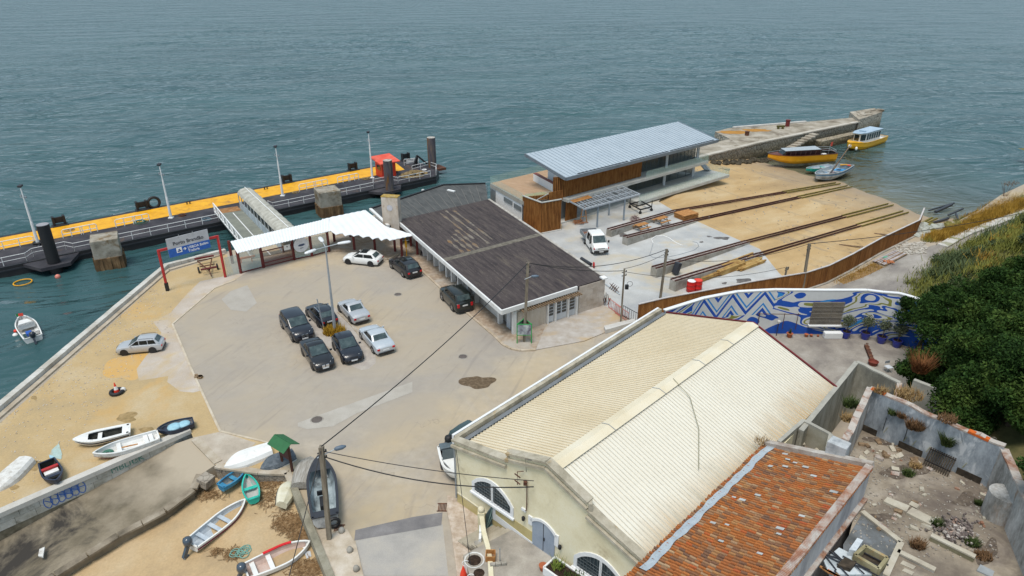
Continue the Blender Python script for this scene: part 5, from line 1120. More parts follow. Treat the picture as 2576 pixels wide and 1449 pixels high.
def car(lab,colour,L,W,H,wb,kind,loc,rz,scale=1.0,rim=None,belt=.62,hood=None,r=.315,grp='cars parked round the harbour plaza',roof=None,glasscol=None,name='parked_car',rails=False,extra=None):
 """kind: hatch, sedan, wagon, suv, box.  local x forward, origin between the axles on the ground"""
 hood=hood or belt+.2
 t=thing(name,lab,'car',loc,rz,grp,scale)
 P_=lambda mb,n,m,par=None,**k:mb.build(n,m,par or t,world=False,**k)
 fo=(L-wb)*.47;xf,xr=wb/2+fo,wb/2+fo-L;w=W/2
 zb=belt*H+.02;zb=belt*1.43 if kind != 'box' else zb
 zb=H*.63;zh=H*.64 if kind in ('suv','box') else H*.605
 zt=H*.69 if kind=='sedan' else zb
 tail={'hatch':.45,'sedan':1.0,'wagon':.28,'suv':.25,'box':.12}[kind]
 ws0=xf-({'sedan':1.22,'hatch':1.12,'wagon':1.2,'suv':1.22,'box':1.3}[kind]);ws1=ws0-({'box':.42,'suv':.75}.get(kind,.95))
 re0=xr+tail;re1={'hatch':xr+.75,'sedan':xr+1.55,'wagon':xr+.62,'suv':xr+.55,'box':xr+.2}[kind]
 if kind=='hatch':re0=xr+.22
 if kind=='wagon':re0=xr+.16
 if kind in ('suv',):re0=xr+.16
 st=[(xr,.86,.34,zb*.80,zb*.84),(xr+.1,.94,.24,zb*.93,zb*.97),(xr+.45,.98,.2,zb*.98,zt*1.0),(xr+1.1,1.0,.19,zb,zt),(0,1.0,.19,zb*.99,zb*1.0),(ws0-.1,1.0,.19,zb*.965,zb*1.0),(ws0+.5,.985,.19,zh*.93,zh*1.0),(xf-.35,.95,.2,zh*.86,zh*.93),(xf-.1,.86,.23,zh*.72,zh*.8),(xf,.70,.3,zh*.6,zh*.66)]
 vs=[];fs=[];
 for x,ww,z0,zs,zc in st:
  y=w*ww;vs+=[(x,-y*.9,z0),(x,-y,z0+.16),(x,-y*1.0,zs*.72),(x,-y*.955,zs),(x,-y*.72,zc-.005),(x,0,zc+.03),(x,y*.72,zc-.005),(x,y*.955,zs),(x,y,zs*.72),(x,y,z0+.16),(x,y*.9,z0)]
 k=11
 for i in range(len(st)-1):
  for j in range(k-1):fs.append((i*k+j,i*k+j+1,(i+1)*k+j+1,(i+1)*k+j))
  fs.append((i*k+k-1,i*k,(i+1)*k,(i+1)*k+k-1))
 fs.append(tuple(range(k-1,-1,-1)));fs.append(tuple((len(st)-1)*k+j for j in range(k)))
 fs=[f[::-1] for f in fs]
 body=MB().add(vs,fs)
 # cabin shell
 wb_,wr=w*.93,w*.76
 if kind in ('suv','box'):wr=w*.84
 zr=H;zq=zb-.05
 cab=[(ws0,wb_*.9,zq),(ws0-.12,wb_,zq),(re0+.1,wb_*.98,zq),(re0,wb_*.9,zq)]
 A0,A1=V(ws0+.05,wb_*.93,zq),V(ws1,wr,zr-.05);Bq0,Bq1=V(re0,wb_*.93,zq+.04),V(re1,wr*.96,zr-.07)
 mid=V((ws1+re1)/2,wr*1.02,zr-.02)
 my=lambda p:V(p.x,-p.y,p.z)
 vs=[A0,A1,mid,Bq1,Bq0];vs2=vs+[my(p) for p in vs]+[V(mid.x,0,zr+.03),V(ws1,0,zr-.01),V(re1,0,zr-.03)]
 cabm=MB().add(vs2,[(0,1,2),(0,2,4),(2,3,4),(7,6,5),(9,7,5),(9,8,7),(0,5,6,11,1),(3,12,8,9,4),(1,11,10,2),(11,6,7,10),(2,10,12,3),(10,7,8,12)])
 n0=len(body.v);body.add(cabm.v,[f for f in cabm.f])
 P_(body,'body',colour,smooth=True,bevel=.05)
 if roof is not None:P_(MB().add([V(ws1-.05,wr*.82,zr+.012),V(mid.x-.1,wr*.8,zr+.036),V(mid.x-.1,-wr*.8,zr+.036),V(ws1-.05,-wr*.82,zr+.012),V(ws1-.05,0,zr+.03),V(mid.x-.1,0,zr+.055)],[(0,1,5,4),(4,5,2,3),(5,1,0,4)]),'roof_panel',roof)
 gm=glasscol or M['glass']
 def pane(a,b,c,d,nm,ins=(.08,.92,.1,.93),off=.012):
  q=lambda u,v:lerp(lerp(a,b,u),lerp(d,c,u),v)
  u0,u1,v0,v1=ins;a_,b_,c_,d_=q(u0,v0),q(u1,v0),q(u1,v1),q(u0,v1)
  mb=MB();mb.panel(a_,b_,c_,d_,off);return P_(mb,nm,gm)
 ux=lambda p:V(p.x,p.y,p.z)
 wsg=glasscol or mat('windscreen',(.045,.07,.075),(.03,.045,.05),(.09,.12,.12),scale=2.2,fine=3,rough=.1) if 'windscreen' not in bpy.data.materials else bpy.data.materials['windscreen']
 g0=gm;gm=wsg
 pane(my(A0),A0,A1,my(A1),'windscreen',(.06,.94,.14,.95),.03)
 pane(Bq0,my(Bq0),my(Bq1),Bq1,'rear_window',(.1,.9,.22,.92),.03);gm=g0
 nwin=3 if kind in ('wagon','suv','box') else 2
 for sgn in (1,-1):
  T=(lambda p:p) if sgn>0 else my
  xs_=[lerp(ws0-.28,re0+.28,i/nwin) for i in range(nwin+1)]
  def top(x):return min(ws1-(0)+.0,max(re1,x))
  for i in range(nwin):
   xa,xb=xs_[i]-.03,xs_[i+1]+.03
   def side(x,z):
    tt=(z-zq)/(zr-.05-zq);y=lerp(wb_*.93,wr,tt)
    return V(x,y+.028,z)
   z0=zb+.05;z1=zr-.11
   def xt(x):
    lo=lerp(re0,re1,(z1-zq)/(zr-zq))+.1;hi=lerp(ws0,ws1,(z1-zq)/(zr-zq))-.08
    return max(lo,min(hi,x))
   a,b,c,d=side(xb,z0),side(xa,z0),side(xt(xa),z1),side(xt(xb),z1)
   mb=MB();pts=[T(a),T(b),T(c),T(d)]
   mb.add(pts,[(0,1,2,3),(3,2,1,0)]);P_(mb,'side_window',gm)
   # arches, mirrors, lights
  y=sgn*w*.985
  for x in (wb/2,-wb/2):
   wheel(x,sgn*(w-.1),r,t,rim or M['rim'])
  for x in (wb/2,-wb/2):P_(MB().lathe((x,sgn*w*.955,r+.02),[(r*1.17,-.03 if sgn>0 else .03),(r*1.17,.055*sgn)],22,axis='Y'),'wheel_arch',trim)
  P_(MB().box((ws0-.3,sgn*(w+.08),zb+.1),(.12,.2,.14)),'mirror',colour if kind not in ('box',) else trim,bevel=.03)
  P_(MB().panel(V(xf-.42,sgn*w*.93,zh*.76),V(xf-.05,sgn*w*.5,zh*.70),V(xf-.16,sgn*w*.5,zh*.86),V(xf-.52,sgn*w*.9,zh*.93),.045*sgn),'headlight',M['lens'])
  z0,z1=(zb*.64,zb*.84) if kind not in ('suv','box') else (zb*.6,zb*.9)
  P_(MB().box((xr+.05,sgn*w*.73,(z0+z1)/2),(.16,w*.26,z1-z0)),'tail_light',M['tail'],bevel=.03)
 P_(MB().box((-.02,0,.2),(L*.84,W*.84,.2)),'underbody_shade',trim)  # black box added below the floor to deepen the shade under the car
 P_(MB().box((xf-.03,0,.33),(.12,w*1.3,.16)),'lower_grille',trim);P_(MB().box((xf-.06,0,zh*.68),(.1,w*.75,.12)),'grille',trim)
 P_(MB().box((xf+.035,0,.42),(.02,.5,.11)),'number_plate',platem)
 P_(MB().box((xr-.012,0,zb*.62 if kind=='sedan' else zb*.74),(.03,.52,.12)),'number_plate',platem)
 P_(MB().box((xr+.03,0,.3),(.16,w*1.5,.18)),'rear_bumper',trim,bevel=.03)
 if rails:
  for sgn in (1,-1):P_(MB().tube([(ws1-.1,sgn*wr*.93,zr+.0),(ws1-.25,sgn*wr*.93,zr+.06),(re1+.2,sgn*wr*.93,zr+.05),(re1+.05,sgn*wr*.93,zr-.02)],.022,5),'roof_rail',rails)
 if extra:extra(t,P_,dict(xf=xf,xr=xr,w=w,zb=zb,zh=zh,H=H,wr=wr,ws1=ws1,re1=re1))
 return t
def spot(k,F,Rr,side,wb,W):
 f,r=G(k,*F),G(k,*Rr);d=f-r;s=d.length/wb;d.normalize();n=V(-d.y,d.x,0)
 s=min(1.08,max(.86,s));c=(f+r)/2-n*(W/2-.08)*s*(1 if side=='L' else-1)
 return c,math.atan2(d.y,d.x),s
blk1=paint('black_paint',(.010,.010,.013));blk2=paint('blue_black_paint',(.011,.013,.022));grn1=paint('black_green_paint',(.013,.018,.017));sil=paint('silver_paint',(.5,.51,.53),.35,.35);sil2=paint('pale_silver_paint',(.53,.57,.61),.3,.32);whp=paint('white_car_paint',(.8,.8,.79))
tint=flat('green_tint_glass',(.16,.24,.25),.15)  # paler blue-green glass for the dark green off-roader
def PV(lab,colour,L,W,H,wb,kind,k,F,Rr,side,**kw):
 c,a,s=spot(k,F,Rr,side,wb,W);return car(lab,colour,L,W,H,wb,kind,c,a,s,**kw)
PV('white hatchback with a black glass roof parked in front of the canopy',whp,4.29,1.78,1.43,2.70,'hatch','z2',(1148,1278),(1338,1298),'L',rim=M['drim'],roof=M['glass'])
PV('black estate car parked near the yellow post by the ferry building',blk1,4.56,1.78,1.48,2.58,'wagon','z2',(1515,1312),(1615,1388),'L',roof=M['glass'])
PV('tall boxy black-green off-roader parked beside the ferry building wall',grn1,4.6,1.85,1.85,2.54,'suv','z7',(497,858),(583,948),'L',r=.37,rails=blk1)
PV('silver saloon with red corner lights, upper right of the parked six',sil,4.2,1.71,1.43,2.61,'sedan','z8',(1197,715),(1288,812),'L')
PV('dark compact estate with silver roof rails beside the thin signpost',blk2,4.2,1.75,1.5,2.58,'hatch','z8',(925,755),(1017,845),'L',rails=M['chrome'])
PV('pale silver-blue saloon, lower right of the six parked cars',sil2,4.66,1.82,1.44,2.85,'sedan','z8',(1380,945),(1480,1065),'L')
def grille2(t,P_,q):P_(MB().box((q['xf']+.0,.16,q['zh']*.66),(.06,.24,.2)).box((q['xf']+.0,-.16,q['zh']*.66),(.06,.24,.2)),'chrome_grille',M['chrome'])
PV('black crossover facing the road, left of the six parked cars',blk2,4.44,1.82,1.6,2.67,'suv','z8',(795,965),(712,855),'R',extra=grille2,r=.34)
PV('black saloon with a chrome grille, nearest the road of the six',blk1,4.57,1.77,1.46,2.58,'sedan','z8',(967,1205),(888,1085),'R',extra=grille2)
PV('dark blue-black small hatchback with large bright headlights beside the weeds',blk2,3.95,1.73,1.52,2.47,'hatch','z8',(1222,1150),(1150,1035),'R')
PV('silver estate car parked alone on the orange sand',sil,4.29,1.71,1.5,2.61,'wagon','b1',(1062,845),(1303,822),'L',rails=M['dark'])
# dark green off-roader by the warehouse wall
c=G('b4',600,305);c2=c+V(.68,.73,0)*1.55+V(.25,-.1,0)
car('dark green off-roader parked tight beside the warehouse wall',paint('dark_green_paint',(.03,.055,.055)),4.2,1.7,1.75,2.45,'suv',V(-2.6,38.25,0),R(47),1.0,r=.36,glasscol=tint)
# pickup
f,r_=G('z3',1228,1200),G('z3',1145,1090);d=(f-r_).normalized();n=V(-d.y,d.x,0);c=(f+r_)/2+n*.9
t=thing('pickup_truck','white crew-cab pickup truck with a grey drop-side bed on the yard','truck',c,math.atan2(d.y,d.x))
P_=lambda mb,n_,m,par=None,**k:mb.build(n_,m,par or t,world=False,**k)
wbp=3.0;x0=wbp/2
def loft(st):
 mb=MB();k=len(st[0]);vs=[p for s_ in st for p in s_];fs=[]
 for i in range(len(st)-1):
  for j in range(k):fs.append((i*k+j,(i+1)*k+j,(i+1)*k+(j+1) % k,i*k+(j+1) % k))
 fs.append(tuple(range(k)));fs.append(tuple((len(st)-1)*k+j for j in range(k-1,-1,-1)));return mb.add(vs,fs)
def sec(x,w_,z0,z1,wt):return [(x,-w_,z0),(x,-w_,lerp(z0,z1,.45)),(x,-wt,z1),(x,wt,z1),(x,w_,lerp(z0,z1,.45)),(x,w_,z0)]
cabp=loft([sec(x0+.95,.82,.4,.95,.74),sec(x0+.75,.92,.35,1.12,.8),sec(x0+.15,.94,.35,1.25,.82),sec(x0-.45,.94,.35,2.0,.76),sec(x0-.7,.94,.35,2.08,.76),sec(x0-2.2,.94,.35,2.08,.76),sec(x0-2.3,.94,.4,2.0,.74)])
P_(cabp,'cab',whp,smooth=False,bevel=.06)
zz=lambda a,b,tt:V(*lerp(Vector(a),Vector(b),tt))
P_(MB().panel(V(x0+.12,-.76,1.3),V(x0+.12,.76,1.3),V(x0-.4,.7,1.94),V(x0-.4,-.7,1.94),.05),'windscreen',bpy.data.materials['windscreen'])
for s_ in (1,-1):
 for a,b in ((x0-.05,x0-.95),(x0-1.1,x0-2.0)):
  top=min(a,x0-.5)
  P_(MB().add([V(a,s_*.955,1.2),V(b,s_*.955,1.2),V(b,s_*.8,1.93),V(top,s_*.8,1.93)],[(0,1,2,3),(3,2,1,0)]),'side_window',M['glass'])
 P_(MB().box((x0+.05,s_*1.1,1.35),(.12,.2,.28)),'mirror',trim,bevel=.03)
 P_(MB().box((x0+.88,s_*.62,.86),(.2,.34,.16)),'headlight',M['lens'],bevel=.02)
 P_(MB().box((x0+.84,s_*.84,.86),(.2,.1,.16)),'indicator',M['tail'])
 for x in (x0,-x0):wheel(x,s_*.86,.33,t,M['grey'])
 P_(MB().lathe((x0,s_*.9,.37),[(.41,-.02*s_),(.41,.055*s_)],20,axis='Y'),'wheel_arch',trim)
P_(MB().box((x0+.9,0,.5),(.22,1.72,.3)),'bumper',trim,bevel=.05);P_(MB().box((x0+1.02,0,.52),(.02,.5,.12)),'number_plate',platem);P_(MB().box((x0+.9,0,.86),(.14,.8,.08)),'grille',trim)
bx0,bx1=x0-2.42,x0-4.75;bed=mat('grey_bed',(.25,.28,.3),(.19,.21,.23),(.32,.35,.37),scale=3,rough=.7)
P_(MB().box(((bx0+bx1)/2,0,.82),(bx0-bx1,1.95,.1)).box(((bx0+bx1)/2,0,.6),(bx0-bx1,.8,.3)),'bed',bed)
P_(MB().box(((bx0+bx1)/2,0,.885),(bx0-bx1-.12,1.82,.03)),'bed_floor',mat('rusty_bed',(.2,.1,.07),(.13,.07,.05),(.3,.17,.12),scale=3,rough=.9))
for s_ in (1,-1):P_(MB().box(((bx0+bx1)/2,s_*.97,1.08),(bx0-bx1,.05,.42)),'drop_side',bed)
for x in (bx0,bx1):P_(MB().box((x,0,1.08 if x==bx1 else 1.2),(.05,1.95,.42 if x==bx1 else .68)),'tail_board' if x==bx1 else 'head_board',bed)
# ================================================================== BOATS
def hullshape(L,Bm,D,tr=.75,n=14,sheer=.18,full=.55,keel=.12,pram=False):
 st=[]
 for i in range(n+1):
  u=i/n
  if pram:b=Bm/2*(tr+(1-tr)*math.sin(math.pi*min(1,u*1.0)))*(1-.35*u**3)
  else:
   b=Bm/2*(lerp(tr,1,math.sin(min(1,u/full)*math.pi/2)) if u<full else math.cos((u-full)/(1-full)*math.pi/2)**.75)
  st.append((u*L,max(b,.012),D*(1+sheer*(2*max(0,u-.35))**2),keel*D*(max(0,(u-.6)/.4)**2)*6 if not pram else D*.5*max(0,u-.7)))
 return st
def onsand(p,q):return lowz((p.x+q.x)/2,(p.y+q.y)/2)+.03
def boat(lab,bow,stern,Bm,D,hull,inner,gun,z=None,flip=False,roll=0,pitch=0,thwarts=(.3,.6),tmat=None,stripe=None,deck=None,motor=False,floor=.1,tr=.75,pram=False,gw=.06,extra=None,name='rowing_boat',cat='boat',sheer=.18,full=.55,stripe_z=(.7,.82),lift=0,grp=None):
 d=bow-stern;L=d.length;d.normalize();zz_=bow.z if z is None else z
 t=thing(name,lab,cat,(stern.x,stern.y,zz_+lift),0,grp)
 rz=math.atan2(d.y,d.x)
 Mx=Matrix.Translation(Vector((stern.x,stern.y,zz_+lift))) @ Matrix.Rotation(rz,4,'Z') @ Matrix.Rotation(-pitch,4,'Y')
 if flip:Mx=Mx @ Matrix.Translation((0,0,D*1.02)) @ Matrix.Rotation(math.pi+roll,4,'X')
 else:Mx=Mx @ Matrix.Rotation(roll,4,'X')
 t.matrix_basis=Mx
 P_=lambda mb,n_,m,par=None,**k:mb.build(n_,m,par or t,world=False,**k)
 st=hullshape(L,Bm,D,tr,16,sheer,full,pram=pram);k=7;vs=[];fs=[]
 for x,b,zs,zk in st:vs+=[(x,-b,zs),(x,-b*.95,lerp(zk,zs,.5)),(x,-b*.72,lerp(zk,zs,.14)),(x,0,zk),(x,b*.72,lerp(zk,zs,.14)),(x,b*.95,lerp(zk,zs,.5)),(x,b,zs)]
 for i in range(len(st)-1):
  for j in range(k-1):fs.append((i*k+j,(i+1)*k+j,(i+1)*k+j+1,i*k+j+1))
 fs.append(tuple(range(k)));fs.append(tuple(len(vs)-k+j for j in range(k-1,-1,-1)))
 P_(MB().add(vs,fs),'hull',hull,smooth=False)
 if not flip:
  vi=[];fi=[];kk=6;st2=[s_ for s_ in st if s_[1]>gw*1.5]
  for q,(x,b,zs,zk) in enumerate(st2):
   bb=b-gw*.8;zf=max(zk+.04,floor*D+.02);xx=x+(.05 if q==0 else 0)
   vi+=[(xx,-bb,zs-.01),(xx,-bb*.93,lerp(zf,zs,.45)),(xx,-bb*.7,zf),(xx,bb*.7,zf),(xx,bb*.93,lerp(zf,zs,.45)),(xx,bb,zs-.01)]
  for i in range(len(st2)-1):
   for j in range(kk-1):fi.append((i*kk+j,i*kk+j+1,(i+1)*kk+j+1,(i+1)*kk+j))
  fi.append(tuple(range(kk-1,-1,-1)))
  P_(MB().add(vi,fi),'interior',inner)
  mb=MB()
  for s_ in (1,-1):
   pts=[(x,s_*(b-gw*.3),zs+.015) for x,b,zs,zk in st]
   for a,c_ in zip(pts,pts[1:]):mb.beam(a,c_,gw*1.6,.06)
  mb.beam((0.02,-st[0][1],st[0][2]+.015),(0.02,st[0][1],st[0][2]+.015),gw*1.6,.06);P_(mb,'gunwale',gun)
  if deck:
   for u0,u1 in deck:
    s3=[s_ for s_ in st if u0*L-.01<=s_[0]<=u1*L+.01]
    mb=MB();vd=[];
    for x,b,zs,zk in s3:vd+=[(x,-b+.02,zs+.03),(x,0,zs+.07),(x,b-.02,zs+.03)]
    mb.add(vd,[q for i in range(len(s3)-1) for q in ((i*3,i*3+1,i*3+4,i*3+3)[::-1],(i*3+1,i*3+2,i*3+5,i*3+4)[::-1])]);P_(mb,'deck',hull if deck is True else (gun))
  for u in thwarts:
   i=min(range(len(st)),key=lambda q:abs(st[q][0]-u*L));x,b,zs,zk=st[i];P_(MB().box((u*L,0,lerp(zk,zs,.72)),(.26,2*(b-gw),.04)),'thwart',tmat or gun)
 if stripe:
  mb=MB()
  for s_ in (1,-1):
   row=[]
   for x,b,zs,zk in st:
    f=lambda q:(b*(.95+.05*(q-.5)/.5)+.012,lerp(zk,zs,q))
    row.append((x,f(stripe_z[0]),f(stripe_z[1])))
   for (xa,a0,a1),(xb,b0,b1) in zip(row,row[1:]):
    q=[(xa,s_*a0[0],a0[1]),(xb,s_*b0[0],b0[1]),(xb,s_*b1[0],b1[1]),(xa,s_*a1[0],a1[1])];mb.add(q,[(0,1,2,3),(3,2,1,0)])
  P_(mb,'stripe',stripe)
 if motor:
  zt_=st[0][2];m0=P_(MB().lathe((-.16,0,zt_+.36),[(.08,-.32),(.24,-.26),(.28,0),(.24,.2),(.08,.28)],10),'outboard_motor',motor,smooth=True)
  mb=MB();mb.beam((-.2,0,zt_+.1),(-.6,0,zt_-.55),.17,.22).box((-.45,0,zt_-.62),(.34,.1,.1)).box((.02,0,zt_),(.12,.22,.22));P_(mb,'motor_leg',motor,m0)
  P_(MB().lathe((-.62,0,zt_-.62),[(.13,-.01),(.13,.01)],6,axis='X').box((-.5,0,zt_-.75),(.22,.03,.16)),'propeller',M['grey'],m0)
 if extra:extra(t,P_,L,st)
 return t
bw=mat('white_gelcoat',(.74,.74,.72),(.66,.65,.62),(.78,.78,.77),scale=1.5,rough=.45,spot=(.5,.46,.4),spot_scale=1.5,spot_th=.7)
bwo=mat('worn_white_paint',(.62,.61,.58),(.45,.42,.38),(.72,.71,.69),scale=3,fine=14,rough=.7)
navy=mat('navy_hull',(.02,.027,.05),(.014,.018,.03),(.04,.05,.08),scale=2,rough=.5);darkin=mat('dark_interior',(.03,.033,.03),(.02,.02,.02),(.06,.06,.05),scale=3,rough=.8)
greyin=mat('pale_grey_interior',(.42,.47,.52),(.34,.39,.44),(.5,.55,.6),scale=2,rough=.7);maroons=flat('maroon_stripe',(.16,.01,.04),.5);moto=paint('motor_grey',(.05,.07,.095))
teal=mat('teal_paint',(.02,.42,.33),(.015,.3,.24),(.05,.5,.4),scale=2,rough=.6);rblue=mat('blue_paint',(.03,.2,.36),(.02,.13,.26),(.07,.28,.43),scale=2,rough=.65)
b2=lambda x,y,z=.0:G('b2',x,y,z);b3=lambda x,y,z=.0:G('b3',x,y,z)
def oar(t,P_,L,st):P_(MB().beam((L*.34,.1,.33),(L*.6,-.05,.36),.12,.03),'oar',M['teak'])
H1=.35
boat('white skiff with a black stripe and dark open cockpit on the quay sand',b2(640,322,H1),b2(1100,215,H1),1.35,.5,bw,darkin,bw,z=.03,deck=[(.0,.13),(.72,1)],stripe=navy,stripe_z=(.5,.68),thwarts=(.55,),gw=.16,tr=.85)
def net(t,P_,L,st):P_(MB().ring((L*.8,0,.3),.3,.09,12,5).ring((L*.8,.1,.36),.18,.08,12,5),'net',grn);oar(t,P_,L,st)
boat('long white open skiff with an oar lying against the quay wall',b2(800,440,H1),b2(1350,265,H1),1.45,.5,bwo,bw,bw,z=.03,thwarts=(.12,.2,.62),stripe=maroons,stripe_z=(.05,.14),extra=net,tr=.8)
def tarp(t,P_,L,st):
 mb=MB();mb.ball((L*.55,0,.42),.5,10,sz=.35);mb.ball((L*.27,0,.42),.45,10,sz=.3);P_(mb,'tarpaulin',flat('pale_blue_tarp',(.3,.52,.62),.6),smooth=True)
boat('navy boat holding a pale blue tarpaulin at the end of the quay wall',b2(1345,235,H1),b2(1645,145,H1),1.35,.5,navy,mat('grey_boards',(.2,.2,.22)),navy,z=.03,extra=tarp,thwarts=(.8,),tr=.6)
boat('dirty white overturned hull at the left edge of the quay',b2(-60,720,.3),b2(225,455,.3),1.5,.55,bwo,bwo,bwo,z=.0,flip=True,tr=.8)
def redbox(t,P_,L,st):P_(MB().box((L*.3,0,.42),(.22,.95,.14)),'red_bench',M['red']);P_(MB().box((L*.42,0,.3),(.4,.8,.1)),'white_board',bw)
boat('small navy boat with a red bench, bow against the graffiti wall',b2(490,670,H1),b2(400,490,H1),1.15,.5,navy,darkin,navy,z=.03,extra=redbox,thwarts=(.62,),tr=.8)
boat('bright white overturned hull beside the green-roofed notice board',b3(570,505,.35),b3(970,365,.35),1.55,.6,bw,bw,bw,z=.0,flip=True,tr=.8,roll=-.12)
boat('grey overturned dinghy lying under the green-roofed notice board',b3(880,525,.3),b3(1170,410,.3),1.3,.5,mat('grey_hull',(.11,.13,.15),(.07,.085,.1),(.18,.2,.22),scale=3,rough=.7),bwo,bwo,z=.0,flip=True,tr=.75,stripe=bw,stripe_z=(.62,.95),roll=-.2)
boat('grey-brown overturned boat with a blue rim next to the big black boat',b3(1310,420,.4),b3(1225,680,.4),1.55,.55,mat('bare_planks',(.3,.28,.25),(.2,.18,.15),(.42,.41,.38),scale=4,stretch=(.3,3,3),rough=.85),bwo,rblue,z=.12,flip=True,tr=.8,stripe=rblue,stripe_z=(.55,.98))
boat('cream overturned pram tipped on its side against the low wall',b3(1160,580,.4),b3(1075,795,.4),1.15,.5,mat('cream_hull',(.64,.6,.45),(.52,.47,.33),(.7,.67,.55),scale=2),bwo,navy,z=-.35,flip=True,tr=.6,roll=.5,stripe=navy,stripe_z=(.8,.98))
def bigb(t,P_,L,st):
 P_(MB().box((L*.3,.1,.5),(.9,.28,.3)).box((L*.42,.1,.75),(.12,.5,.3)),'engine_box',M['black']);P_(MB().box((L*.05,0,.75),(.5,1.5,.35)),'stern_box',M['dark'],bevel=.04)
 P_(MB().ring((-.15,-.45,.4),.3,.1,14,6,axis='X'),'tyre_fender',M['black'])
boat('large black and white fishing boat standing by the near utility pole',b3(1390,490,.6),b3(1440,990,.5),1.75,.9,mat('black_white_hull',(.5,.5,.49),(.02,.02,.025),(.6,.6,.6),scale=.8),mat('grey_floor',(.24,.29,.31),(.03,.03,.035),(.4,.46,.48),scale=1.1,rough=.7),M['dark'],z=.05,deck=[(.75,1)],thwarts=(),gw=.1,tr=.85,extra=bigb,floor=.25)
zs=-.55
boat('flat-ended blue rowing boat drawn up below the rubble wall',b3(755,545,zs+.3),b3(545,690,zs+.3),.95,.42,rblue,mat('blue_floor',(.2,.22,.22),(.1,.18,.24),(.3,.27,.2),scale=2),rblue,z=-.62,pram=True,tr=.72,thwarts=(.12,.52),gw=.07)
boat('teal green rowing boat beside the blue one on the slip sand',b3(765,590,zs+.3),b3(825,790,zs+.3),1.0,.42,teal,mat('pale_floor',(.42,.42,.4)),teal,z=-.7,thwarts=(.08,.5),tr=.7,gw=.06,full=.4)
boat('long white skiff with a maroon stripe and tilted outboard on the sand',b3(755,810,-.6),b3(300,1200,-.9),1.35,.5,bw,greyin,bw,z=-1.2,thwarts=(.2,.42,.6),tmat=greyin,stripe=maroons,stripe_z=(.5,.75),motor=moto,tr=.82,sheer=.25)
def redgun(t,P_,L,st):
 mb=MB();s3=[s_ for s_ in st if .3*L<s_[0]<.78*L]
 for a,b in zip(s3,s3[1:]):mb.beam((a[0],a[1]-.02,a[2]+.06),(b[0],b[1]-.02,b[2]+.06),.16,.06)
 P_(mb,'red_padding',flat('bright_red',(.6,.01,.015),.6))
boat('white skiff with a pink interior and a red padded rail on the sand',b3(1305,1175,-.45),b3(760,1420,-.55),1.5,.5,bw,mat('pink_interior',(.52,.4,.35),(.46,.34,.29),(.58,.48,.43),scale=1.5,rough=.7),bw,z=-.95,thwarts=(.12,.37),tmat=bw,motor=moto,extra=redgun,tr=.8,sheer=.22)
# afloat, left
def cuddy(t,P_,L,st):
 P_(MB().prism([(L*.5,-.72),(L*.85,-.35),(L*.85,.35),(L*.5,.72)],.55,[1.0,.8,.8,1.0]),'cuddy',bw,bevel=.05)
 P_(MB().panel(V(L*.5,-.7,.98),V(L*.5,.7,.98),V(L*.44,.62,1.3),V(L*.44,-.62,1.3),.03),'windscreen',glassy('smoky_glass',(.3,.34,.36),.1,.5))
 P_(MB().box((L*.26,.1,.6),(.7,.5,.3)),'blue_box',flat('box_blue',(.02,.09,.4)),bevel=.03);P_(MB().box((L*.22,-.55,.7),(.6,.3,.35)),'locker',bwo)
 P_(MB().tube([(L*.95,0,.7),(L*.85,-.45,1.05),(L*.72,-.68,1.0)],.025).tube([(L*.95,0,.7),(L*.85,.45,1.05),(L*.72,.68,1.0)],.025),'bow_rail',M['steel'])
 P_(MB().ball((L*.5,1.1,.2),.26,10),'float',bw,smooth=True);P_(MB().ball((L*.62,.95,.35),.18,8),'buoy',M['orange'],smooth=True)
 P_(MB().tube([(L*.8,.4,.8),(L*.82,.45,1.6)],.015,4),'flagstaff',M['steel'])
 P_(MB().panel(V(L*.82,.45,1.3),V(L*.82,.25,1.3),V(L*.82,.25,1.6),V(L*.82,.45,1.6),.01),'flag_green',flat('flag_green',(.02,.2,.06),.8))
 P_(MB().panel(V(L*.82,.25,1.3),V(L*.82,-.15,1.25),V(L*.82,-.15,1.55),V(L*.82,.25,1.6),.01),'flag_red',M['orange'])
boat('white motorboat with a red and green flag afloat at the left',G('b1',185,530,WL+.4),G('b1',290,715,WL+.2),1.75,.75,bw,bwo,bw,z=WL-.2,motor=paint('motor_black',(.02,.025,.035)),extra=cuddy,thwarts=(),tr=.85,name='motorboat',floor=.3)
boat('small white motorboat moored behind the dark rear roof of the ferry building',G('z2',2015,630,WL+.4),G('z2',1790,690,WL+.2),1.6,.7,bw,greyin,bw,z=WL-.15,deck=[(.6,1)],thwarts=(.3,.5),motor=flat('motor_pale',(.45,.47,.48)),name='motorboat',tr=.85,floor=.3)
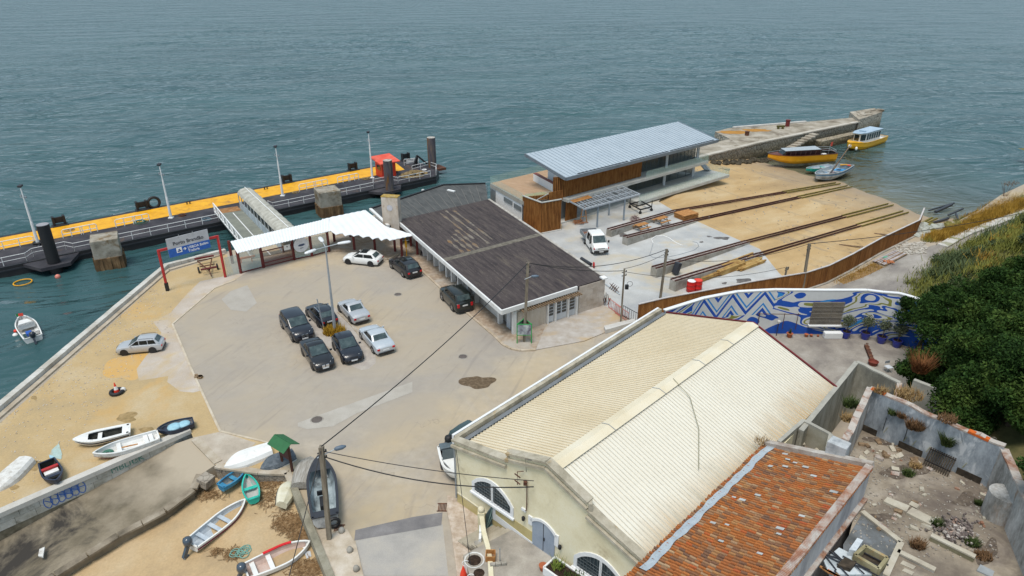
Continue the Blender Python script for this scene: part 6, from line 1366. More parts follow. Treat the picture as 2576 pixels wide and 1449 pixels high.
# the two yellow boats, the teal dinghy and the old sailing boat
yh=mat('yellow_hull',(.78,.4,.01),(.68,.34,.01),(.82,.46,.03),scale=.8,rough=.45,spot=(.5,.25,.02),spot_scale=.9,spot_th=.7)
yh2=mat('orange_yellow_hull',(.8,.35,.008),(.7,.29,.006),(.84,.4,.02),scale=.8,rough=.45)
gr1=mat('weedy_grey',(.12,.12,.09),(.08,.08,.06),(.18,.17,.13),scale=2,rough=.9)
def wheelhouse(t,P_,L,st):
 z0,z1=1.55,3.35;cab=[(L*.24,-1.2),(L*.66,-1.15),(L*.78,-.6),(L*.78,.6),(L*.66,1.15),(L*.24,1.2)]
 P_(MB().prism(cab,.9,z1),'cabin',bw)
 for a,b in zip(cab[:-1],cab[1:]):
  p,q=V(*a,0),V(*b,0);m_=max(1,int((q-p).length/.95))
  for i in range(m_):
   u,v=lerp(p,q,(i+.12)/m_),lerp(p,q,(i+.88)/m_);P_(MB().panel(u+V(0,0,z0+.5),v+V(0,0,z0+.5),v+V(0,0,z1-.15),u+V(0,0,z1-.15),.03),'window',M['glass'])
 P_(MB().prism([(L*.2,-1.35),(L*.68,-1.3),(L*.83,-.7),(L*.83,.7),(L*.68,1.3),(L*.2,1.35)],z1,z1+.22),'roof',mat('blue_grey_roof',(.36,.46,.56),(.3,.4,.5),(.42,.52,.62),scale=1,rough=.6),bevel=.16)
 P_(MB().box((L*.64,0,z1+.3),(.6,1.2,.14)),'roof_hatch',flat('hatch_blue',(.25,.36,.46)),bevel=.03)
 P_(MB().box((L*.12,0,1.3),(1.4,2.0,.3)),'aft_bench',bw,bevel=.05)
 P_(MB().ball((L*.9,1.1,.9),.26,8,sz=1.5),'fender',bw,smooth=True)
boat('yellow passenger boat with a blue-grey cabin roof moored by the pier',G('z4',1465,385,WL+1.3),G('z4',1745,300,WL+1.3),3.5,1.65,yh,bwo,yh,z=WL-.35,deck=[(.72,1)],thwarts=(),extra=wheelhouse,tr=.85,name='passenger_boat',floor=.6,sheer=.16,full=.62)
def longcab(t,P0_,L,st):
 def P_(*a,**k):o=P0_(*a,**k);o.location.z+=.42;return o
 mb=MB();vs=[]
 x0_,x1_=L*.26,L*.78
 P_(MB().prism([(x0_,-1.0),(x1_,-.85),(x1_,.85),(x0_,1.0)],1.3,2.35),'cabin',mat('dark_varnish',(.06,.025,.02),(.04,.018,.015),(.09,.04,.03),scale=2,rough=.4))
 P_(MB().add([(x1_,-.84,1.45),(x1_,.84,1.45),(x1_+.75,.6,1.45),(x1_+.75,-.6,1.45),(x1_,-.8,2.33),(x1_,.8,2.33)],[(0,3,4),(1,5,2),(3,2,5,4),(0,1,2,3)]),'windscreen',M['glass'])
 for s_ in (1,-1):
  for i in range(7):xa=lerp(x0_,x1_,(i+.12)/7);xb=lerp(x0_,x1_,(i+.88)/7);y=s_*(1.0-.15*(i+.5)/7+.02);P_(MB().add([(xa,y,1.6),(xb,y,1.6),(xb,y,2.2),(xa,y,2.2)],[(0,1,2,3),(3,2,1,0)]),'window',flat('brown_glass',(.05,.018,.02),.2))
 P_(MB().prism([(x0_-.05,-.98),(x1_+.1,-.84),(x1_+.1,.84),(x0_-.05,.98)],2.35,2.43),'roof',flat('pale_roof',(.36,.4,.43),.5),bevel=.04)
 P_(MB().tube([(L*.02,-1.0,1.3),(L*.02,-1.0,2.1),(L*.24,-1.0,2.2)],.03,5).tube([(L*.02,1.0,1.3),(L*.02,1.0,2.1),(L*.24,1.0,2.2)],.03,5).tube([(L*.02,-1,2.1),(L*.02,1,2.1)],.03,5).tube([(L*.02,-1,1.75),(L*.02,1,1.75)],.025,5).tube([(L*.02,-1,1.75),(L*.25,-1,1.75)],.025,5),'stern_rail',M['steel'])
 P_(MB().tube([(x1_+.2,0,2.4),(L*1.02,0,2.1)],.035,5).tube([(L*.99,0,1.5),(L*.99,0,2.3)],.03,5),'bowsprit',M['grey'])
 P_(MB().box((L*.12,0,.9),(.8,1.3,.35)),'stern_clutter',bwo)
 P_(MB().tube([(L*.1,.4,1.3),(L*.1,.4,3.0)],.025,4),'flagstaff',M['steel']);P_(MB().panel(V(L*.1,.4,2.7),V(L*.07,.4,2.7),V(L*.07,.42,3.5),V(L*.1,.4,3.4),.02),'flag',flat('faded_flag',(.6,.1,.07),.8))
boat('long orange-yellow boat with a dark varnished cabin aground by the pier',G('z4',770,540,-1.7),G('z4',1325,505,-1.7),2.9,1.95,yh2,darkin,mat('brown_rail',(.13,.035,.02),rough=.5),z=-2.2,deck=[(.76,1)],thwarts=(),extra=longcab,stripe=gr1,stripe_z=(.05,.27),tr=.9,full=.6,name='cabin_boat',floor=.45,sheer=.08,roll=-.08)
boat('small teal dinghy squeezed between the orange boat and the sailing boat',G('z4',1105,610,-2.0),G('z4',1320,570,-2.0),1.7,.7,teal,greyin,mat('grey_rail',(.4,.44,.42)),z=-2.35,thwarts=(.3,.7),tmat=teal,tr=.8,name='dinghy')
def sail(t,P_,L,st):
 iv=t.matrix_basis.inverted();m0,m1=iv @ G('z4',1305,640,-1.7),iv @ G('z4',1480,395,2.4);dm2=V(.15,.12,.15)
 P_(MB().tube([m0,lerp(m0,m1,.5),m1],[.15,.13,.08],8),'mast',M['dark']);P_(MB().tube([lerp(m0,m1,.2)+dm2,lerp(m0,m1,1.05)+dm2],.07,6),'furled_boom',M['wood']);P_(MB().ball(tuple(m1),.28,8),'masthead_wrap',bwo)
 rr=random.Random(2)
 for i in range(9):a=(L*rr.uniform(.3,.75),rr.uniform(-.6,.4),.85);P_(MB().beam(a,(a[0]+rr.uniform(.6,1.3),a[1]+rr.uniform(-.4,.4),.9),.16,.06),'loose_plank',bwo if i % 3 else M['red'])
 P_(MB().box((L*.22,0,.62),(1.5,1.5,.1)),'blue_deck',flat('light_blue',(.05,.3,.6),.6));P_(MB().box((L*.25,0,.7),(.6,.6,.1)),'hatch',navy);P_(MB().tube([(L*.02,-.9,.95),(0,0,1.05),(L*.02,.9,.95)],.12,6),'stern_roll',M['yellow'])
 P_(MB().ring((L*.05,.7,1.1),.22,.08,10,5),'lifebuoy',M['orange'])
boat('old grey and blue sailing boat leaning on the sand with a lowered mast',G('z4',1195,690,-1.9),G('z4',1450,575,-1.8),3.7,1.1,mat('grey_white_hull',(.36,.38,.38),(.2,.21,.2),(.48,.5,.5),scale=1.2),mat('grey_blue_interior',(.28,.33,.36),(.06,.2,.4),(.4,.42,.42),scale=.8),mat('pale_rail',(.44,.47,.48)),z=-2.4,thwarts=(.45,.65),extra=sail,stripe=mat('blue_band',(.06,.17,.3)),stripe_z=(.72,.86),tr=.75,full=.5,roll=.1,name='sailing_boat',sheer=.25)
# runabout on a trailer at the warehouse corner
def runab(t,P_,L,st):
 P_(MB().prism([(L*.42,-.85),(L*.95,-.3),(L*.95,.3),(L*.42,.85)],.72,[.95,.85,.85,.95]),'fore_deck',bw,bevel=.06)
 P_(MB().panel(V(L*.5,-.8,.9),V(L*.5,.8,.9),V(L*.38,.7,1.4),V(L*.38,-.7,1.4),.03),'windscreen',flat('smoke_screen',(.08,.1,.11),.12))
 P_(MB().box((L*.3,.35,.8),(.4,.5,.6)).box((L*.3,-.35,.8),(.4,.5,.6)),'seats',M['dark'],bevel=.08)
 P_(MB().box((L*.08,0,.9),(.6,1.4,.2)),'stern_cover',flat('slate_cover',(.1,.13,.15)),bevel=.05)
 P_(MB().beam((L*.1,0,.1),(L*1.05,0,.05),.12).lathe((L*.3,.75,0),[(.28,-.08),(.28,.08)],14,axis='Y').lathe((L*.3,-.75,0),[(.28,-.08),(.28,.08)],14,axis='Y'),'trailer',M['dark'])
c=G('b4',560,590);boat('white runabout on a trailer with dark seats at the warehouse corner',V(-3.25,33.8,.3),V(-4.2,36.9,.3),1.75,.75,bw,M['dark'],bw,z=.28,thwarts=(),motor=M['black'],extra=runab,tr=.9,name='runabout',gw=.1)
# ================================================================== LAMP, POLES, CABLES
p=G('z8',1155,885);t=thing('street_lamp','tall tapering street lamp with three white heads standing among the parked cars','street lamp',p)
top=p+V(-1.05,.25,9.0)
topv=G('z8',1073,165,8.7)
MB().tube([p,lerp(p,topv,.5),topv],[.14,.1,.06],10).build('pole',mat('lamp_grey',(.4,.43,.46),(.33,.36,.39),(.46,.49,.52),scale=1,rough=.5,metal=.2),t)
MB().lathe((p.x,p.y,0),[(.3,0),(.3,.06),(.17,.1)],12).build('base_plate',M['steel'],t)
for ex,ey in ((1180,138),(1005,182),(1035,102)):
 q=G('z8',ex,ey,8.8);dv=q-topv;dv.z=0;dv=dv.normalized();q=topv+dv*1.2+V(0,0,.12)
 a=MB().tube([topv,q],.035,6).build('arm',M['steel'],t)
 mb=MB();mb.lathe((0,0,0),[(.04,-.55),(.15,-.45),(.2,.1),(.17,.5),(.05,.62)],10,axis='X');o=mb.build('lamp_head',flat('lamp_white',(.68,.7,.72),.4),t,smooth=True)
 o.matrix_basis=Matrix.Translation(q+dv*.35-p) @ Matrix.Rotation(math.atan2(dv.y,dv.x),4,'Z') @ Matrix.Scale(.62,4,(0,0,1));o.matrix_parent_inverse=Matrix.Identity(4)
p2=G('z8',1065,885);one(MB().tube([p2,p2+V(-.3,.05,3.3)],.05,6),'signpost',M['grey'],'thin bare grey post beside the weeds and the street lamp','post')
setting(MB().sheet(Gs('z8',[(840,740),(900,690),(1000,660),(1120,660),(1180,700),(1380,900),(1500,1070),(1500,1150),(1440,1200),(1380,1210),(1300,1180),(1000,940),(880,830)]),.007),'parking_island',mat('island_paving',(.4,.36,.32),(.34,.3,.27),(.47,.43,.38),scale=1.2,rough=.95))
mb=MB();ip=Gs('z8',[(1180,720),(1290,830),(1400,960),(1500,1075)])
for a,b in zip(ip,ip[1:]):mb.beam(a+V(0,0,.03),b+V(0,0,.03),.14,.07)
setting(mb,'island_kerb',cm)
def tuft(c,r_,h,n,m,name,seed,w_=.03,lean=.5):
 rr=random.Random(seed);mb=MB()
 for i in range(n):
  a=rr.uniform(0,6.28);d=r_*rr.random()**.6;q=c+V(math.cos(a)*d,math.sin(a)*d*.8,0);l=h*rr.uniform(.4,1);b=rr.uniform(0,6.28)
  e=q+V(math.cos(b)*l*lean,math.sin(b)*l*lean,l);s_=V(math.cos(b+1.57),math.sin(b+1.57),0)*w_
  mb.add([q-s_,q+s_,e],[(0,1,2)]);
 return mb.build(name,m)
weed=mat('ochre_weed',(.36,.21,.02),(.2,.14,.02),(.5,.3,.04),scale=5,rough=.95)
w1=tuft(G('z8',1150,895),1.0,.75,900,weed,'dry_weeds',4,.045,.5);tag(w1,'ochre weeds growing thickly round the street lamp foot','weeds')
def upole(p,topv,r,lab,arm=None):
 t=thing('utility_pole',lab,'utility pole',p,group='utility poles carrying the cables')
 MB().beam(p,topv,r,r*.8).build('post',M['pole'],t)
 d=topv-p;mb=MB()
 for z in (.06,.12):q=topv-d*z;mb.beam(q-V(.22,.1,0),q+V(.22,.1,0),.06);mb.cyl((q.x+.2,q.y+.1,q.z),.045,.14,6)
 mb.build('insulators',M['dark'],t)
 return t
TP={}
for key,k,b,tp,h,r_,lab in (('near','b3',(1470,1140),(1400,350),6.6,.3,'thick brown utility pole in front beside the black fishing boat'),('mid','z7',(1190,1215),(1222,535),7.4,.3,'brown utility pole with an advertising frame at the corner of the ferry building'),('yard','z6',(712,868),(772,425),5.5,.26,'leaning utility pole behind the near end of the timber fence'),('thin','z6',(378,1070),(412,590),5.6,.17,'thin utility pole with a dark box beside the barriers'),('far','z5',(292,955),(352,560),5.1,.26,'utility pole standing outside the middle of the timber fence'),('short','z5',(118,955),(132,815),2.9,.17,'short dark post against the timber fence left of the tall pole')):
 p=G(k,*b);y0=p.y;tv=G(k,*tp,h)
 if key=='short':h=2.6;tv=p+V(.1,0,h)
 tv=V(tv.x,p.y+max(-.5,min(.5,tv.y-p.y)),h);TP[key]=tv
 upole(p,tv,r_,lab)
ut=[o for o in bpy.data.objects if o.name.startswith('utility_pole')]
# street-light arms on two poles, meter boxes
def armlight(pk,base,dv,L,z):
 q=base+V(0,0,z);e=q+dv*L+V(0,0,.25);t=[o for o in ut if (Vector((o.matrix_basis.translation.x,o.matrix_basis.translation.y))-Vector((base.x,base.y))).length<.6][0]
 MB().tube([q,e],.03,6).build('lamp_arm',M['steel'],t);o=MB().lathe((0,0,0),[(.05,-.3),(.12,-.2),(.13,.15),(.05,.35)],8,axis='X').build('lamp_head',flat('lamp_slate',(.1,.14,.19),.5),t,smooth=True)
 o.matrix_basis=Matrix.Translation(e+dv*.25-t.matrix_basis.translation) @ Matrix.Rotation(math.atan2(dv.y,dv.x),4,'Z');o.matrix_parent_inverse=Matrix.Identity(4)
armlight('near',G('b3',1470,1140),V(.9,.45,0).normalized(),1.0,5.9);armlight('mid',G('z7',1190,1215),V(1,.1,0).normalized(),.6,6.1)
p=G('z6',378,1070);MB().box((p.x+.3,p.y,3.9),(.3,.25,.4)).ring((p.x+.55,p.y,4.2),.25,.02,12,4,axis='Y').build('junction_box',M['black'],[o for o in ut if 'thin' in o['label']][0])
# advertising frame round the mid pole
p=G('z7',1190,1215);t=thing('advert_frame','three-sided green advertising frame with posters round the utility pole foot','advert frame',p)
cr=[p+V(.72*math.cos(a),.72*math.sin(a),0) for a in (R(-150),R(-30),R(90))];gfm=flat('green_frame',(.02,.3,.07),.5)
for i,c in enumerate(cr):MB().tube([c,c+V(0,0,2.05)],.05,6).build('leg',gfm,t)
for i,(a,b) in enumerate(zip(cr,cr[1:]+cr[:1])):
 pm=mat('poster',[(.3,.33,.36),(.35,.05,.1),(.2,.3,.25)][i],[(.12,.1,.14),(.5,.5,.5),(.1,.1,.1)][i],[(.55,.6,.58),(.25,.02,.05),(.5,.5,.5)][i],scale=2.5)
 MB().panel(a+V(0,0,.95),b+V(0,0,.95),b+V(0,0,1.95),a+V(0,0,1.95),.03).build('poster',pm,t)
 MB().beam(a+V(0,0,.92),b+V(0,0,.92),.06).beam(a+V(0,0,1.98),b+V(0,0,1.98),.06).build('rail',gfm,t)
 # cables
def sag(a,b,s,n=14):return [lerp(a,b,i/n)+V(0,0,-s*4*(i/n)*(1-i/n)) for i in range(n+1)]
def cab(a,b,s,r_,lab):return one(MB().tube(sag(a,b,s),r_,5),'cable',M['cable'],lab,'cable')
bkt=V(1.15,28.15,5.35)
cab(TP['near'],TP['mid'],.5,.035,'long black cable from the near utility pole to the pole with the advertising frame')
cab(TP['near']+V(0,0,-.3),bkt+V(0,0,.2),.25,.022,'upper thin cable from the near pole to the warehouse gable bracket')
cab(TP['near']+V(.1,0,-.7),bkt+V(0,0,-.2),.7,.034,'lower sagging cable from the near pole to the warehouse gable bracket')
cab(TP['mid'],TP['yard'],1.0,.03,'cable dipping from the advertising pole to the leaning yard pole')
cab(TP['mid'],TP['thin']+V(0,0,-.2),.3,.03,'cable from the advertising pole to the thin pole by the barriers')
cab(TP['thin'],TP['yard']+V(0,0,-.4),.2,.022,'short cable between the thin pole and the leaning yard pole')
cab(TP['thin']+V(0,0,-.3),TP['short'],.9,.02,'low cable from the thin pole to the short post at the fence')
cab(TP['yard']+V(0,0,-1.0),TP['far'],.9,.025,'cable from the yard pole to the tall pole outside the fence')
cab(TP['far'],V(84,88,4.2),1.2,.035,'cable from the tall fence pole running off over the shore road')
cab(TP['near']+V(0,0,-.1),V(-11.5,17,-.3),.25,.025,'stay cable from the near pole down across the pink skiff')
cab(V(-3.3,32.4,4.4),G('b4',760,1560,.3),.05,.018,'thin wire hanging from the warehouse corner to the pavement')
# ================================================================== SMALL THINGS ON THE QUAY
p=G('b1',995,1165);tyre(p+V(0,0,.14),.42,.14,'flat black tyre with a traffic cone standing in it on the sand')
t=thing('traffic_cone','red and white traffic cone standing inside the flat tyre on the quay sand','cone',p)
MB().lathe((p.x,p.y,.05),[(.2,0),(.15,.3)],14).build('lower_band',M['orange'],t);MB().lathe((p.x,p.y,.35),[(.15,0),(.09,.3)],14).build('white_band',M['white'],t);MB().lathe((p.x,p.y,.65),[(.09,0),(.035,.3)],14).build('tip',M['orange'],t)
q=G('b1',1050,1148);one(MB().ball((q.x,q.y,.16),.2,10),'float_ball',bwo,'dirty white ball float beside the tyre with the cone','float',smooth=True)
q=G('b1',1690,1030);rr=random.Random(77);mb=MB()
for i in range(8):mb.box((q.x+rr.uniform(-.3,.3),q.y+rr.uniform(-.2,.2),.08),(.25,.2,.14),rz=rr.uniform(0,3))
one(mb,'rubble',M['wood'],'small brown rubble heap on the kerb line right of the cone','rubble')
g_=mat('glass_sheet',(.36,.47,.44),(.4,.36,.26),(.45,.55,.52),scale=2.5)
one(MB().prism(Gs('b2',[(440,380),(500,325),(530,420),(520,460),(420,440)]),.005,.03),'broken_sheet',g_,'broken greenish sheet lying above the small navy boat','sheet')
one(MB().prism(Gs('b2',[(420,430),(470,450),(465,468),(425,455)]),.03,.12),'plastic_can',flat('can_blue',(.3,.5,.6)),'pale blue plastic can on the sand above the small navy boat','can')
one(MB().prism(Gs('b2',[(330,1210),(375,1190),(360,1275),(320,1265)],-1.0),-1.2,-1.1),'paper_sheet',bwo,'white torn sheet lying on the lower slipway','sheet')
one(MB().prism(Gs('b3',[(1255,1260),(1310,1255),(1320,1300),(1280,1320)],-.8),-.78,-.62),'crate',flat('pale_crate',(.5,.52,.55)),'pale grey box beside the bow of the pink skiff','crate')
q=G('b3',720,1250,-1.0);rr=random.Random(5);mb=MB()
for i in range(9):mb.ring((q.x+rr.uniform(-.35,.35),q.y+rr.uniform(-.3,.3),lowz(q.x,q.y)+.08),.25,.03,12,4)
one(mb,'fishing_net',flat('net_green',(.18,.33,.28),.9),'small green net on the sand between the two white skiffs','net')
# notice board
a,b=G('b3',1075,510),G('b3',1155,560);t=thing('notice_board','brown notice board with a green gabled roof beside the overturned hulls','notice board',a)
for p in (a,b):MB().beam(p,p+V(0,0,2.1),.14,.14).build('post',mat('brown_post',(.08,.035,.025),rough=.7),t)
MB().panel(a+V(0,0,.9),b+V(0,0,.9),b+V(0,0,1.9),a+V(0,0,1.9),.06).build('panel',mat('brown_panel',(.1,.035,.03),rough=.6),t)
d=(b-a);dn=d.normalized();nn=V(dn.y,-dn.x,0);A_,B_=a-dn*.35+V(0,0,2.35),b+dn*.35+V(0,0,2.35);mb=MB()
mb.panel(A_+nn*.62-V(0,0,.38),B_+nn*.62-V(0,0,.38),B_,A_,.04);mb.panel(B_-nn*.62-V(0,0,.38),A_-nn*.62-V(0,0,.38),A_,B_,.04);mb.build('roof',flat('roof_green',(.02,.12,.04),.6),t)
# ================================================================== LEFT SLIP
wallm=mat('white_block_wall',(.44,.42,.37),(.3,.28,.23),(.54,.52,.48),scale=.9,fine=10,rough=.94,bump=.2,spot=(.14,.12,.08),spot_scale=.7,spot_th=.66)
t=thing('slip_wall','long pale block wall with blue graffiti along the top of the slipway','wall',W1)
wd=(W0-W1).normalized();wn=V(wd.y,-wd.x,0);LW=(W0-W2).length
WB=lambda s,z,o=0.0:W2+wd*s+wn*o+V(0,0,z)
MB().beam(W2+V(0,0,.1)-wn*.1,W0+V(0,0,.1)-wn*.1,.55,.32).build('coping',mat('pale_coping',(.5,.48,.44),(.42,.39,.35),(.56,.54,.51),scale=.8,rough=.93),t)
mb=MB();rr=random.Random(3)
for r_ in range(2):
 s=-.3*r_
 while s<LW:e=min(s+1.1,LW);mb.panel(WB(max(s,0),-.05-.5*(r_+1),.02),WB(e-.02,-.05-.5*(r_+1),.02),WB(e-.02,-.07-.5*r_,.02),WB(max(s,0),-.07-.5*r_,.02),.035+.012*rr.random());s=e
mb.build('block_facing',wallm,t);MB().panel(WB(0,-3.2,.0),WB(LW,-3.2,.0),WB(LW,-.98,.0),WB(0,-.98,.0),.02).build('lower_facing',mat('tidal_concrete',(.2,.17,.12),(.06,.05,.03),(.33,.3,.24),scale=.8,rough=.95,spot=(.2,.13,.03),spot_scale=.5,spot_th=.6),t)
gb=flat('graffiti_blue',(.06,.14,.42),.7);mb=MB();s1=(b2(385,830)-W2).dot(wd);s2=(b2(740,690)-W2).dot(wd)
fill=MB();n=6
for i in range(n):
 sc_=lerp(s1,s2,(i+.5)/n);r_=.46*(s2-s1)/n*1.3
 cpt=[WB(sc_+r_*math.cos(a),-.5+.42*math.sin(a)*(1+.1*math.sin(3*a+i)),.075) for a in [2*math.pi*j/18 for j in range(19)]]
 for p,q in zip(cpt,cpt[1:]):mb.beam(p,q,.05,.012,up=wn)
 fill.add([v-wn*.012 for v in cpt[:-1]],[tuple(range(18))])
 mb.beam(WB(sc_-.15,-.3-.1*(i % 2),.075),WB(sc_+.2,-.65+.1*(i % 3),.075),.05,.012,up=wn)
fo_=fill.build('graffiti_fill',mat('graffiti_pale',(.2,.26,.4),(.3,.33,.4),(.14,.2,.38),scale=2),t);mb.build('graffiti',gb,fo_)
gg=flat('graffiti_green',(.12,.24,.2),.8);text('MBLICK',.62,0,0,gg,'graffiti_lettering',t,WB((b2(950,560)-W2).dot(wd),-.48,.0),wd,wn,.08,.0)
text('TAS',.3,0,0,gg,'graffiti_lettering',t,WB((b2(1130,480)-W2).dot(wd),-.35,.0),wd,wn,.08,.0)
# the ramp itself
rm=mat('slip_concrete',(.21,.175,.125),(.095,.08,.055),(.32,.275,.21),scale=.22,fine=5,rough=.9,bump=.5,bscale=3,spot=(.045,.04,.035),spot_scale=.16,spot_th=.56,spot_w=.05)
rt=[R0+V(0,0,-.02),R1+V(0,0,-.02)];rb0=W2+V(1.5,-1.0,0);
edge=[R1]+[G('b2',x,y,z) for x,y,z in ((1700,590,-.35),(1640,720,-.5),(1400,900,-.75),(1000,1110,-1.05),(460,1449,-1.5),(60,1700,-1.8))]
inner=[R0]+[WB((e_-W2).dot(wd),0,.06) for e_ in edge[1:]]
inner=[V(q.x,q.y,e_.z) for q,e_ in zip(inner,edge)]
mb=MB();n=len(edge);vs=[*edge,*inner,*[V(e_.x,e_.y,e_.z-1.6) for e_ in edge]]
mb.add(vs,[(i,n+i,n+i+1,i+1)[::-1] for i in range(n-1)]+[(2*n+i,i,i+1,2*n+i+1)[::-1] for i in range(n-1)]);nt=rm.node_tree;pr=nt.nodes['Principled BSDF'];old=pr.inputs['Base Color'].links[0].from_socket
g=nt.nodes.new('ShaderNodeNewGeometry');sx=nt.nodes.new('ShaderNodeSeparateXYZ');nt.links.new(g.outputs['Position'],sx.inputs[0]);hz=_math(nt,'ADD',sx.outputs['Z'],_math(nt,'MULTIPLY',_noise(nt,_map(nt),.3,5),1.3))
mr=nt.nodes.new('ShaderNodeMapRange');mr.inputs[1].default_value=-.35;mr.inputs[2].default_value=.25;nt.links.new(hz,mr.inputs[0]);nt.links.new(_mix(nt,mr.outputs[0],old,(.4,.34,.26)),pr.inputs['Base Color'])
setting(mb,'slipway',rm)
mb=MB()
for a,b in zip(edge[1:],edge[2:]):
 k_=max(1,int((b-a).length/1.3))
 for i in range(k_):p,q=lerp(a,b,i/k_),lerp(a,b,(i+.96)/k_);mb.beam(p+V(0,0,.02),q+V(0,0,.02),.5,.14)
setting(mb,'slipway_kerb',mat('slip_kerb',(.24,.2,.15),(.09,.075,.055),(.4,.35,.28),scale=.5,rough=.95))
setting(MB().beam(R0+V(.25,-.2,.02),R1+V(.1,.2,.02),.55,.12),'slip_head_kerb',cm)
sw=thing('rubble_wall','low rubble stone wall below the overturned white hull','wall',L0);rub,nt,pr=newmat('rubble_stone')
vec=_map(nt);vo=nt.nodes.new('ShaderNodeTexVoronoi');vo.feature='DISTANCE_TO_EDGE';vo.inputs['Scale'].default_value=2.6;nt.links.new(vec,vo.inputs[0])
nt.links.new(_mix(nt,_ramp(nt,vo.outputs[0],[(0,(1,1,1)),(.06,(0,0,0))]),_ramp(nt,_noise(nt,vec,1.5),[(.3,(.23,.19,.15)),(.7,(.4,.36,.3))]),(.1,.085,.07)),pr.inputs[0]);pr.inputs['Roughness'].default_value=.95
lp=[R1+V(.1,-.1,0),L0,L1,L2,L3];mb=MB();mc=MB()
for a,b in zip(lp,lp[1:]):d=(b-a).normalized();o_=V(d.y,-d.x,0)*.04;mb.panel(a+o_+V(0,0,-1.4),b+o_+V(0,0,-1.4),b+o_+V(0,0,-.06),a+o_+V(0,0,-.06),.1);mc.beam(a+V(0,0,-.0),b+V(0,0,-.0),.45,.14)
mb.build('face',rub,sw);mc.build('coping',cm,sw)
t=thing('retaining_wall','low mossy concrete wall between the slip sand and the near pavement','wall',L4);mb=MB()
for a,b in ((L3,L4),(L4,L5)):mb.beam(a+V(0,0,-.55),b+V(0,0,-.55),.42,1.6)
mb.build('wall_body',mat('mossy_concrete',(.27,.25,.19),(.17,.16,.12),(.36,.34,.28),scale=.9,rough=.95,bump=.4),t)
mb=MB();mb.beam(G('b3',380,620,-.35),G('b3',460,660,-.5),.8,.6);setting(mb,'slip_end_block',rub)
# seaweed and dry reeds on the sand
mb=MB();rr=random.Random(15)
for cx_,cy_,rx_,ry_,n in ((1130,1010,130,70,700),(1230,1110,90,50,420),(950,650,120,60,260),(640,1240,70,50,160),(1300,1400,150,70,520),(450,740,110,40,160),(980,780,200,120,260),(500,1210,60,30,60),(800,560,60,30,60),(1240,760,30,70,160)):
 for i in range(n):
  q=G('b3',rr.gauss(cx_,rx_*.5),rr.gauss(cy_,ry_*.5),-.8);
  if q.x>-13.9+(33.8-q.y)*.575-.25:continue
  z=lowz(q.x,q.y)+rr.uniform(.02,.1);a=rr.uniform(0,3.14);l=rr.uniform(.08,.26);dv=V(math.cos(a),math.sin(a),rr.uniform(-.1,.2))*l;s_=V(-math.sin(a),math.cos(a),0)*.016
  q.z=z;mb.add([q-dv-s_,q-dv+s_,q+dv+s_,q+dv-s_],[(0,1,2,3)])
o=mb.build('dry_reeds',mat('reed_litter',(.22,.13,.06),(.1,.06,.03),(.36,.25,.14),scale=6,rough=.95));tag(o,'scattered brown reed litter on the slip sand','reed litter',kind='stuff')
for x,y,lab in ((1575,1085,'round stone bollard beside the drain at the near pole'),(1645,1250,'round stone bollard in the middle of the near pavement'),(1700,1410,'round stone bollard at the bottom of the near pavement')):
 p=G('b3',x,y);one(MB().lathe((p.x,p.y,.08),[(.17,0),(.18,.18),(.12,.3),(.02,.34)],12),'stone_bollard',M['conc'],lab,'bollard','stone bollards on the near pavement',smooth=True)
 # seated person in the shade of the ferry building
q=G('z2',1800,1205);fd=V(-.85,-.5,0)
def figure(p,f,lab):
 s=V(-f.y,f.x,0);t=thing('person',lab,'person',p);J=lambda a,b,z:p+f*a+s*b+V(0,0,z)
 pts=[J(0,0,.5),J(.03,0,.75),J(.05,0,.98),J(.07,0,1.08),J(.1,0,1.2),J(.1,0,1.33),J(.02,.1,.5),J(.42,.12,.52),J(.45,.12,.1),J(.6,.13,.05),J(.02,-.1,.5),J(.42,-.14,.52),J(.5,-.14,.1),J(.65,-.15,.05),J(.05,.2,.95),J(.12,.25,.7),J(.33,.15,.6),J(.05,-.2,.95),J(.12,-.25,.7),J(.33,-.15,.6)]
 rad=[.16,.15,.15,.06,.095,.07,.1,.075,.05,.04,.1,.075,.05,.04,.06,.045,.035,.06,.045,.035]
 ed=[(0,1),(1,2),(2,3),(3,4),(4,5),(0,6),(6,7),(7,8),(8,9),(0,10),(10,11),(11,12),(12,13),(2,14),(14,15),(15,16),(2,17),(17,18),(18,19)]
 me=bpy.data.meshes.new('body');me.from_pydata([v-p for v in pts],ed,[]);o=bpy.data.objects.new('body',me);C.objects.link(o);o.parent=t
 sk=o.modifiers.new('skin','SKIN');
 for i,r_ in enumerate(rad):me.skin_vertices[0].data[i].radius=(r_,r_)
 me.skin_vertices[0].data[0].use_root=True
 sb_=o.modifiers.new('sub','SUBSURF');sb_.levels=1;sb_.render_levels=1
 me.materials.append(flat('dark_clothes',(.04,.03,.035),.8))
 MB().lathe(tuple(J(.05,0,.58)),[(.17,0),(.175,.2),(.17,.4),(.08,.46)],12).build('vest',flat('lime_vest',(.35,.6,.03),.6),t)
 MB().ball(tuple(J(.08,0,1.34)),.1,10).build('hair',flat('dark_hair',(.02,.014,.01),.8),t)
 MB().ball(tuple(J(.13,0,1.27)),.085,10).build('face',flat('skin',(.35,.2,.13),.6),t)
try:
 figure(q,fd.normalized(),'person in a lime vest sitting in the shade by the ferry building columns')
 one(MB().box((q.x,q.y,.22),(.5,.5,.42)),'seat_box',M['maroon'],'low dark red seat under the person in the lime vest','seat',bevel=.03)
except Exception as ex:print('FIG',ex)
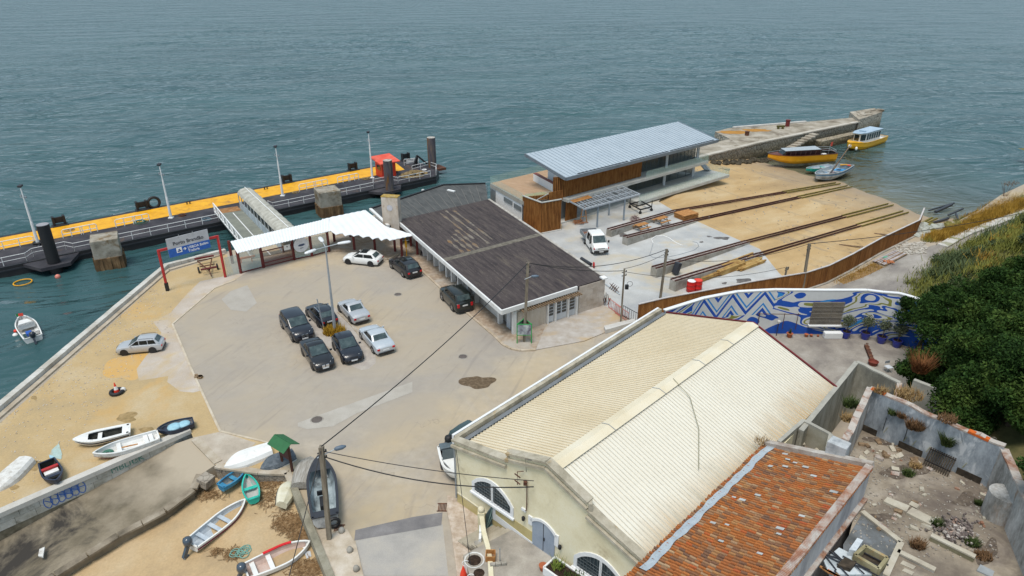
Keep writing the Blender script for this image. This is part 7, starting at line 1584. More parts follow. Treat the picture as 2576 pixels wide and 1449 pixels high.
# ================================================================== WAREHOUSE
FA=V(-3.36,32.53,0);fu=V(.7347,-.6784,0).normalized();fw=V(.6784,.7347,0).normalized()
def FP(s,z,o=0.0):q=FA+fu*s-fw*o;return V(q.x,q.y,z)
L1_,K0,K1,E0,E1=V(12.45,49.6,4.4),V(2.05,28.1,6.5),V(17.5,43.8,6.5),V(6.75,23.35,4.3),V(21.8,38.7,4.3)
L0_=V(-3.1,32.75,4.4)
yel=mat('pale_yellow_render',(.75,.685,.49),(.67,.6,.41),(.79,.74,.57),scale=.6,fine=9,rough=.92,bump=.08,spot=(.42,.34,.2),spot_scale=.5,spot_th=.7)
dyel=mat('deep_yellow_render',(.5,.415,.2),(.42,.34,.16),(.55,.46,.26),scale=.7,rough=.92)
cop=mat('weathered_cornice',(.4,.36,.28),(.27,.24,.18),(.5,.46,.38),scale=1.4,rough=.95,spot=(.4,.22,.03),spot_scale=.5,spot_th=.66)
t=thing('warehouse','large cream warehouse with a ribbed metal roof and stepped yellow gable','building',FA)
Ws=13.9
mb=MB();mb.prism([FA+fw*.05,FP(Ws,0)+fw*.05,E1,L1_],0,4.2);mb.build('side_wall',yel,t)
# gable face
gp_=[(0,0),(Ws,0),(Ws,4.3),(9.7,5.55),(9.7,6.05),(6.97,7.0),(4.2,6.05),(4.2,5.55),(0,4.65)]
mb=MB();f0=[FP(s,z) for s,z in gp_];f1=[FP(s,z,-.35) for s,z in gp_];n=len(gp_)
mb.add(f0,[tuple(range(n))]);mb.add(f1,[tuple(range(n-1,-1,-1))]);mb.add(f0+f1,[(i,i+n,(i+1) % n+n,(i+1) % n) for i in range(n)])
mb.build('gable_wall',yel,t)
MB().panel(FP(0,0),FP(3.1,0),FP(3.1,.82),FP(0,.86),.02).build('lower_band',dyel,t)
MB().panel(FP(3.1,.0),FP(6.15,.6),FP(6.15,1.75),FP(3.1,1.72),.018).build('lower_band',dyel,t)
MB().panel(FP(0,.82),FP(3.1,.78),FP(3.1,.85),FP(0,.9),.035).build('string_line',mat('cream_line',(.68,.63,.5),rough=.9),t)
MB().panel(FP(3.15,.75),FP(6.15,.62),FP(6.15,1.02),FP(3.15,1.25),.04).panel(FP(3.0,.75),FP(3.3,.75),FP(3.3,1.75),FP(3.0,1.75),.05).build('white_plinth',bwhite,t)
cap=[(-.2,4.72),(4.2,5.62),(4.2,6.12),(6.97,7.08),(9.7,6.12),(9.7,5.62),(14.1,4.34)]
mb=MB();mc=MB()
for a,b in zip(cap,cap[1:]):
 p,q=FP(*a,-.14),FP(*b,-.14)
 if abs(a[0]-b[0])<.1:mb.beam(p-fu*.0,q,.5,.2);continue
 mb.beam(p,q,.5,.14);mc.beam(FP(a[0],a[1]-.36,.09),FP(b[0],b[1]-.36,.09),.2,.16)
mb.build('coping',cop,t);mc.build('cornice_mould',cop,t)
# roofs: ribbed sheets
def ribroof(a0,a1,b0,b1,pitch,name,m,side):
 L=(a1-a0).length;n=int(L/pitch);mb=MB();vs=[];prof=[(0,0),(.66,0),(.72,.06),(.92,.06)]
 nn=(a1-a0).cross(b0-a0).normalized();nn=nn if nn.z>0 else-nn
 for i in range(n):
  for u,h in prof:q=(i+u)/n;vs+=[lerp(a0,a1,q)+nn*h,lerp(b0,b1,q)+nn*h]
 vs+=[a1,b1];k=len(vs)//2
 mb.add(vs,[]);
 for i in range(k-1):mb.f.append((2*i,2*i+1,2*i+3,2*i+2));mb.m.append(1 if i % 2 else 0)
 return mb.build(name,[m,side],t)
def roofm(name,a,b,c):
 m=mat(name,a,b,c,scale=.2,fk=0,rough=.5);return m
rl=roofm('cream_roof_sheet',(.66,.575,.42),(.6,.51,.35),(.7,.63,.49));
# the lower right slope carries rust streaks running down to its eave
rs,nt,pr=newmat('cream_roof_streaked');vec=_map(nt);sx=nt.nodes.new('ShaderNodeSeparateXYZ');nt.links.new(vec,sx.inputs[0])
along=_map(nt,(9,.25,1),(0,0,-R(46)+math.pi/2));al_=nt.nodes.new('ShaderNodeVectorRotate');al_.rotation_type='Z_AXIS';al_.inputs['Angle'].default_value=-math.atan2(E1.y-E0.y,E1.x-E0.x);al_.inputs['Center'].default_value=tuple(E0);nt.links.new(vec,al_.inputs[0])
s2=nt.nodes.new('ShaderNodeSeparateXYZ');sb2=nt.nodes.new('ShaderNodeVectorMath');sb2.operation='SUBTRACT';sb2.inputs[1].default_value=tuple(E0);nt.links.new(al_.outputs[0],sb2.inputs[0]);nt.links.new(sb2.outputs[0],s2.inputs[0])
cmb=nt.nodes.new('ShaderNodeCombineXYZ');nt.links.new(_math(nt,'MULTIPLY',s2.outputs[0],3.2),cmb.inputs[0]);nt.links.new(_math(nt,'MULTIPLY',s2.outputs[1],.35),cmb.inputs[1])
nstr=_noise(nt,cmb.outputs[0],1.3,5,.7)
nlow=_noise(nt,cmb.outputs[0],.16,2)
lim=_math(nt,'ADD',_math(nt,'MULTIPLY',nstr,3.0),_math(nt,'MULTIPLY',nlow,2.2))
st_=_math(nt,'SUBTRACT',lim,s2.outputs[1])
fac=nt.nodes.new('ShaderNodeMapRange');fac.inputs[1].default_value=.4;fac.inputs[2].default_value=2.7;nt.links.new(st_,fac.inputs[0])
base=_ramp(nt,_noise(nt,vec,.3,4),[(.3,(.67,.63,.53)),(.7,(.72,.69,.6))])
stc=_ramp(nt,_noise(nt,cmb.outputs[0],.6,3),[(.35,(.34,.28,.17)),(.55,(.5,.35,.18)),(.7,(.4,.33,.22))])
nt.links.new(_mix(nt,fac.outputs[0],base,stc),pr.inputs[0]);pr.inputs['Roughness'].default_value=.5
ribroof(L0_+fu*.25,L1_+V(.15,-.2,0),K0,K1,.26,'left_roof',rl,flat('rib_shade',(.58,.5,.36),.7))  # thin shade lines put into the darker colour of the rib sides
ribroof(K0,K1,E0,E1,.26,'right_roof',rs,flat('rib_shade_pale',(.6,.57,.49),.7))  # rib-side shade painted here too, in a paler tone
rd=(K1-K0).normalized()
mb=MB();o_=fu*.48+V(0,0,-.1)
mb.add([K0-o_+V(0,0,-.1),K0+V(0,0,.14),K0+o_+V(0,0,.1),K1-o_+V(0,0,-.1),K1+V(0,0,.14),K1+o_+V(0,0,.1)],[(0,1,4,3),(1,2,5,4)])
mb.build('ridge_cap',mat('ridge_cream',(.7,.62,.46),(.65,.56,.39),(.74,.68,.54),scale=.5,rough=.5),t)
mb=MB()
for q in (.22,.45,.66,.83):c=lerp(K0,K1,q);mb.beam(c-o_*1.02+V(0,0,-.08),c+V(0,0,.16),.04,.012);mb.beam(c+V(0,0,.16),c+o_*1.02+V(0,0,.12),.04,.012)
mb.build('ridge_joint',M['grey'],t)
# left eave: gutter and parapet
pl_=L1_-L0_;pd_=pl_.normalized();pn_=V(-pd_.y,pd_.x,0)
MB().beam(L0_+pn_*.02+V(0,0,-.03),L1_+pn_*.02+V(0,0,-.03),.3,.08).build('gutter',mat('grey_gutter',(.17,.185,.2),rough=.6),t)
MB().beam(L0_+pn_*.36+V(0,0,.05),L1_+pn_*.38+V(0,0,.05),.26,.46).build('parapet',cop,t)
MB().beam(L0_+pn_*.6+V(0,0,-.1),L1_+pn_*.6+V(0,0,-.1),.16,.8).build('painted_face',bwhite,t)
mb=MB();bp_=flat('mural_blue',(.04,.2,.55),.7)
for a,b in ((.02,.06),(.09,.13),(.2,.24),(.3,.36),(.42,.46)):mb.panel(lerp(L0_,L1_,b)+pn_*.69+V(0,0,-.3),lerp(L0_,L1_,a)+pn_*.69+V(0,0,-.3),lerp(L0_,L1_,a)+pn_*.69+V(0,0,.25),lerp(L0_,L1_,b)+pn_*.69+V(0,0,.25),.01)
mb.build('blue_marks',bp_,t)
mb=MB();mb.beam(L1_+V(.2,.1,.02),K1+fw*.12+V(0,0,.06),.12,.12);mb.beam(K1+fw*.12+V(0,0,.06),E1+fw*.12+V(0,0,.06),.12,.12);mb.build('verge_trim',mat('dark_red_trim',(.16,.02,.02),rough=.6),t)
mb=MB();mb.add([L1_,K1,E1,V(E1.x,E1.y,0),V(L1_.x,L1_.y,0)],[(0,1,2,3,4),(4,3,2,1,0)]);mb.build('rear_gable',yel,t)
# arched windows and doors
def arch(s0,s1,zb_,zl,zm,k=10):return [(s0,zb_),(s1,zb_)]+[(lerp(s1,s0,i/k),zl+(zm-zl)*math.sin(math.pi*(i/k))**.8) for i in range(k+1)]
def archwin(s0,s1,zb_,zl,zm):
 A=arch(s0,s1,zb_,zl,zm);B_=arch(s0-.22,s1+.22,zb_-.2,zl+.05,zm+.25)
 fr=MB();n=len(A)
 o=[FP(*p,.07) for p in B_];i_=[FP(*p,.07) for p in A];ob=[FP(*p,0) for p in B_];ib=[FP(*p,0) for p in A]
 fr.add(o+i_+ob+ib,[(j,(j+1) % n,(j+1) % n+n,j+n) for j in range(n)]+[(j+2*n,(j+1) % n+2*n,(j+1) % n,j) for j in range(n)]+[(j+n,(j+1) % n+n,(j+1) % n+3*n,j+3*n) for j in range(n)])
 sm=(s0+s1)/2;fr.box(tuple(FP(sm,(zb_+zm)/2,.03)),(.14,.09,zm-zb_),rz=math.atan2(fu.y,fu.x))
 w0=fr.build('arched_window',bwhite,t);
 MB().add([FP(*p,.012) for p in A],[tuple(range(n))]).build('pane',mat('wired_glass',(.035,.05,.06),(.02,.03,.036),(.07,.09,.1),scale=3,rough=.15),w0)
 mb=MB();
 for i in range(1,14):
  s=lerp(s0,s1,i/14);z=zl+(zm-zl)*math.sin(math.pi*(i/14))**.8;mb.beam(FP(s,zb_,.05),FP(s,z,.05),.02 if i % 7 else .05)
 for z in np.arange(zb_+.22,zl+.4,.22):mb.beam(FP(s0+.03,z,.05),FP(s1-.03,z,.05),.02)
 mb.build('window_bars',mat('bar_grey',(.1,.12,.13),rough=.6),w0)
 MB().beam(FP(s0-.3,zb_-.16,.1),FP(s1+.3,zb_-.16,.1),.14,.12).build('sill',bwhite,w0)
archwin(1.62,4.5,2.0,2.55,3.3);archwin(9.25,12.2,1.5,2.1,2.95)
A=arch(6.12,7.72,.92,2.55,2.95)
dr=MB().add([FP(*p,.03) for p in A],[tuple(range(len(A)))]).build('double_door',mat('blue_grey_door',(.27,.32,.4),(.23,.28,.35),(.32,.37,.44),scale=1,rough=.6),t)
MB().beam(FP(6.92,.95,.04),FP(6.92,2.9,.04),.03).beam(FP(7.0,1.75,.06),FP(7.0,1.95,.06),.05).build('door_seam',M['dark'],dr)
B2=arch(5.95,7.9,.92,2.62,3.12);mb=MB();A2=A[2:];B3=B2[2:];n=len(A2);mb.add([FP(*p,.08) for p in B3]+[FP(*p,.08) for p in A2]+[FP(*p,0) for p in B3],[(j,j+1,j+1+n,j+n) for j in range(n-1)]+[(j+2*n,j+1+2*n,j+1,j) for j in range(n-1)])
mb.panel(FP(5.85,2.25,.0),FP(6.12,2.25,.0),FP(6.12,2.85,.0),FP(5.85,2.85,.0),.08).panel(FP(7.72,1.95,.0),FP(7.98,1.95,.0),FP(7.98,2.75,.0),FP(7.72,2.75,.0),.08);mb.build('door_surround',bwhite,t)
for s,z in ((5.55,2.45),(8.15,2.15)):MB().lathe(tuple(FP(s,z,.14)),[(.04,-.16),(.09,-.1),(.1,.1),(.03,.17)],8).build('wall_lantern',M['black'],t)
MB().box(tuple(FP(5.5,3.0,.05)),(.3,.1,.18),rz=math.atan2(fu.y,fu.x)).build('wall_box',bwhite,t)
MB().beam(FP(5.75,3.55,.1),FP(5.75,4.9,.1),.05).tube([FP(5.75,3.6,.08),FP(5.7,3.1,.08),FP(5.55,2.95,.08)],.03).box(tuple(FP(5.65,5.0,.12)),(.2,.16,.22)).tube([FP(5.2,4.7,.25),FP(5.2,5.6,.25),FP(5.5,5.7,.1)],.025).beam(FP(5.0,5.35,.25),FP(5.4,5.3,.25),.05).beam(FP(5.0,4.9,.25),FP(5.4,4.85,.25),.05).build('cable_bracket',M['rust'],t)
MB().tube([FP(.0,.5,.08),FP(.0,4.3,.08)],.055).build('downpipe',M['grey'],t)
MB().tube([FP(5.7,5.8,.1),FP(5.7,6.7,.2),lerp(FP(6.9,7.1),K0,.3)],.018,4).build('roof_wire',M['cable'],t)
one(MB().tube([lerp(K0,K1,.52)+V(0,0,.2),lerp(K0,K1,.5)+fu*1.5+V(0,0,-.3),lerp(K0,K1,.42)+fu*3.2+V(0,0,-.85),lerp(K0,K1,.3)+fu*4.8+V(0,0,-1.35)],.022,4),'roof_cable',mat('faded_cable',(.3,.28,.18)),'thin faded cable lying loose across the cream warehouse roof','cable')
# front court, steps, gate, garden wall
cz=.92;court=[FP(4.6,0),FP(Ws,0),FP(Ws,0,6),FP(8,0,5.5),FP(3.9,0,3.2)]
setting(MB().prism(court,-.1,cz),'front_court',mat('court_concrete',(.33,.3,.26),(.24,.22,.19),(.42,.39,.34),scale=.9,rough=.95,bump=.2,spot=(.42,.27,.16),spot_scale=.5,spot_th=.66))
mb=MB()
for i in range(5):mb.prism([FP(2.75+i*.38,0,.05),FP(4.7,0,.05),FP(4.2,0,2.2),FP(2.35+i*.38,0,2.2)],-.05,.16+.17*i)
setting(mb,'court_steps',mat('step_stone',(.37,.33,.26),(.29,.26,.2),(.43,.39,.32),scale=1.2,rough=.95))
gw_=[G('b4',830,1080),G('b4',850,1200),G('b4',885,1320),G('b4',905,1449),G('b4',915,1620)]
t=thing('garden_wall','curving pale yellow garden wall with a ball finial beside the court','wall',gw_[0]);mb=MB()
hs_=[1.5,1.15,1.05,1.0,1.0]
for (a,b,h0,h1) in zip(gw_,gw_[1:],hs_,hs_[1:]):
 d=(b-a).normalized();o=V(d.y,-d.x,0)*.13;mb.add([a-o,b-o,b+o,a+o,a-o+V(0,0,h0),b-o+V(0,0,h1),b+o+V(0,0,h1),a+o+V(0,0,h0)],[(3,2,1,0),(4,5,6,7),(0,1,5,4),(1,2,6,5),(2,3,7,6),(3,0,4,7)])
mb.build('wall_body',mat('cream_wall',(.64,.59,.42),(.56,.5,.34),(.7,.66,.52),scale=1,rough=.9),t)
MB().beam(gw_[0],gw_[0]+V(0,0,1.62),.4).build('pier',mat('cream_wall2',(.64,.59,.42),rough=.9),t);MB().ball(tuple(gw_[0]+V(0,0,1.78)),.2,14).build('ball_finial',mat('cream_ball',(.68,.62,.46),rough=.8),t,smooth=True)
MB().box(tuple(gw_[1]+V(-.2,.3,.95)),(.14,.5,.3)).box(tuple(gw_[1]+V(-.2,-.15,.8)),(.14,.4,.3)).build('post_box',bwhite,t)
t=thing('court_gate','dark green sheet steel gate standing open at the court steps','gate',gw_[0]);a,b=gw_[0]+V(.22,.05,0),FP(3.05,0,.08)
MB().panel(a+V(0,0,.15),b+V(0,0,.15),b+V(0,0,1.75),a+V(0,0,1.3),.04).build('leaf',mat('green_grey_steel',(.06,.1,.11),(.045,.08,.085),(.09,.13,.14),scale=1.5,rough=.5),t)
nn=(b-a).cross(V(0,0,1)).normalized()*.06;mb=MB();
for z0,z1 in ((.2,1.6),(.2,1.0),(.2,.35)):mb.beam(a+nn+V(0,0,z0),b+nn+V(0,0,z1),.05,.03)
mb.build('braces',mat('light_brace',(.2,.3,.28)),t)
soil=mat('dark_soil',(.035,.022,.016),(.02,.014,.01),(.07,.045,.03),scale=6,rough=.95,bump=.6)
def bag(p,r_,h,lab):
 t=thing('bulk_bag',lab,'bag',p,group='white bulk bags by the garden wall');MB().lathe(tuple(p),[(r_*.9,0),(r_*1.05,h*.4),(r_,h*.9),(r_*1.02,h),(r_*.9,h*.98),(r_*.85,h*.8)],14).build('sack',mat('woven_white',(.62,.62,.6),(.5,.5,.48),(.7,.7,.69),scale=4,rough=.9),t)
 MB().lathe(tuple(p+V(0,0,h*.88)),[(r_*.86,-.02),(r_*.6,.12),(.02,.2)],12).build('soil',soil,t)
 MB().ring(tuple(p+V(-r_*.8,-.1,h*.8)),.22,.02,12,4,axis='Y').build('strap',M['white'],t)
bag(G('b4',770,1420)+V(0,0,.1),.55,.85,'white bulk bag full of dark soil beside the garden wall and the pink-lidded bucket')
bag(G('b4',810,1530)+V(0,0,.1),.5,.8,'white bulk bag of dark soil cut by the bottom edge of the view')
p=G('b4',808,1285,.12);t=thing('paint_bucket','small dark bucket with a pinkish lid by the garden wall','bucket',p);MB().lathe(tuple(p),[(.15,0),(.18,.3)],14).build('pail',M['maroon'],t);MB().cyl((p.x,p.y,p.z+.3),.165,.03,14).build('lid',mat('pink_lid',(.45,.27,.25),rough=.7),t)
p=G('b4',800,1230,.12);one(MB().box((p.x,p.y,p.z+.3),(.4,.35,.6),rz=.3),'grey_box',M['conc'],'grey concrete box against the outside of the garden wall','box',bevel=.03)
p=G('b4',675,1449,.12);one(MB().lathe(tuple(p),[(.2,0),(.16,.25),(.02,.75)],12),'red_cone',M['orange'],'plain red cone beside the white soil bags','cone')
p=G('b4',905,1300,cz);t=thing('wooden_crate','small open orange wooden crate inside the garden wall','crate',p);mb=MB()
for sx_,sy_,dx,dy in ((.25,0,.04,.5),(-.25,0,.04,.5),(0,.25,.5,.04),(0,-.25,.5,.04)):mb.box((p.x+sx_,p.y+sy_,p.z+.2),(dx,dy,.36))
mb.build('sides',M['teak'],t);MB().box((p.x,p.y,p.z+.04),(.5,.5,.04)).build('bottom',M['wood'],t)
p=G('b4',985,1330,cz);one(MB().tube([p,p+V(0,0,1.0)],.03,6),'thin_post',M['grey'],'thin grey pole standing in the front court','post')
p=G('b4',970,1365,cz);mb=MB()
for i in range(3):mb.box((p.x-.3+i*.3,p.y+i*.05,p.z+.09),(.27,.18,.18),rz=.2)
one(mb,'cement_blocks',M['conc'],'row of grey cement blocks at the foot of the thin court pole','blocks')
a=G('b4',1380,1420,cz);mb=MB();pq=[FP(7.95,0,.25),FP(10.6,0,.25),FP(10.6,0,1.2),FP(7.95,0,1.2)]
t=thing('planter','long white planter with dark soil and spiky plants by the warehouse','planter',pq[0])
for i in range(4):
 p,q=pq[i],pq[(i+1) % 4];mb.beam(p+V(0,0,cz+.25),q+V(0,0,cz+.25),.1,.5)
mb.build('trough',bwhite,t);MB().prism(pq,cz,cz+.42).build('soil',soil,t)
lf=mat('spiky_leaf',(.16,.22,.04),(.08,.13,.03),(.3,.33,.08),scale=4,rough=.7)
o=tuft(FP(8.5,cz+.4,.7),.3,.8,60,lf,'spiky_plant',7,.03,.6);o.parent=t;o.matrix_parent_inverse=t.matrix_basis.inverted()
o=tuft(FP(9.6,cz+.4,.75),.7,.35,160,mat('low_green',(.05,.09,.02),(.03,.05,.015),(.1,.14,.04),scale=5),'low_plants',8,.04,.6);o.parent=t;o.matrix_parent_inverse=t.matrix_basis.inverted()
p=FP(7.75,cz,1.0);one(MB().lathe(tuple(p),[(.16,0),(.22,.3),(.24,.32)],12),'terracotta_pot',M['terra'],'terracotta pot at the end of the white planter','pot')
# ================================================================== TILED BUILDING
A0,A1=V(3.9,21.15,4.95),V(14.5,31.75,5.0)
up_=V(.72,-.70,0).normalized();TL=5.6;rise=1.62
T0,T1=A0+up_*TL+V(0,0,rise),A1+up_*TL+V(0,0,rise)
t=thing('tiled_house','old house with a sloping roof of mottled orange clay tiles','building',V(10,24,0))
MB().prism([A0+up_*.55,A1+up_*.55,T1,T0],0,[4.6,4.6,T1.z-.25,T0.z-.25]).build('wall',mat('grey_plaster',(.42,.42,.43),(.27,.27,.29),(.54,.54,.55),scale=1.0,stretch=(1,1,.35),fine=6,rough=.95,bump=.2,spot=(.5,.5,.5),spot_scale=.8,spot_th=.62),t)
nr,nc=17,82;mb=MB();rr=random.Random(21);ad=(A1-A0).normalized();wT=(A1-A0).length/nc
slope=(up_*TL+V(0,0,rise));sd2=slope.normalized();nrm=ad.cross(sd2);nrm=nrm if nrm.z>0 else-nrm
k=5
def sagz(u,v):return-.10*math.sin(math.pi*v)*(1+.35*math.sin(u*9))+.03*math.sin(u*23+v*7)
for c in range(nc):
 for r_ in range(nr):
  v0,v1=r_/nr-.006+rr.uniform(-.006,.006),(r_+1)/nr+.018;u=(c+.5)/nc
  b=lerp(A0,A1,u)+ad*rr.uniform(-.012,.012);p0,p1=b+slope*v0+V(0,0,sagz(u,v0)+.045),b+slope*v1+V(0,0,sagz(u,v1)+.014)
  R0_,R1_=wT*.42,wT*.35;vs=[]
  for p,R_ in ((p0,R0_),(p1,R1_)):
   for j in range(k):a=math.pi*j/(k-1);vs.append(p+ad*(R_*math.cos(a))+nrm*(1.25*R_*math.sin(a)))
  mb.add(vs,[(j,j+1,j+1+k,j+k) for j in range(k-1)]+[tuple(range(k))])
tiles=mat('clay_tiles',(.28,.125,.05),(.16,.09,.065),(.42,.17,.04),scale=.55,fine=14,iw=.75,rough=.92,island=[(0,(.33,.105,.03)),(.25,(.39,.135,.042)),(.4,(.27,.115,.05)),(.54,(.36,.19,.08)),(.64,(.16,.085,.055)),(.73,(.28,.16,.09)),(.83,(.13,.08,.06)),(.88,(.4,.09,.03)),(.92,(.34,.23,.14)),(.98,(.42,.3,.18))])
mb.build('roof_tiles',tiles,t)
mb=MB();mb.add([A0-sd2*.0+nrm*-.0,A1,A1+slope,A0+slope],[(0,1,2,3)]);n_=16
mb=MB();nu,nv=30,10;vs=[lerp(A0,A1,i/nu)+slope*(j/nv)+V(0,0,sagz(i/nu,j/nv)-.02) for i in range(nu+1) for j in range(nv+1)]
mb.add(vs,[(i*(nv+1)+j,(i+1)*(nv+1)+j,(i+1)*(nv+1)+j+1,i*(nv+1)+j+1) for i in range(nu) for j in range(nv)]);mb.build('tile_bed',mat('tile_channel',(.06,.03,.02),(.035,.02,.015),(.1,.05,.03),scale=4,rough=.95),t)
mb=MB();n_=60
for i in range(n_):
 u0,u1=.17+.83*i/n_,.17+.83*(i+1)/n_;w0=lambda u:.03+.005*math.sin(u*40)+.004*math.sin(u*97);w1=lambda u:.104+.007*math.sin(u*33)+.006*math.sin(u*71)
 q=lambda u,v:lerp(A0,A1,u)+slope*v+V(0,0,sagz(u,v)+.135+.01*math.sin(u*300))
 mb.quad(q(u0,w0(u0)),q(u1,w0(u1)),q(u1,w1(u1)),q(u0,w1(u0)))
mb.build('sealing_strip',mat('grey_bitumen',(.36,.41,.45),(.31,.36,.4),(.42,.47,.5),scale=2,rough=.8,bump=.4,bscale=9),t)
dab=mat('cement_dab',(.42,.43,.42))
for i in range(26):u,v=rr.uniform(.02,.98),rr.choice([rr.uniform(.18,.45),rr.uniform(.1,.95)]);p=lerp(A0,A1,u)+slope*v+V(0,0,sagz(u,v)+.15);s_=rr.uniform(.05,.1);MB().panel(p-ad*s_-sd2*s_*2,p+ad*s_-sd2*s_*2,p+ad*s_+sd2*s_*2,p-ad*s_+sd2*s_*2,.015).build('cement_patch',dab,t)
brk=mat('broken_brick',(.27,.14,.09),(.18,.09,.06),(.36,.22,.15),scale=3,fine=14,fk=.35,rough=.95,bump=.5,spot=(.46,.42,.38),spot_scale=1.1,spot_th=.48)
MB().beam(T0-up_*.1+V(0,0,.02),T1-up_*.1+V(0,0,.02),.3,.24).build('brick_coping',brk,t)
mb=MB()
for i in range(170):p=lerp(T0,T1,(i+.5)/170)-up_*.3+V(0,0,.16);mb.beam(p,p+up_*.36,.07,.05)
mb.build('coping_bricks',mat('brick_edge',(.34,.17,.11),(.22,.1,.07),(.46,.36,.3),scale=1.5,fine=20,rough=.95,spot=(.47,.43,.39),spot_scale=.9,spot_th=.5),t)
MB().beam(A1+ad*.15+V(0,0,.12),T1+ad*.15+V(0,0,.12),.35,.3).build('end_parapet',mat('worn_parapet',(.4,.36,.32),(.28,.22,.18),(.5,.48,.45),scale=1.2,rough=.95,bump=.3),t)
MB().beam(T0+up_*.1+V(0,0,-1.95),T1+up_*.1+V(0,0,-1.95),.24,.16).build('brick_ledge',brk,t)
p=lerp(A1,T1,.66)+ad*.55;MB().box((p.x,p.y,p.z+.2),(1.0,.75,1.4),rz=R(-44),ry=0).build('chimney',mat('chimney_plaster',(.4,.42,.43),(.26,.28,.3),(.5,.52,.54),scale=2,rough=.95,bump=.3),t,bevel=.04)
o=tuft(A1+V(-.1,.1,.15),.45,.6,90,M['straw'],'roof_weeds',5,.02,.5);o.parent=t;o.matrix_parent_inverse=t.matrix_basis.inverted()
p=G('b6',215,1400,5.6);one(MB().tube([V(p.x,p.y,3.5),V(p.x,p.y,5.9)],.13,10),'flue_pipe',M['rust'],'rusty flue pipe rising against the tiled house wall','pipe')
# ================================================================== RUIN
FZ=4.5
ru=mat('ruin_plaster',(.27,.3,.33),(.14,.155,.17),(.4,.43,.46),scale=.9,fine=7,fk=.35,stretch=(1,1,.45),rough=.95,bump=.3,spot=(.5,.52,.54),spot_scale=1.3,spot_th=.58,spot_w=.04)
rw=mat('ruin_wall_pale',(.36,.35,.33),(.18,.17,.15),(.52,.51,.49),scale=1.0,fine=8,fk=.35,stretch=(1,1,.4),rough=.95,bump=.35,spot=(.3,.2,.13),spot_scale=1.1,spot_th=.62)
def rwall(a,b,z0,z1,th,name,m,lab,capm=brk,z1b=None,grp=None,jag=.12,seed=1):
 t=thing(name,lab,'wall',a,group=grp);d=(b-a);L=d.length;n=max(2,int(L/.55));dn=d.normalized();o=V(dn.y,-dn.x,0)*th/2;rr=random.Random(seed)
 z1b=z1 if z1b is None else z1b;zs=[lerp(z1,z1b,i/n)+rr.uniform(-jag,jag*.4) for i in range(n+1)]
 vs=[]
 for i in range(n+1):p=lerp(a,b,i/n);vs+=[V(p.x,p.y,z0)-o,V(p.x,p.y,zs[i])-o,V(p.x,p.y,zs[i])+o,V(p.x,p.y,z0)+o]
 fs=[];
 for i in range(n):
  for j in (0,2):fs.append((4*i+j,4*i+j+1,4*i+j+5,4*i+j+4))
 fs+=[(0,3,2,1),(4*n,4*n+1,4*n+2,4*n+3)];MB().add(vs,fs).build('face',m,t)
 mb=MB();
 for i in range(n):p,q=V(*lerp(a,b,i/n).xy,zs[i]),V(*lerp(a,b,(i+1)/n).xy,zs[i+1]);mb.beam(p+V(0,0,.02),q+V(0,0,.02),th*1.04,.1)
 mb.build('wall_top',capm,t);return t
rc=[V(17.9,29.7,0),V(21.3,34.2,0),V(25.9,28.9,0),V(25.2,26.6,0),V(23.4,21.6,0)]
fl=mat('ruin_floor',(.28,.235,.18),(.17,.14,.11),(.4,.35,.29),scale=.5,fine=5,rough=.95,bump=.4,spot=(.13,.105,.09),spot_scale=.35,spot_th=.6,spot_w=.1)
setting(MB().prism([V(14.5,22,0),V(18.0,27.4,0),rc[0],rc[1],rc[2],rc[3],rc[4],V(22.6,18,0),V(14,18,0)],0,FZ),'ruin_floor',fl)
rwall(rc[0],rc[1],0,6.9,.35,'ruin_wall',rw,'broken side wall of the ruin along the dark alley',z1b=7.35,seed=2,jag=.25)
rt_=rwall(rc[1],rc[2],2,7.4,.35,'ruin_wall',ru,'big blue-grey rear wall of the roofless ruin under the trees',z1b=7.2,seed=3)
rwall(rc[2],rc[3],2,7.1,.4,'ruin_wall',rw,'short right-hand wall of the ruin behind the rounded niche',z1b=6.9,seed=4)
rwall(rc[3],V(22.2,18.2,0),2,6.9,.45,'ruin_wall',rw,'long right-hand wall of the ruin running down to the frame bottom',z1b=6.8,seed=5)
# openings, marks and plants on the rear wall
rd_=(rc[2]-rc[1]).normalized();rn_=V(rd_.y,-rd_.x,0);rn_=rn_ if rn_.y<0 else-rn_;RL=(rc[2]-rc[1]).length
RW=lambda s,z,o=.2:(lambda q:V(q.x,q.y,z))(rc[1]+rd_*s+rn_*o)
dkp=mat('dark_opening',(.05,.04,.03),(.03,.025,.02),(.09,.07,.05),scale=3,rough=.95)
for s0,s1 in ((.15,1.05),(2.3,3.6),(5.4,6.6)):MB().panel(RW(s0,FZ+.02),RW(s1,FZ+.02),RW(s1,FZ+.42),RW(s0,FZ+.42),.03).build('low_opening',dkp,rt_)
mb=MB();
for s,z,h in ((1.3,FZ+.6,.9),(2.5,FZ+.5,1.0)):mb.panel(RW(s,z),RW(s+.03,z),RW(s+.05,z+h),RW(s+.02,z+h),.01)
mb.build('crack',M['black'],rt_);mb=MB()
for s in (1.4,2.5,3.0,3.75,5.6):mb.beam(RW(s,FZ+.5,.21),RW(s+.12,FZ+.9,.21),.05,.01)
mb.build('yellow_mark',flat('mark_yellow',(.45,.4,.05)),rt_)
t=thing('wooden_pallet','dark slatted pallet leaning on the ruin rear wall','pallet',RW(4.2,FZ));mb=MB()
for i in range(12):q=lerp(RW(3.95,FZ,.9),RW(5.2,FZ,.9),i/11);mb.beam(q,q-rn_*.65+V(0,0,.95),.06,.04)
mb.build('slats',dkp,t);MB().beam(RW(3.9,FZ+.3,.72),RW(5.25,FZ+.3,.72),.05).beam(RW(3.9,FZ+.85,.32),RW(5.25,FZ+.85,.32),.05).build('rails',M['black'],t)
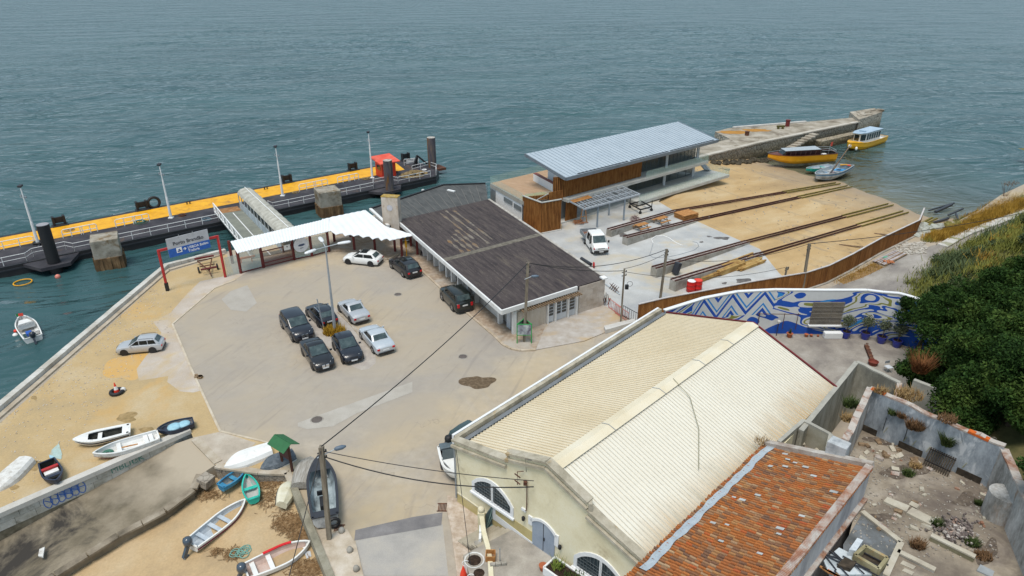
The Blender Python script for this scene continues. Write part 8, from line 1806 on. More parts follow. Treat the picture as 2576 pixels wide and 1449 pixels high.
def plant(p,r_,h,m,lab,seed,n=220,name='wall_plant',w_=.03):o=tuft(p,r_,h,n,m,name,seed,w_,.7);return tag(o,lab,'plant')
redg=mat('reddish_weed',(.16,.09,.045),(.09,.06,.025),(.24,.14,.07),scale=5);gre=mat('green_weed',(.05,.075,.02),(.025,.04,.012),(.1,.13,.035),scale=5)
plant(RW(2.9,6.25,.35),.5,.7,redg,'large reddish weed growing out of the middle of the ruin rear wall',1,400);plant(RW(1.6,6.45,.3),.25,.4,gre,'small green weed high on the left of the ruin rear wall',2,150)
plant(RW(2.1,6.5,.3),.22,.4,redg,'small reddish weed beside the large one on the ruin rear wall',3,150);plant(RW(4.6,6.0,.3),.3,.9,gre,'tall dark green weed hanging on the right of the ruin rear wall',4,260)
plant(RW(.6,7.35,.0),.4,.4,M['straw'],'dry grass tuft on the left end of the ruin rear wall top',5,200);plant(RW(4.2,7.3,.0),.5,.4,redg,'brown weeds on the ruin wall top below the trees',6,240)
# brick glimpses on the wall top
mb=MB();mb.panel(RW(.1,7.33,-.1),RW(.9,7.33,-.1),RW(.9,7.42,-.1),RW(.1,7.42,-.1),.3).panel(RW(5.3,7.2,-.1),RW(6.3,7.15,-.1),RW(6.3,7.3,-.1),RW(5.3,7.32,-.1),.3);mb.build('orange_brick',flat('raw_orange_brick',(.5,.11,.02),.9,var=.3),rt_)
# round niche, brick opening in the right wall
q=rc[3]+V(-.3,.1,0);one(MB().cyl((q.x,q.y,FZ),.75,1.5,16),'round_niche',rw,'rounded grey plaster bulge at the ruin right-hand corner','niche')
MB().panel(lerp(rc[2],rc[3],.25)+V(-.26,0,5.6),lerp(rc[2],rc[3],.75)+V(-.26,0,5.5),lerp(rc[2],rc[3],.75)+V(-.26,0,6.6),lerp(rc[2],rc[3],.25)+V(-.26,0,6.7),-.03)
# ruin floor clutter and small walls
def RB(pts,z0,z1,m,name,lab,cat='slab',grp=None,bev=0,k='b6',zt=FZ):return one(MB().prism(Gs(k,pts,zt),z0,z1),name,m,lab,cat,grp,bevel=bev)
slabm=mat('pale_slab_stone',(.44,.4,.32),(.35,.31,.25),(.5,.47,.4),scale=1.2,rough=.93)
RB([(975,830),(1170,920),(1200,870),(1010,795)],FZ,FZ+.14,slabm,'stone_slab','pale fallen slab in the ruin, the one nearer the tiled house')
RB([(1170,930),(1375,1035),(1415,985),(1220,885)],FZ,FZ+.16,slabm,'stone_slab','pale fallen slab in the ruin, the longer one beside the green weed')
t=thing('rubble_pile','heap of dark broken rubble and bricks in the middle of the ruin','rubble',G('b6',1600,1060,FZ));rr=random.Random(9);mb=MB();m2=MB()
for i in range(240):
 q=G('b6',1590+rr.gauss(0,85),1070+rr.gauss(0,60),FZ);(mb if i % 4 else m2).box((q.x,q.y,FZ+.05+rr.random()*.16),(rr.uniform(.06,.2),rr.uniform(.05,.13),rr.uniform(.04,.1)),rz=rr.uniform(0,3),rx=rr.uniform(-.5,.5))
tag(mb.build('stones',mat('dark_rubble',(.16,.13,.12),(.09,.07,.065),(.3,.27,.24),scale=5),t),kind='stuff');tag(m2.build('bricks',brk,t),kind='stuff')
mb=MB()
for i in range(900):
 q=G('b6',rr.uniform(700,1950),rr.uniform(260,1300),FZ);s_=rr.uniform(.02,.075);mb.box((q.x,q.y,FZ+.02),(s_*1.6,s_,s_*.7),rz=rr.uniform(0,3))
o=mb.build('debris',mat('loose_debris',(.3,.27,.23),(.12,.09,.08),(.48,.45,.4),scale=3));tag(o,'loose stones and debris strewn over the ruin floor','debris',kind='stuff')
for x,y,r_,h,m,lab,s in ((1430,1020,.28,.4,gre,'bright green weed beside the longer fallen slab',11),(1270,1200,.35,.45,redg,'brownish weed at the end of the olive partition wall',12),(1740,1180,.35,.35,gre,'green weed on the right side of the rubble heap',13),(1190,590,.3,.35,gre,'green weed among the dirt in front of the pallet',14),(1790,840,.2,.25,gre,'small green weed below the short right ruin wall',15),(1250,520,.35,.25,M['straw'],'dry tan weeds left of the pallet',16),(1830,1290,.4,.3,redg,'brown weeds at the lower right of the ruin floor',17)):
 plant(G('b6',x,y,FZ),r_,h,m,lab,s,260,'floor_weed')
olv=mat('olive_plaster',(.22,.2,.13),(.16,.145,.09),(.28,.26,.18),scale=.9,rough=.95)
def lowwall(a,b,z0,z1,m,lab,th=.25,k='b6'):
 p,q=G(k,*a,z1),G(k,*b,z1);t=thing('partition_wall',lab,'wall',p,group='low partition walls of the ruin');MB().beam(V(p.x,p.y,(z0+z1)/2),V(q.x,q.y,(z0+z1)/2),th,z1-z0).build('body',m,t);MB().beam(V(p.x,p.y,z1+.03),V(q.x,q.y,z1+.03),th*1.1,.08).build('top',slabm,t)
lowwall((1385,1105),(1760,1290),3.2,4.75,olv,'olive partition wall with a pale top in front of the rubble heap')
lowwall((800,905),(1130,1165),3.0,4.6,M['conc'],'grey partition wall beside the sunken wet room')
lowwall((1130,1165),(1000,1449),3.0,4.6,rw,'right-hand wall of the sunken wet room')
lowwall((1100,1240),(1420,1400),3.0,4.6,M['conc'],'low grey wall running down from the sunken room corner')
# sunken pit with wet floor, tank
wetp=mat('damp_floor',(.12,.125,.125),(.06,.065,.065),(.2,.22,.24),scale=.9,rough=.5)
setting(MB().sheet(Gs('b6',[(800,920),(1120,1170),(980,1449),(640,1449),(640,1180)],FZ+.02),FZ+.012),'damp_floor',wetp)
tk=Gs('b6',[(830,1190),(1015,1290),(940,1385),(740,1265)],5.0);t=thing('water_tank','open square concrete tank with an orange lichened corner in the ruin','tank',tk[0]);mb=MB()
for a,b in zip(tk,tk[1:]+tk[:1]):mb.beam(V(a.x,a.y,4.55),V(b.x,b.y,4.55),.16,.9)
mb.build('tank_walls',mat('tank_concrete',(.3,.27,.16),(.22,.19,.11),(.38,.34,.22),scale=1.5,rough=.95,spot=(.5,.2,.02),spot_scale=.4,spot_th=.64),t);MB().sheet(tk,4.6).build('dark_bottom',dkp,t)
ws_=flat('whitewash',(.55,.6,.64),.9,var=.2)
RB([(470,1330),(600,1220),(740,1290),(860,1400),(880,1449),(520,1449)],FZ,FZ+.1,mat('pale_blue_slab',(.5,.56,.6),(.35,.4,.43),(.6,.65,.68),scale=1.5,rough=.9),'whitewashed_slab','pale blue whitewashed slab beside the open tank')
RB([(580,1390),(640,1330),(740,1370),(690,1430)],FZ,FZ+.3,dkp,'dark_trough','dark square trough on the whitewashed slab','trough')
RB([(740,1190),(790,1210),(730,1300),(670,1290)],FZ,FZ+.5,ws_,'white_stub','white stub of wall left of the open tank','wall stub')
RB([(1120,1350),(1230,1400),(1255,1375),(1145,1325)],FZ,FZ+.06,slabm,'loose_board','upper of two pale boards lying by the low grey wall','board');RB([(1135,1410),(1220,1449),(1240,1425),(1160,1390)],FZ,FZ+.06,slabm,'loose_board','lower of two pale boards lying by the low grey wall','board')
RB([(1770,1410),(1800,1360),(1920,1420),(1900,1470)],FZ,FZ+.08,flat('grey_sheet2',(.3,.32,.33)),'grey_sheet','grey sheet lying at the bottom right of the ruin','sheet')
rr=random.Random(44);mb=MB()
for i in range(14):a=G('b6',rr.uniform(440,800),rr.uniform(1230,1440),FZ+.2);an_=rr.uniform(.4,1.4);mb.beam(a,a+V(math.cos(an_),-math.sin(an_),rr.uniform(-.05,.1))*rr.uniform(.6,1.3),.05)
one(mb,'scrap_poles',M['dark'],'tangle of dark poles and scrap between tank and tiled house','scrap')
p=G('b6',480,1410,FZ+.2);mb=MB()
for i in range(7):mb.box((p.x+i*.09,p.y-.07*i,p.z+.1),(.1,.5,.06),rz=.6+.1*(i % 3))
one(mb,'tile_heap',tiles,'small heap of orange roof tiles below the tiled house wall','tiles')
rr=random.Random(71);mb=MB();m2=MB();m3=MB()
for i in range(140):
 q=G('b6',rr.choice((rr.uniform(700,1950),rr.gauss(1080,160),rr.gauss(1850,60))),rr.choice((rr.uniform(230,1100),rr.gauss(420,70))),FZ)
 if not (18.4<q.x<25.6):continue
 s_=rr.uniform(.08,.26);(mb,m2,m3)[i % 3].box((q.x,q.y,FZ+s_*.25),(s_*1.7,s_,s_*.6),rz=rr.uniform(0,3),rx=rr.uniform(-.5,.5),ry=rr.uniform(-.3,.3))
for m_,mm_,nm,lb in ((mb,slabm,'broken_masonry','broken pale masonry chunks strewn across the ruin floor'),(m2,brk,'broken_bricks','broken bricks strewn across the ruin floor'),(m3,M['wood'],'rotten_wood','rotten wood scraps strewn across the ruin floor')):tag(m_.build(nm,mm_),lb,'rubble',kind='stuff')
dirtm=mat('ruin_dirt',(.12,.095,.075),(.075,.06,.05),(.2,.165,.13),scale=3,rough=.97,bump=.4)
for x,y,rx,ry,s in ((1150,560,170,60,41),(1680,800,110,50,42),(1000,300,150,40,43),(1850,1250,90,110,44),(950,950,90,40,45)):
 c_=blob('b6',x,y,rx,ry,0,'dirt_patch',dirtm,s,rough=.35);sc_=(30-FZ)/30;c_.data.transform(Matrix.Diagonal((sc_,sc_,1,1)));c_.location.z=FZ+.012
 # alley, yard wall, small roofless room
dz=1.2
alw=mat('alley_wall',(.32,.31,.26),(.17,.165,.14),(.43,.42,.38),scale=.9,fk=.3,stretch=(1,1,.35),rough=.95,bump=.25,spot=(.13,.12,.1),spot_scale=.8,spot_th=.62)
plm=mat('grey_top',(.36,.35,.31),rough=.95)
ya,yb,yc=E1+(E0-E1).normalized()*6.2+V(.2,-.25,0),V(24.7,42.0,0),V(26.6,39.6,0);ya.z=0
rwall(ya,yb,0,4.35,.3,'yard_wall',alw,'long bare concrete wall from the warehouse eave beside the dark alley',plm,seed=7,jag=.03)
rwall(yb,yc,0,4.4,.3,'yard_wall',alw,'end wall of the alley with a broken brick edge',plm,z1b=4.2,seed=8,jag=.05)
rwall(yc,V(25.3,37.6,0),0,4.2,.3,'yard_wall',alw,'short broken wall at the right end of the alley',brk,z1b=3.6,seed=9,jag=.1)
rwall(V(27.3,39.3,0),V(31.0,35.2,0),1,4.6,.3,'yard_wall',plm,'low grey wall disappearing under the tree beside the ruin',plm,seed=10,jag=.03)
rm_=[G('b7',90,1170,4.35),G('b7',300,985,4.35),G('b7',530,1105,4.35),G('b7',500,1235,4.35)]
for i,lab in enumerate(('left wall of the small roofless room against the warehouse roof','far wall of the small roofless room','broken right wall of the small roofless room')):
 a,b=rm_[i].copy(),rm_[i+1].copy();a.z=b.z=0;rwall(a,b,0,4.45,.22,'room_wall',mat('room_plaster',(.36,.34,.27),(.28,.26,.2),(.43,.41,.35),scale=.9,rough=.95) if i==0 else bpy.data.materials['room_plaster'],lab,plm,seed=20+i,jag=.04)
rr=random.Random(2);mb=MB()
for i in range(26):q=lerp(rm_[1],rm_[3],rr.uniform(.25,.95))+V(rr.uniform(-.6,.6),rr.uniform(-.6,.6),0);mb.box((q.x,q.y,3.05+rr.random()*.2),(rr.uniform(.15,.5),rr.uniform(.1,.35),.06),rz=rr.uniform(0,3),rx=rr.uniform(-.3,.3))
one(mb,'broken_slabs',slabm,'broken pale slabs lying inside the small roofless room','rubble')
setting(MB().prism([V(q.x,q.y,0) for q in rm_],0,2.9),'room_floor',fl)
plant(G('b7',700,850,5.6),.45,.7,gre,'green bush hanging over the alley at the broken ruin wall',31,300);plant(G('b7',680,970,6.0),.4,.5,M['straw'],'yellowish weeds on the ruin side wall above the alley',32,240);plant(G('b7',1190,770,4.7),.9,.6,M['straw'],'dry brown weeds heaped between ruin wall and low grey wall',33,420);plant(G('b7',1290,560,4.2),.5,1.6,mat('rusty_leaf',(.2,.08,.03),(.12,.05,.02),(.27,.13,.05)),'rust-brown dead shrub at the tree edge by the alley',34,300)
# ================================================================== MURAL WALL AND YARD BEHIND THE WAREHOUSE
mp=[V(12.6,50.1,0),V(16.4,52.4,0),V(19.7,53.7,0),V(23.1,54.1,0),V(27.5,54.0,0),V(31.2,54.0,0),V(32.4,53.6,0),V(33.4,52.9,0),V(34.6,51.7,0),V(37.5,48.9,0)]
mm,nt,pr=newmat('mural_paint');uv=nt.nodes.new('ShaderNodeUVMap');uv.uv_map='UVMap';sx=nt.nodes.new('ShaderNodeSeparateXYZ');nt.links.new(uv.outputs[0],sx.inputs[0]);S,Zc=sx.outputs[0],sx.outputs[1]
wn_=nt.nodes.new('ShaderNodeTexNoise');wn_.inputs['Scale'].default_value=.3;wn_.inputs['Detail'].default_value=1.6;wn_.inputs['Distortion'].default_value=1.6
mp_=nt.nodes.new('ShaderNodeMapping');mp_.inputs['Scale'].default_value=(.42,1.05,1);nt.links.new(uv.outputs[0],mp_.inputs[0]);nt.links.new(mp_.outputs[0],wn_.inputs['Vector'])
f1=_math(nt,'FRACT',_math(nt,'MULTIPLY',wn_.outputs[0],4.2))
WH,DB,LB,OL=(.62,.63,.63),(.01,.08,.42),(.02,.24,.62),(.25,.25,.06)
waves=_ramp(nt,f1,[(0,WH),(.34,DB),(.56,WH),(.7,OL),(.78,WH),(.86,DB)],True)
wn2=nt.nodes.new('ShaderNodeTexNoise');wn2.inputs['Scale'].default_value=.3;wn2.inputs['Detail'].default_value=.6;wn2.inputs['Distortion'].default_value=1.0;nt.links.new(mp_.outputs[0],wn2.inputs['Vector'])
bigb_=_ramp(nt,wn2.outputs[0],[(0,(0,0,0)),(.59,(1,1,1))],True)
waves=_mix(nt,bigb_,waves,DB)
lbf=_ramp(nt,wn2.outputs[0],[(0,(0,0,0)),(.33,(1,1,1)),(.345,(0,0,0))],True);waves=_mix(nt,_ramp(nt,wn2.outputs[0],[(0,(1,1,1)),(.36,(0,0,0))],True),waves,LB)
pp_=nt.nodes.new('ShaderNodeMath');pp_.operation='PINGPONG';pp_.inputs[1].default_value=1.5;nt.links.new(S,pp_.inputs[0])
zig=_math(nt,'FRACT',_math(nt,'MULTIPLY',_math(nt,'SUBTRACT',Zc,_math(nt,'MULTIPLY',pp_.outputs[0],1.25)),.62))
zz_=_ramp(nt,zig,[(0,WH),(.26,DB),(.5,WH),(.66,LB),(.8,WH)],True)
msk=_math(nt,'MULTIPLY',_math(nt,'LESS_THAN',_math(nt,'ADD',S,_math(nt,'MULTIPLY',wn_.outputs[0],2.0)),12.4),_math(nt,'GREATER_THAN',_math(nt,'ADD',S,0),3.2));msk=_math(nt,'MULTIPLY',msk,_math(nt,'GREATER_THAN',_math(nt,'ADD',Zc,_math(nt,'MULTIPLY',wn2.outputs[0],2.4)),3.2))
colr=_mix(nt,msk,waves,zz_);colr=_mix(nt,_math(nt,'GREATER_THAN',Zc,4.22),colr,(.55,.54,.5))
nt.links.new(_mix(nt,.3,colr,_ramp(nt,_noise(nt,_map(nt),3,5,.7),[(.3,(.36,.36,.36)),(.7,(.66,.66,.66))]),'OVERLAY'),pr.inputs[0]);pr.inputs['Roughness'].default_value=.85
t=thing('mural_wall','curving yard wall painted with a blue, white and olive wave mural','wall',mp[4])
vs=[];fs=[];uvs=[];cum=0;H_=4.3;pts=[]
for a,b in zip(mp,mp[1:]):
 n=max(1,int((b-a).length/.8))
 for i in range(n):pts.append((lerp(a,b,i/n),cum+(b-a).length*i/n))
 cum+=(b-a).length
pts.append((mp[-1],cum))
hz_=lambda s:H_+(.0 if s<21 else .25*max(0,1-abs(s-22.5)/4))
for p,s in pts:vs+=[p,p+V(0,0,hz_(s))];uvs+=[(s,0),(s,hz_(s))]
fs=[(2*i,2*i+2,2*i+3,2*i+1) for i in range(len(pts)-1)]
# keep an opening for the barred window
o=MB().add(vs,fs).build('painted_face',mm,t)
ul=o.data.uv_layers.new(name='UVMap')
for l in o.data.loops:ul.data[l.index].uv=uvs[l.vertex_index]
mb=MB();mk_=MB();pb=[p+V(0,.3,0) for p,s in pts]
for (p,s),(q,s2_) in zip(pts,pts[1:]):mb.beam(p+V(0,.16,hz_(s)+.03),q+V(0,.16,hz_(s2_)+.03),.36,.08);mk_.quad(p+V(0,.32,0),q+V(0,.32,0),q+V(0,.32,hz_(s2_)),p+V(0,.32,hz_(s)))
mb.build('wall_top',bwhite,t);mk_.build('wall_back',bwhite,t)
w0_,w1_=V(26.6,53.95,0),V(29.35,53.95,0)
wo_=MB().panel(w0_+V(0,0,1.05),w1_+V(0,0,1.05),w1_+V(0,0,3.25),w0_+V(0,0,3.25),.05).build('window_recess',mat('brown_inside',(.25,.21,.16),(.14,.12,.1),(.36,.31,.24),scale=.9,stretch=(.5,1,1.6),rough=.95),t)
mb=MB()
for i in range(25):q=lerp(w0_,w1_,i/24);mb.tube([q+V(0,-.12,1.05),q+V(0,-.12,3.25)],.018,4)
for i in range(7):mb.tube([w0_+V(0,-.12,1.05+2.2*i/6),w1_+V(0,-.12,1.05+2.2*i/6)],.014,4)
mb.beam(lerp(w0_,w1_,.62)+V(0,-.12,1.05),lerp(w0_,w1_,.62)+V(0,-.12,3.25),.04);mb.build('window_grille',mat('grille_grey',(.2,.19,.17),rough=.6),wo_)
MB().beam(w0_+V(-.1,-.15,.98),w1_+V(.1,-.15,.98),.35,.12).build('sill',bwhite,wo_)
mb=MB();mb.tube([V(22.0,53.9,.6),V(22.0,53.9,2.2)],.03).tube([V(24.2,53.8,.6),V(24.2,53.8,2.2)],.03).tube([V(25.4,53.8,.6),V(25.4,53.8,2.2)],.03).tube([V(21.8,53.9,2.1),V(25.6,53.8,2.1)],.03);one(mb,'climbing_frame',M['rust'],'thin metal frame standing before the mural left of the barred window','frame')
one(MB().box((28.6,53.3,.3),(1.6,.5,.6)),'stone_bench',mm if False else bwhite,'white block bench under the barred window','bench',bevel=.06)
yardc=mat('yard_floor',(.3,.27,.235),(.2,.18,.165),(.4,.37,.33),scale=.35,fine=7,rough=.94,bump=.2,spot=(.16,.14,.13),spot_scale=.22,spot_th=.58,spot_w=.12)
setting(MB().sheet([L1_,mp[1],mp[2],mp[3],mp[5],mp[7],V(34.5,49,0),V(31,45,0),yc,yb,V(E1.x+.2,E1.y,0),V(17.5,43.8,0)],.006),'yard_floor',yardc)
oli=mat('olive_leaf',(.1,.12,.07),(.05,.065,.035),(.18,.2,.13),scale=4,rough=.8)
def leafball(c,r_,n,seed,sz=.09,flatk=.8):
 rr=np.random.default_rng(seed);d=rr.normal(size=(n,3));d /= np.linalg.norm(d,axis=1)[:,None];rad=r_*rr.random(n)**.45
 lump=1+.22*np.sin(d[:,0]*4+seed)*np.cos(d[:,1]*5+seed*2)
 p=d*(rad*lump)[:,None];p[:,2] *= flatk;p+=np.array(c)
 a=rr.normal(size=(n,3));a /= np.linalg.norm(a,axis=1)[:,None];b=np.cross(a,rr.normal(size=(n,3)));b /= np.linalg.norm(b,axis=1)[:,None];s_=sz*rr.uniform(.6,1.3,n)[:,None]
 return np.stack([p-a*s_,p-b*s_*.45,p+a*s_,p+b*s_*.45],1)
def leaves(name,quads,m,parent=None):
 q=np.concatenate(quads);n=len(q);me=bpy.data.meshes.new(name);me.vertices.add(4*n);me.vertices.foreach_set('co',q.reshape(-1).astype(np.float32));me.loops.add(4*n);me.loops.foreach_set('vertex_index',np.arange(4*n,dtype=np.int32));me.polygons.add(n);me.polygons.foreach_set('loop_start',np.arange(0,4*n,4,dtype=np.int32));me.update(calc_edges=True);me.validate()
 me.materials.append(m);o=bpy.data.objects.new(name,me);C.objects.link(o)
 if parent is not None:o.parent=parent;o.matrix_parent_inverse=parent.matrix_basis.inverted()
 return o
for i,((x,y),lab) in enumerate(zip([(29.75,53.3),(31.4,53.1),(32.5,52.4),(33.5,51.7)],('olive tree in a blue pot, first to the right of the barred window','olive tree in a blue pot, between the first and the one at the wall bend','olive tree in a blue pot where the mural wall bends','olive tree in a blue pot half hidden by the big tree'))):
 p=V(x,y,0);t=thing('potted_olive',lab,'potted tree',p,group='blue pots along the mural')
 MB().lathe(tuple(p),[(.26,0),(.38,.4),(.4,.62),(.44,.68),(.38,.68),(.36,.6)],18).build('pot',M['potblue'],t,smooth=False);MB().cyl((x,y,.56),.35,.05,14).build('soil',soil,t)
 MB().tube([(x,y,.6),(x+.05,y,1.1),(x+.02,y,1.7)],[.035,.03,.02],6).tube([(x+.05,y,1.1),(x+.3,y+.1,1.6)],.015,5).tube([(x+.05,y,1.15),(x-.25,y,1.65)],.015,5).build('trunk',M['wood'],t)
 leaves('crown',[leafball((x+.03,y,1.75),.62,900,i+3,.075,.8)],oli,t)
for k,(x,y,r_,lab) in enumerate(((20.9,53.2,.22,'terracotta pot at the roof edge before the mural'),(24.8,53.4,.26,'terracotta pot with a sprig in front of the mural, alone in the middle'),(26.35,53.5,.17,'small terracotta pot just left of the barred window'),(26.8,53.5,.13,'tiny terracotta pot under the left edge of the barred window'),(27.4,53.5,.1,'tiniest terracotta pot under the barred window'))):
 t=thing('terracotta_pot',lab,'pot',(x,y,0),group='terracotta pots along the mural');MB().lathe((x,y,0),[(r_*.65,0),(r_,r_*1.5),(r_*1.15,r_*1.6),(r_*.9,r_*1.6)],12).build('pot',M['terra'],t)
 if k<2:o=tuft(V(x,y,r_*1.5),.12,.6,40,gre,'sprig',k,.03,.4);o.parent=t;o.matrix_parent_inverse=t.matrix_basis.inverted()
p=G('b7',70,255);t=thing('lantern_post','short dark post with a pale lamp head at the warehouse roof corner','lamp',p);MB().tube([p,p+V(0,0,1.3)],.04).build('post',M['dark'],t);MB().lathe(tuple(p+V(0,0,1.3)),[(.12,0),(.16,.2),(.1,.26)],10).build('lamp_head',bwo,t)
a,b=G('b7',830,350),G('b7',880,480);t=thing('old_anchor','rusty beam with chain beside a red pot in the yard','scrap beam',a);MB().beam(a+V(0,0,.15),b+V(0,0,.2),.3,.2).build('beam',M['rust'],t);MB().lathe(tuple(b+V(-.1,-.4,.0)),[(.3,0),(.42,.35),(.36,.36),(.3,.2)],12).build('pot',mat('red_brown_pot',(.2,.05,.035),rough=.7),t)
mb=MB()
for i in range(6):mb.ring(tuple(lerp(a,b,i/5)+V(.12,.1,.28)),.09,.03,8,4)
mb.build('chain',M['rust'],t)
p=G('b7',1015,560);t=thing('metal_chair','pale folding chair standing in the yard beside the tree','chair',p);MB().box(tuple(p+V(0,0,.46)),(.5,.48,.05),rz=.3).build('seat',flat('pale_seat',(.62,.66,.7)),t);MB().box(tuple(p+V(-.05,.26,.78)),(.46,.04,.22),rz=.3).build('backrest',M['grey'],t)
for sx_,sy_ in ((.2,.2),(-.2,.2),(.2,-.2),(-.2,-.2)):MB().tube([p+V(sx_,sy_,0),p+V(sx_,sy_,.46)],.018,5).build('leg',M['steel'],t)
# ================================================================== HILL, ROAD, SHORE STRIP, TREES
bl_=[(95,106.5),(80,94.5),(68.6,85.8),(60,79.5),(53.5,74.5),(47.5,70),(43.7,66.2),(39.9,61.5),(37.8,56.8),(36.2,52.5),(34,47.8),(31.5,44.5),(29,41.5),(27,36.5),(26.4,30),(25.5,26),(24,20),(23,10)]
by=[b for a,b in bl_][::-1];bx=[a for a,b in bl_][::-1]
def hillz(x,y):
 d=(x-np.interp(y,by,bx))*.72;base=0 if y>56 else min(3.2,(56-y)*.18)
 if d<0:return-.3
 return float(base*min(1,d/1.5)+min(10.5,.62*d)+.25*vnoise(x,y,.5,2)*min(1,d/2)+.02)
hm=mat('hill_soil',(.13,.12,.05),(.07,.075,.03),(.22,.18,.08),scale=.5,fine=5,rough=.97,bump=.5)
setting(grid(list(np.linspace(22,130,110)),list(np.linspace(6,125,120)),hillz,lambda x,y:x>np.interp(y,by,bx)-1.2),'hill',hm,smooth=True)
track=[V(31,57.5,0),V(30.6,62.2,0),V(36.6,66.6,0),V(41.3,70.6,0),V(50,75.6,0),V(58,79.8,0),V(66.5,86.2,0),V(95,108,0),V(99,104,0),V(70,84,0),V(56,74.5,0),V(47,68.6,0),V(41,61,0),V(38,55,0),V(34,53.5,0)]
setting(MB().sheet(track,.007),'track',mat('grey_track',(.3,.275,.245),(.2,.18,.17),(.42,.39,.36),scale=.3,fine=7,rough=.95,bump=.2,stretch=(.6,1.2,1),rot=(0,0,-R(40))))
rubm=mat('stone_rubble_ground',(.45,.42,.37),(.33,.29,.24),(.56,.54,.5),scale=2,fine=14,rough=.95,bump=.8,bscale=9)
setting(MB().sheet(Gs('z5',[(1060,640),(1170,570),(1300,540),(1360,590),(1200,650)]),.012),'stony_ground',rubm)
setting(MB().sheet(Gs('z5',[(590,870),(760,790),(900,720),(990,760),(800,850),(640,905)]),.012),'dry_ground',mat('dry_brown_ground',(.26,.16,.07),(.18,.11,.05),(.36,.25,.13),scale=1.5,rough=.97))
mb=MB();wl_=Gs('z5',[(1480,590),(1600,520),(1700,470),(1850,420),(2000,365),(2174,310),(2400,225)])
for a,b in zip(wl_,wl_[1:]):mb.beam(a+V(0,0,.05),b+V(0,0,.05),1.1,.4)
setting(mb,'track_edge',mat('white_stone_edge',(.48,.46,.42),(.3,.28,.22),(.6,.58,.55),scale=1.2,rough=.95,bump=.6,spot=(.2,.2,.07),spot_scale=.5,spot_th=.58))
rr=random.Random(55);mb=MB()
for i in range(160):q=G('z5',rr.uniform(1080,1340),rr.uniform(550,650));mb.box((q.x,q.y,.06),(rr.uniform(.15,.5),rr.uniform(.1,.35),rr.uniform(.06,.2)),rz=rr.uniform(0,3))
o=mb.build('stones',rubm);tag(o,'loose pale stones spread beside the shore end of the fence','stones',kind='stuff')
a,b=G('z5',985,750),G('z5',1170,655);n=(b-a).normalized();n=V(-n.y,n.x,0);t=thing('board_heap','flat heap of weathered boards with orange bits beside the track','boards',a);rr=random.Random(3);mb=MB();m2=MB()
for i in range(9):q=n*(-.1+i*.17);(mb if i % 3 else m2).beam(a+q+V(0,0,.1+rr.random()*.12),b+q*.9+V(0,0,.1+rr.random()*.12),.15,.06)
mb.build('boards',mat('grey_board',(.4,.36,.36),(.27,.24,.24),(.52,.48,.48),scale=2),t);m2.build('dark_boards',M['wood'],t);p=lerp(a,b,.2);mb=MB()
for i in range(12):mb.box((p.x+rr.uniform(-.5,.5),p.y+rr.uniform(-.3,.3),.25),(.3,.12,.1),rz=rr.uniform(0,3))
mb.build('orange_bits',flat('orange_bits',(.55,.2,.08)),t);MB().box(tuple(lerp(a,b,.4)+n*.9+V(0,0,.25)),(.7,.25,.08),rz=.6).build('green_board',flat('green_board',(.15,.4,.28)),t)
# grasses
gdry=mat('yellow_grass',(.34,.2,.03),(.2,.13,.025),(.48,.3,.06),scale=.6,fine=6,rough=.9);ggre=mat('green_grass',(.16,.165,.035),(.08,.1,.022),(.26,.25,.06),scale=.5,fine=5,rough=.9);gdark=mat('dark_grass',(.075,.105,.045),(.035,.055,.024),(.13,.16,.08),scale=.6,fine=6,rough=.9)
def blades(name,pts,h,m,lab,seed,w_=.05,per=9,lean=.45,spread=.35,kind='stuff',cat='grass'):
 rr=np.random.default_rng(seed);P0=np.repeat(np.array([tuple(p) for p in pts]),per,0);n=len(P0);P0[:,:2]+=rr.normal(size=(n,2))*spread
 a=rr.uniform(0,6.283,n);l=h*rr.uniform(.45,1.15,n);ln=lean*rr.uniform(.3,1.4,n);E_=P0+np.stack([np.cos(a)*l*ln,np.sin(a)*l*ln,l],1);s_=np.stack([-np.sin(a),np.cos(a),0*a],1)*w_
 tri=np.stack([P0-s_,P0+s_,E_],1);me=bpy.data.meshes.new(name);me.vertices.add(3*n);me.vertices.foreach_set('co',tri.reshape(-1).astype(np.float32));me.loops.add(3*n);me.loops.foreach_set('vertex_index',np.arange(3*n,dtype=np.int32));me.polygons.add(n);me.polygons.foreach_set('loop_start',np.arange(0,3*n,3,dtype=np.int32));me.update(calc_edges=True)
 me.materials.append(m);o=bpy.data.objects.new(name,me);C.objects.link(o);return tag(o,lab,cat,kind=kind)
rr=random.Random(8)
strip=[]
sp=Gs('z5',[(1340,545),(1500,520),(1640,470),(1800,400),(1950,340),(2174,250),(2400,165)]);so_=Gs('z5',[(1400,480),(1560,430),(1660,385),(1780,330),(1930,240),(2174,140),(2400,60)],-.8)
pa_,pb_,pc_=[],[],[]
for i in range(5200):
 u=rr.random()*(len(sp)-1.001);k_=int(u);v=rr.random();p=lerp(lerp(sp[k_],sp[k_+1],u-k_),lerp(so_[k_],so_[k_+1],u-k_),v);p.z=lerp(.02,-.6,v)
 (pa_ if vnoise(p.x,p.y,.35,4)+.5*v-.3<.15 else pb_).append(p)
blades('dry_shore_grass',pa_,.75,gdry,'yellow dry grass on the bank between track and water',1,.035,8);blades('green_shore_grass',pb_,.6,ggre,'greener grass along the waterside of the bank',2,.035,8)
setting(MB().add([V(p.x,p.y,.03) for p in sp]+[V(q.x,q.y,-.7) for q in so_]+[V(q.x-2.2,q.y+2.6,-3.4) for q in so_],[(i,i+1,i+len(sp)+1,i+len(sp)) for i in range(len(sp)-1)]+[(i+7,i+8,i+15,i+14) for i in range(len(sp)-1)]),'shore_bank',mat('bank_soil',(.15,.12,.05),(.09,.08,.03),(.24,.18,.08),scale=.8,rough=.97))
hd,hg,hy=[],[],[]
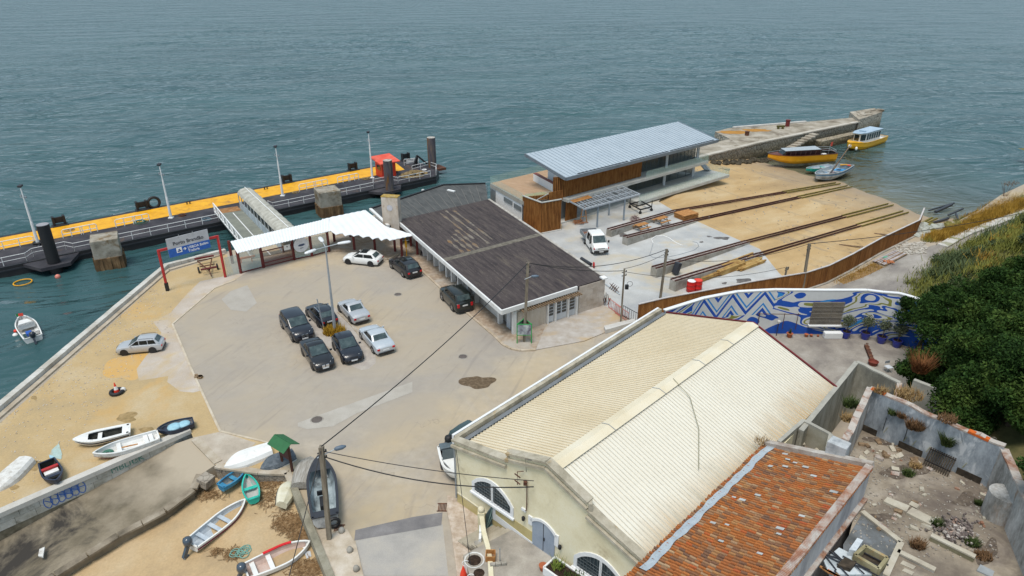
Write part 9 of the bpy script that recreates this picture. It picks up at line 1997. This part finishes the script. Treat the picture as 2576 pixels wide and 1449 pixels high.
for i in range(14000):
 x,y=rr.uniform(34,100),rr.uniform(44,112);e=np.interp(y,by,bx);d=(x-e)*.72
 if d<-.2 or d>17:continue
 v=vnoise(x,y,.22,7);p=V(x,y,max(0,hillz(x,y)))
 if d<4.5+1.5*v:(hg if v>.1 else hd).append(p)
 else:(hy if v>-.15 else hg).append(p)
blades('dark_hill_grass',hd,.8,gdark,'dark green grass along the foot of the hill',3,.04,26,.9,.6);blades('green_hill_grass',hg,.75,ggre,'mid green grass over the hill slope',4,.04,22,.9,.6);blades('yellow_hill_grass',hy,.7,gdry,'yellow dry grass high on the hill slope',5,.035,22,.9,.6)
blades('ditch_grass',[G('z5',rr.uniform(600,980),0) if False else lerp(G('z5',560,890),G('z5',960,720),rr.random())+V(rr.uniform(-.6,.6),rr.uniform(-.6,.6),0) for i in range(160)],.3,gdry,'brown tufts along the outer foot of the fence',6,.02,6)
leafd=mat('dark_leaf',(.026,.058,.012),(.006,.016,.004),(.12,.165,.036),scale=.5,fine=4,iw=.5,rough=.7,spec=.2,island=[(0,(.018,.045,.01)),(.25,(.028,.062,.014)),(.5,(.012,.03,.008)),(.7,(.042,.09,.02)),(.87,(.065,.12,.026)),(.96,(.02,.04,.012))])
bark=mat('bark',(.12,.09,.06),(.07,.05,.035),(.18,.14,.1),scale=4,stretch=(1,1,.2),rough=.95,bump=.5)
def tree(x,y,blobs,lab,seed,n=7500,sz=.115,m=leafd,name='broadleaf_tree',trunk=.28,grp='trees on the hillside behind the ruin'):
 z0=max(0,hillz(x,y))-.2;t=thing(name,lab,'tree',(x,y,z0),group=grp);mb=MB();top=max(b[2] for b in blobs);mb.tube([(x,y,z0),(x+.15,y,lerp(z0,top,.35)),(x,y+.1,lerp(z0,top,.7))],[trunk,trunk*.75,trunk*.4],8)
 for bx_,by_,bz,br in blobs:mb.tube([(x+.1,y,lerp(z0,top,.3)),lerp(V(x,y,lerp(z0,top,.5)),V(bx_,by_,bz),.6),(bx_,by_,bz)],[trunk*.45,trunk*.25,.03],5)
 mb.build('trunk',bark,t);rr=random.Random(seed);qs=[]
 for i,(bx_,by_,bz,br) in enumerate(blobs):
  qs.append(leafball((bx_,by_,bz),br*.8,int(n*.35),seed*31+i,sz,.85))
  for j in range(11):
   a,e=rr.uniform(0,6.28),rr.uniform(-.5,1.4);d=br*rr.uniform(.6,1.0);qs.append(leafball((bx_+d*math.cos(a)*math.cos(e),by_+d*math.sin(a)*math.cos(e),bz+d*.85*math.sin(e)),br*rr.uniform(.28,.5),int(n*.09),seed*77+i*13+j,sz,.7))
 leaves('crown',qs,m,t)
tree(34.6,44.2,[(33.0,45.0,4.6,2.3),(34.4,46.6,5.6,2.5),(35.8,44.2,6.4,2.6),(33.6,42.4,5.2,2.4)],'dense dark green tree overhanging the yard at the end of the mural',1)
tree(37.8,45.5,[(37.2,46.8,7.2,2.6),(39.4,45.2,7.8,2.8),(37.6,43.2,7.6,2.6)],'dark green tree on the upper right behind the mural wall end',2)
tree(32.6,38.4,[(31.2,39.6,6.0,2.2),(33.0,39.8,7.0,2.5),(33.8,37.4,7.2,2.4),(31.8,37.2,6.4,2.0)],'dark green tree spreading over the low grey wall beside the ruin',3)
tree(36.6,39.4,[(35.8,40.6,8.0,2.7),(37.8,39.0,8.8,2.8),(36.0,37.4,8.4,2.6)],'tall dark green tree at the right edge above the ruin',4)
tree(31.6,34.0,[(30.8,35.0,7.2,1.7),(32.2,34.4,8.0,2.2),(32.0,32.4,8.2,1.8)],'dark tree close behind the rear wall of the ruin',5)
tree(30.0,27.6,[(29.4,28.6,8.0,1.8),(31.2,27.6,9.0,2.2),(29.8,25.6,8.4,2.0)],'dark tree beyond the right-hand wall of the ruin',6)
tree(41.8,49.4,[(41.0,50.4,7.0,2.2),(43.2,49.6,8.0,2.6),(42.4,47.4,8.6,2.6)],'dark rounded tree at the right frame edge below the grassy slope',7)
for i,(ox,oy,oz,r_,lab) in enumerate(((2400,1010,5.2,2.0,'dark green tree crowding the low grey wall, below the big overhanging one'),(2555,1010,6.6,1.7,'dark green tree above the middle of the ruin rear wall'),(2560,940,8.0,2.6,'tall dark green tree cut by the right frame edge'),(2650,1190,8.5,1.4,'dark tree at the right edge level with the rubble heap'),(2330,790,3.6,1.9,'lower dark green crown covering the right end of the mural'),(2480,760,5.0,2.2,'dark green tree between the mural end and the grassy slope'),(2320,930,3.4,1.6,'low dark green crown beside the pale folding chair'))):
 c=G('o',ox,oy,oz);tree(c.x+.4,c.y+.3,[(c.x,c.y,oz,r_),(c.x+r_*.8,c.y+r_*.3,oz+.7,r_*.85),(c.x+.1*r_,c.y-r_*.5,oz-.4,r_*.75)],lab,40+i,6500)
bushm=mat('bush_leaf',(.07,.09,.035),(.035,.05,.02),(.13,.15,.06),scale=2,rough=.8)
for i,(x,y,r_,lab) in enumerate(((64,74,2.2,'dark bush on the grassy slope at the right frame edge'),(58.5,71.5,1.6,'grey-green bush on the slope nearest the track'),(52,62,1.8,'dark bush lower on the grassy slope above the trees'))):
 z=hillz(x,y);t=thing('bush',lab,'bush',(x,y,z),group='bushes on the slope');leaves('foliage',[leafball((x,y,z+r_*.4),r_,2400,90+i,.16,.7)]+[leafball((x+r_*.7*math.cos(a),y+r_*.7*math.sin(a),z+.4),r_*.55,700,95+i*5+j,.16,.8) for j,a in enumerate((0.3,2.1,4.0,5.2))],gdark if i != 1 else bushm,t);MB().tube([(x,y,z-.2),(x,y,z+r_*.4)],.08).build('stem',bark,t)
rr=random.Random(61)
for i in range(26):
 y=rr.uniform(52,84);d=rr.uniform(.4,8);x=np.interp(y,by,bx)+d/.72;r_=rr.uniform(.6,1.3);z=hillz(x,y);t=thing('shrub','low rounded green shrub on the grassy hill foot beside the track','shrub',(x,y,z),group='low shrubs on the hill foot')
 leaves('foliage',[leafball((x+rr.uniform(-.6,.6)*r_,y+rr.uniform(-.6,.6)*r_,z+r_*.25),r_*rr.uniform(.6,.9),420,300+i*3+j,.13,.7) for j in range(3)],(gdark,bushm,ggre)[i % 3],t);MB().tube([(x,y,z-.2),(x,y,z+r_*.3)],.05).build('stem',bark,t)
p=G('z5',2000,190,-.6);t=thing('thin_shrub','thin leafless shrub sticking up from the bank at the water','shrub',p);mb=MB();rr=random.Random(2)
for i in range(9):a=rr.uniform(0,6.28);q=p+V(math.cos(a)*rr.uniform(.3,1.3),math.sin(a)*.6,rr.uniform(2,3.2));mb.tube([p,lerp(p,q,.5)+V(0,0,.3),q],[.03,.02,.01],4)
mb.build('stems',M['rust'],t);leaves('leaves',[leafball(tuple(p+V(.3+.7*i,0,2.5)),.6,90,i+2,.07,.7) for i in (-1,0,1)],redg,t)
p=G('b7',1380,90,3.6);q=G('z5',1385,1060,2.0);one(MB().lathe((36.2,52.0,1.5),[(.55,0),(.3,1.8),(.12,2.9),(.02,3.0)],10),'conical_post',mat('grey_cone',(.25,.24,.22),rough=.95),'tall grey tapering stone post at the right end of the mural wall','post')
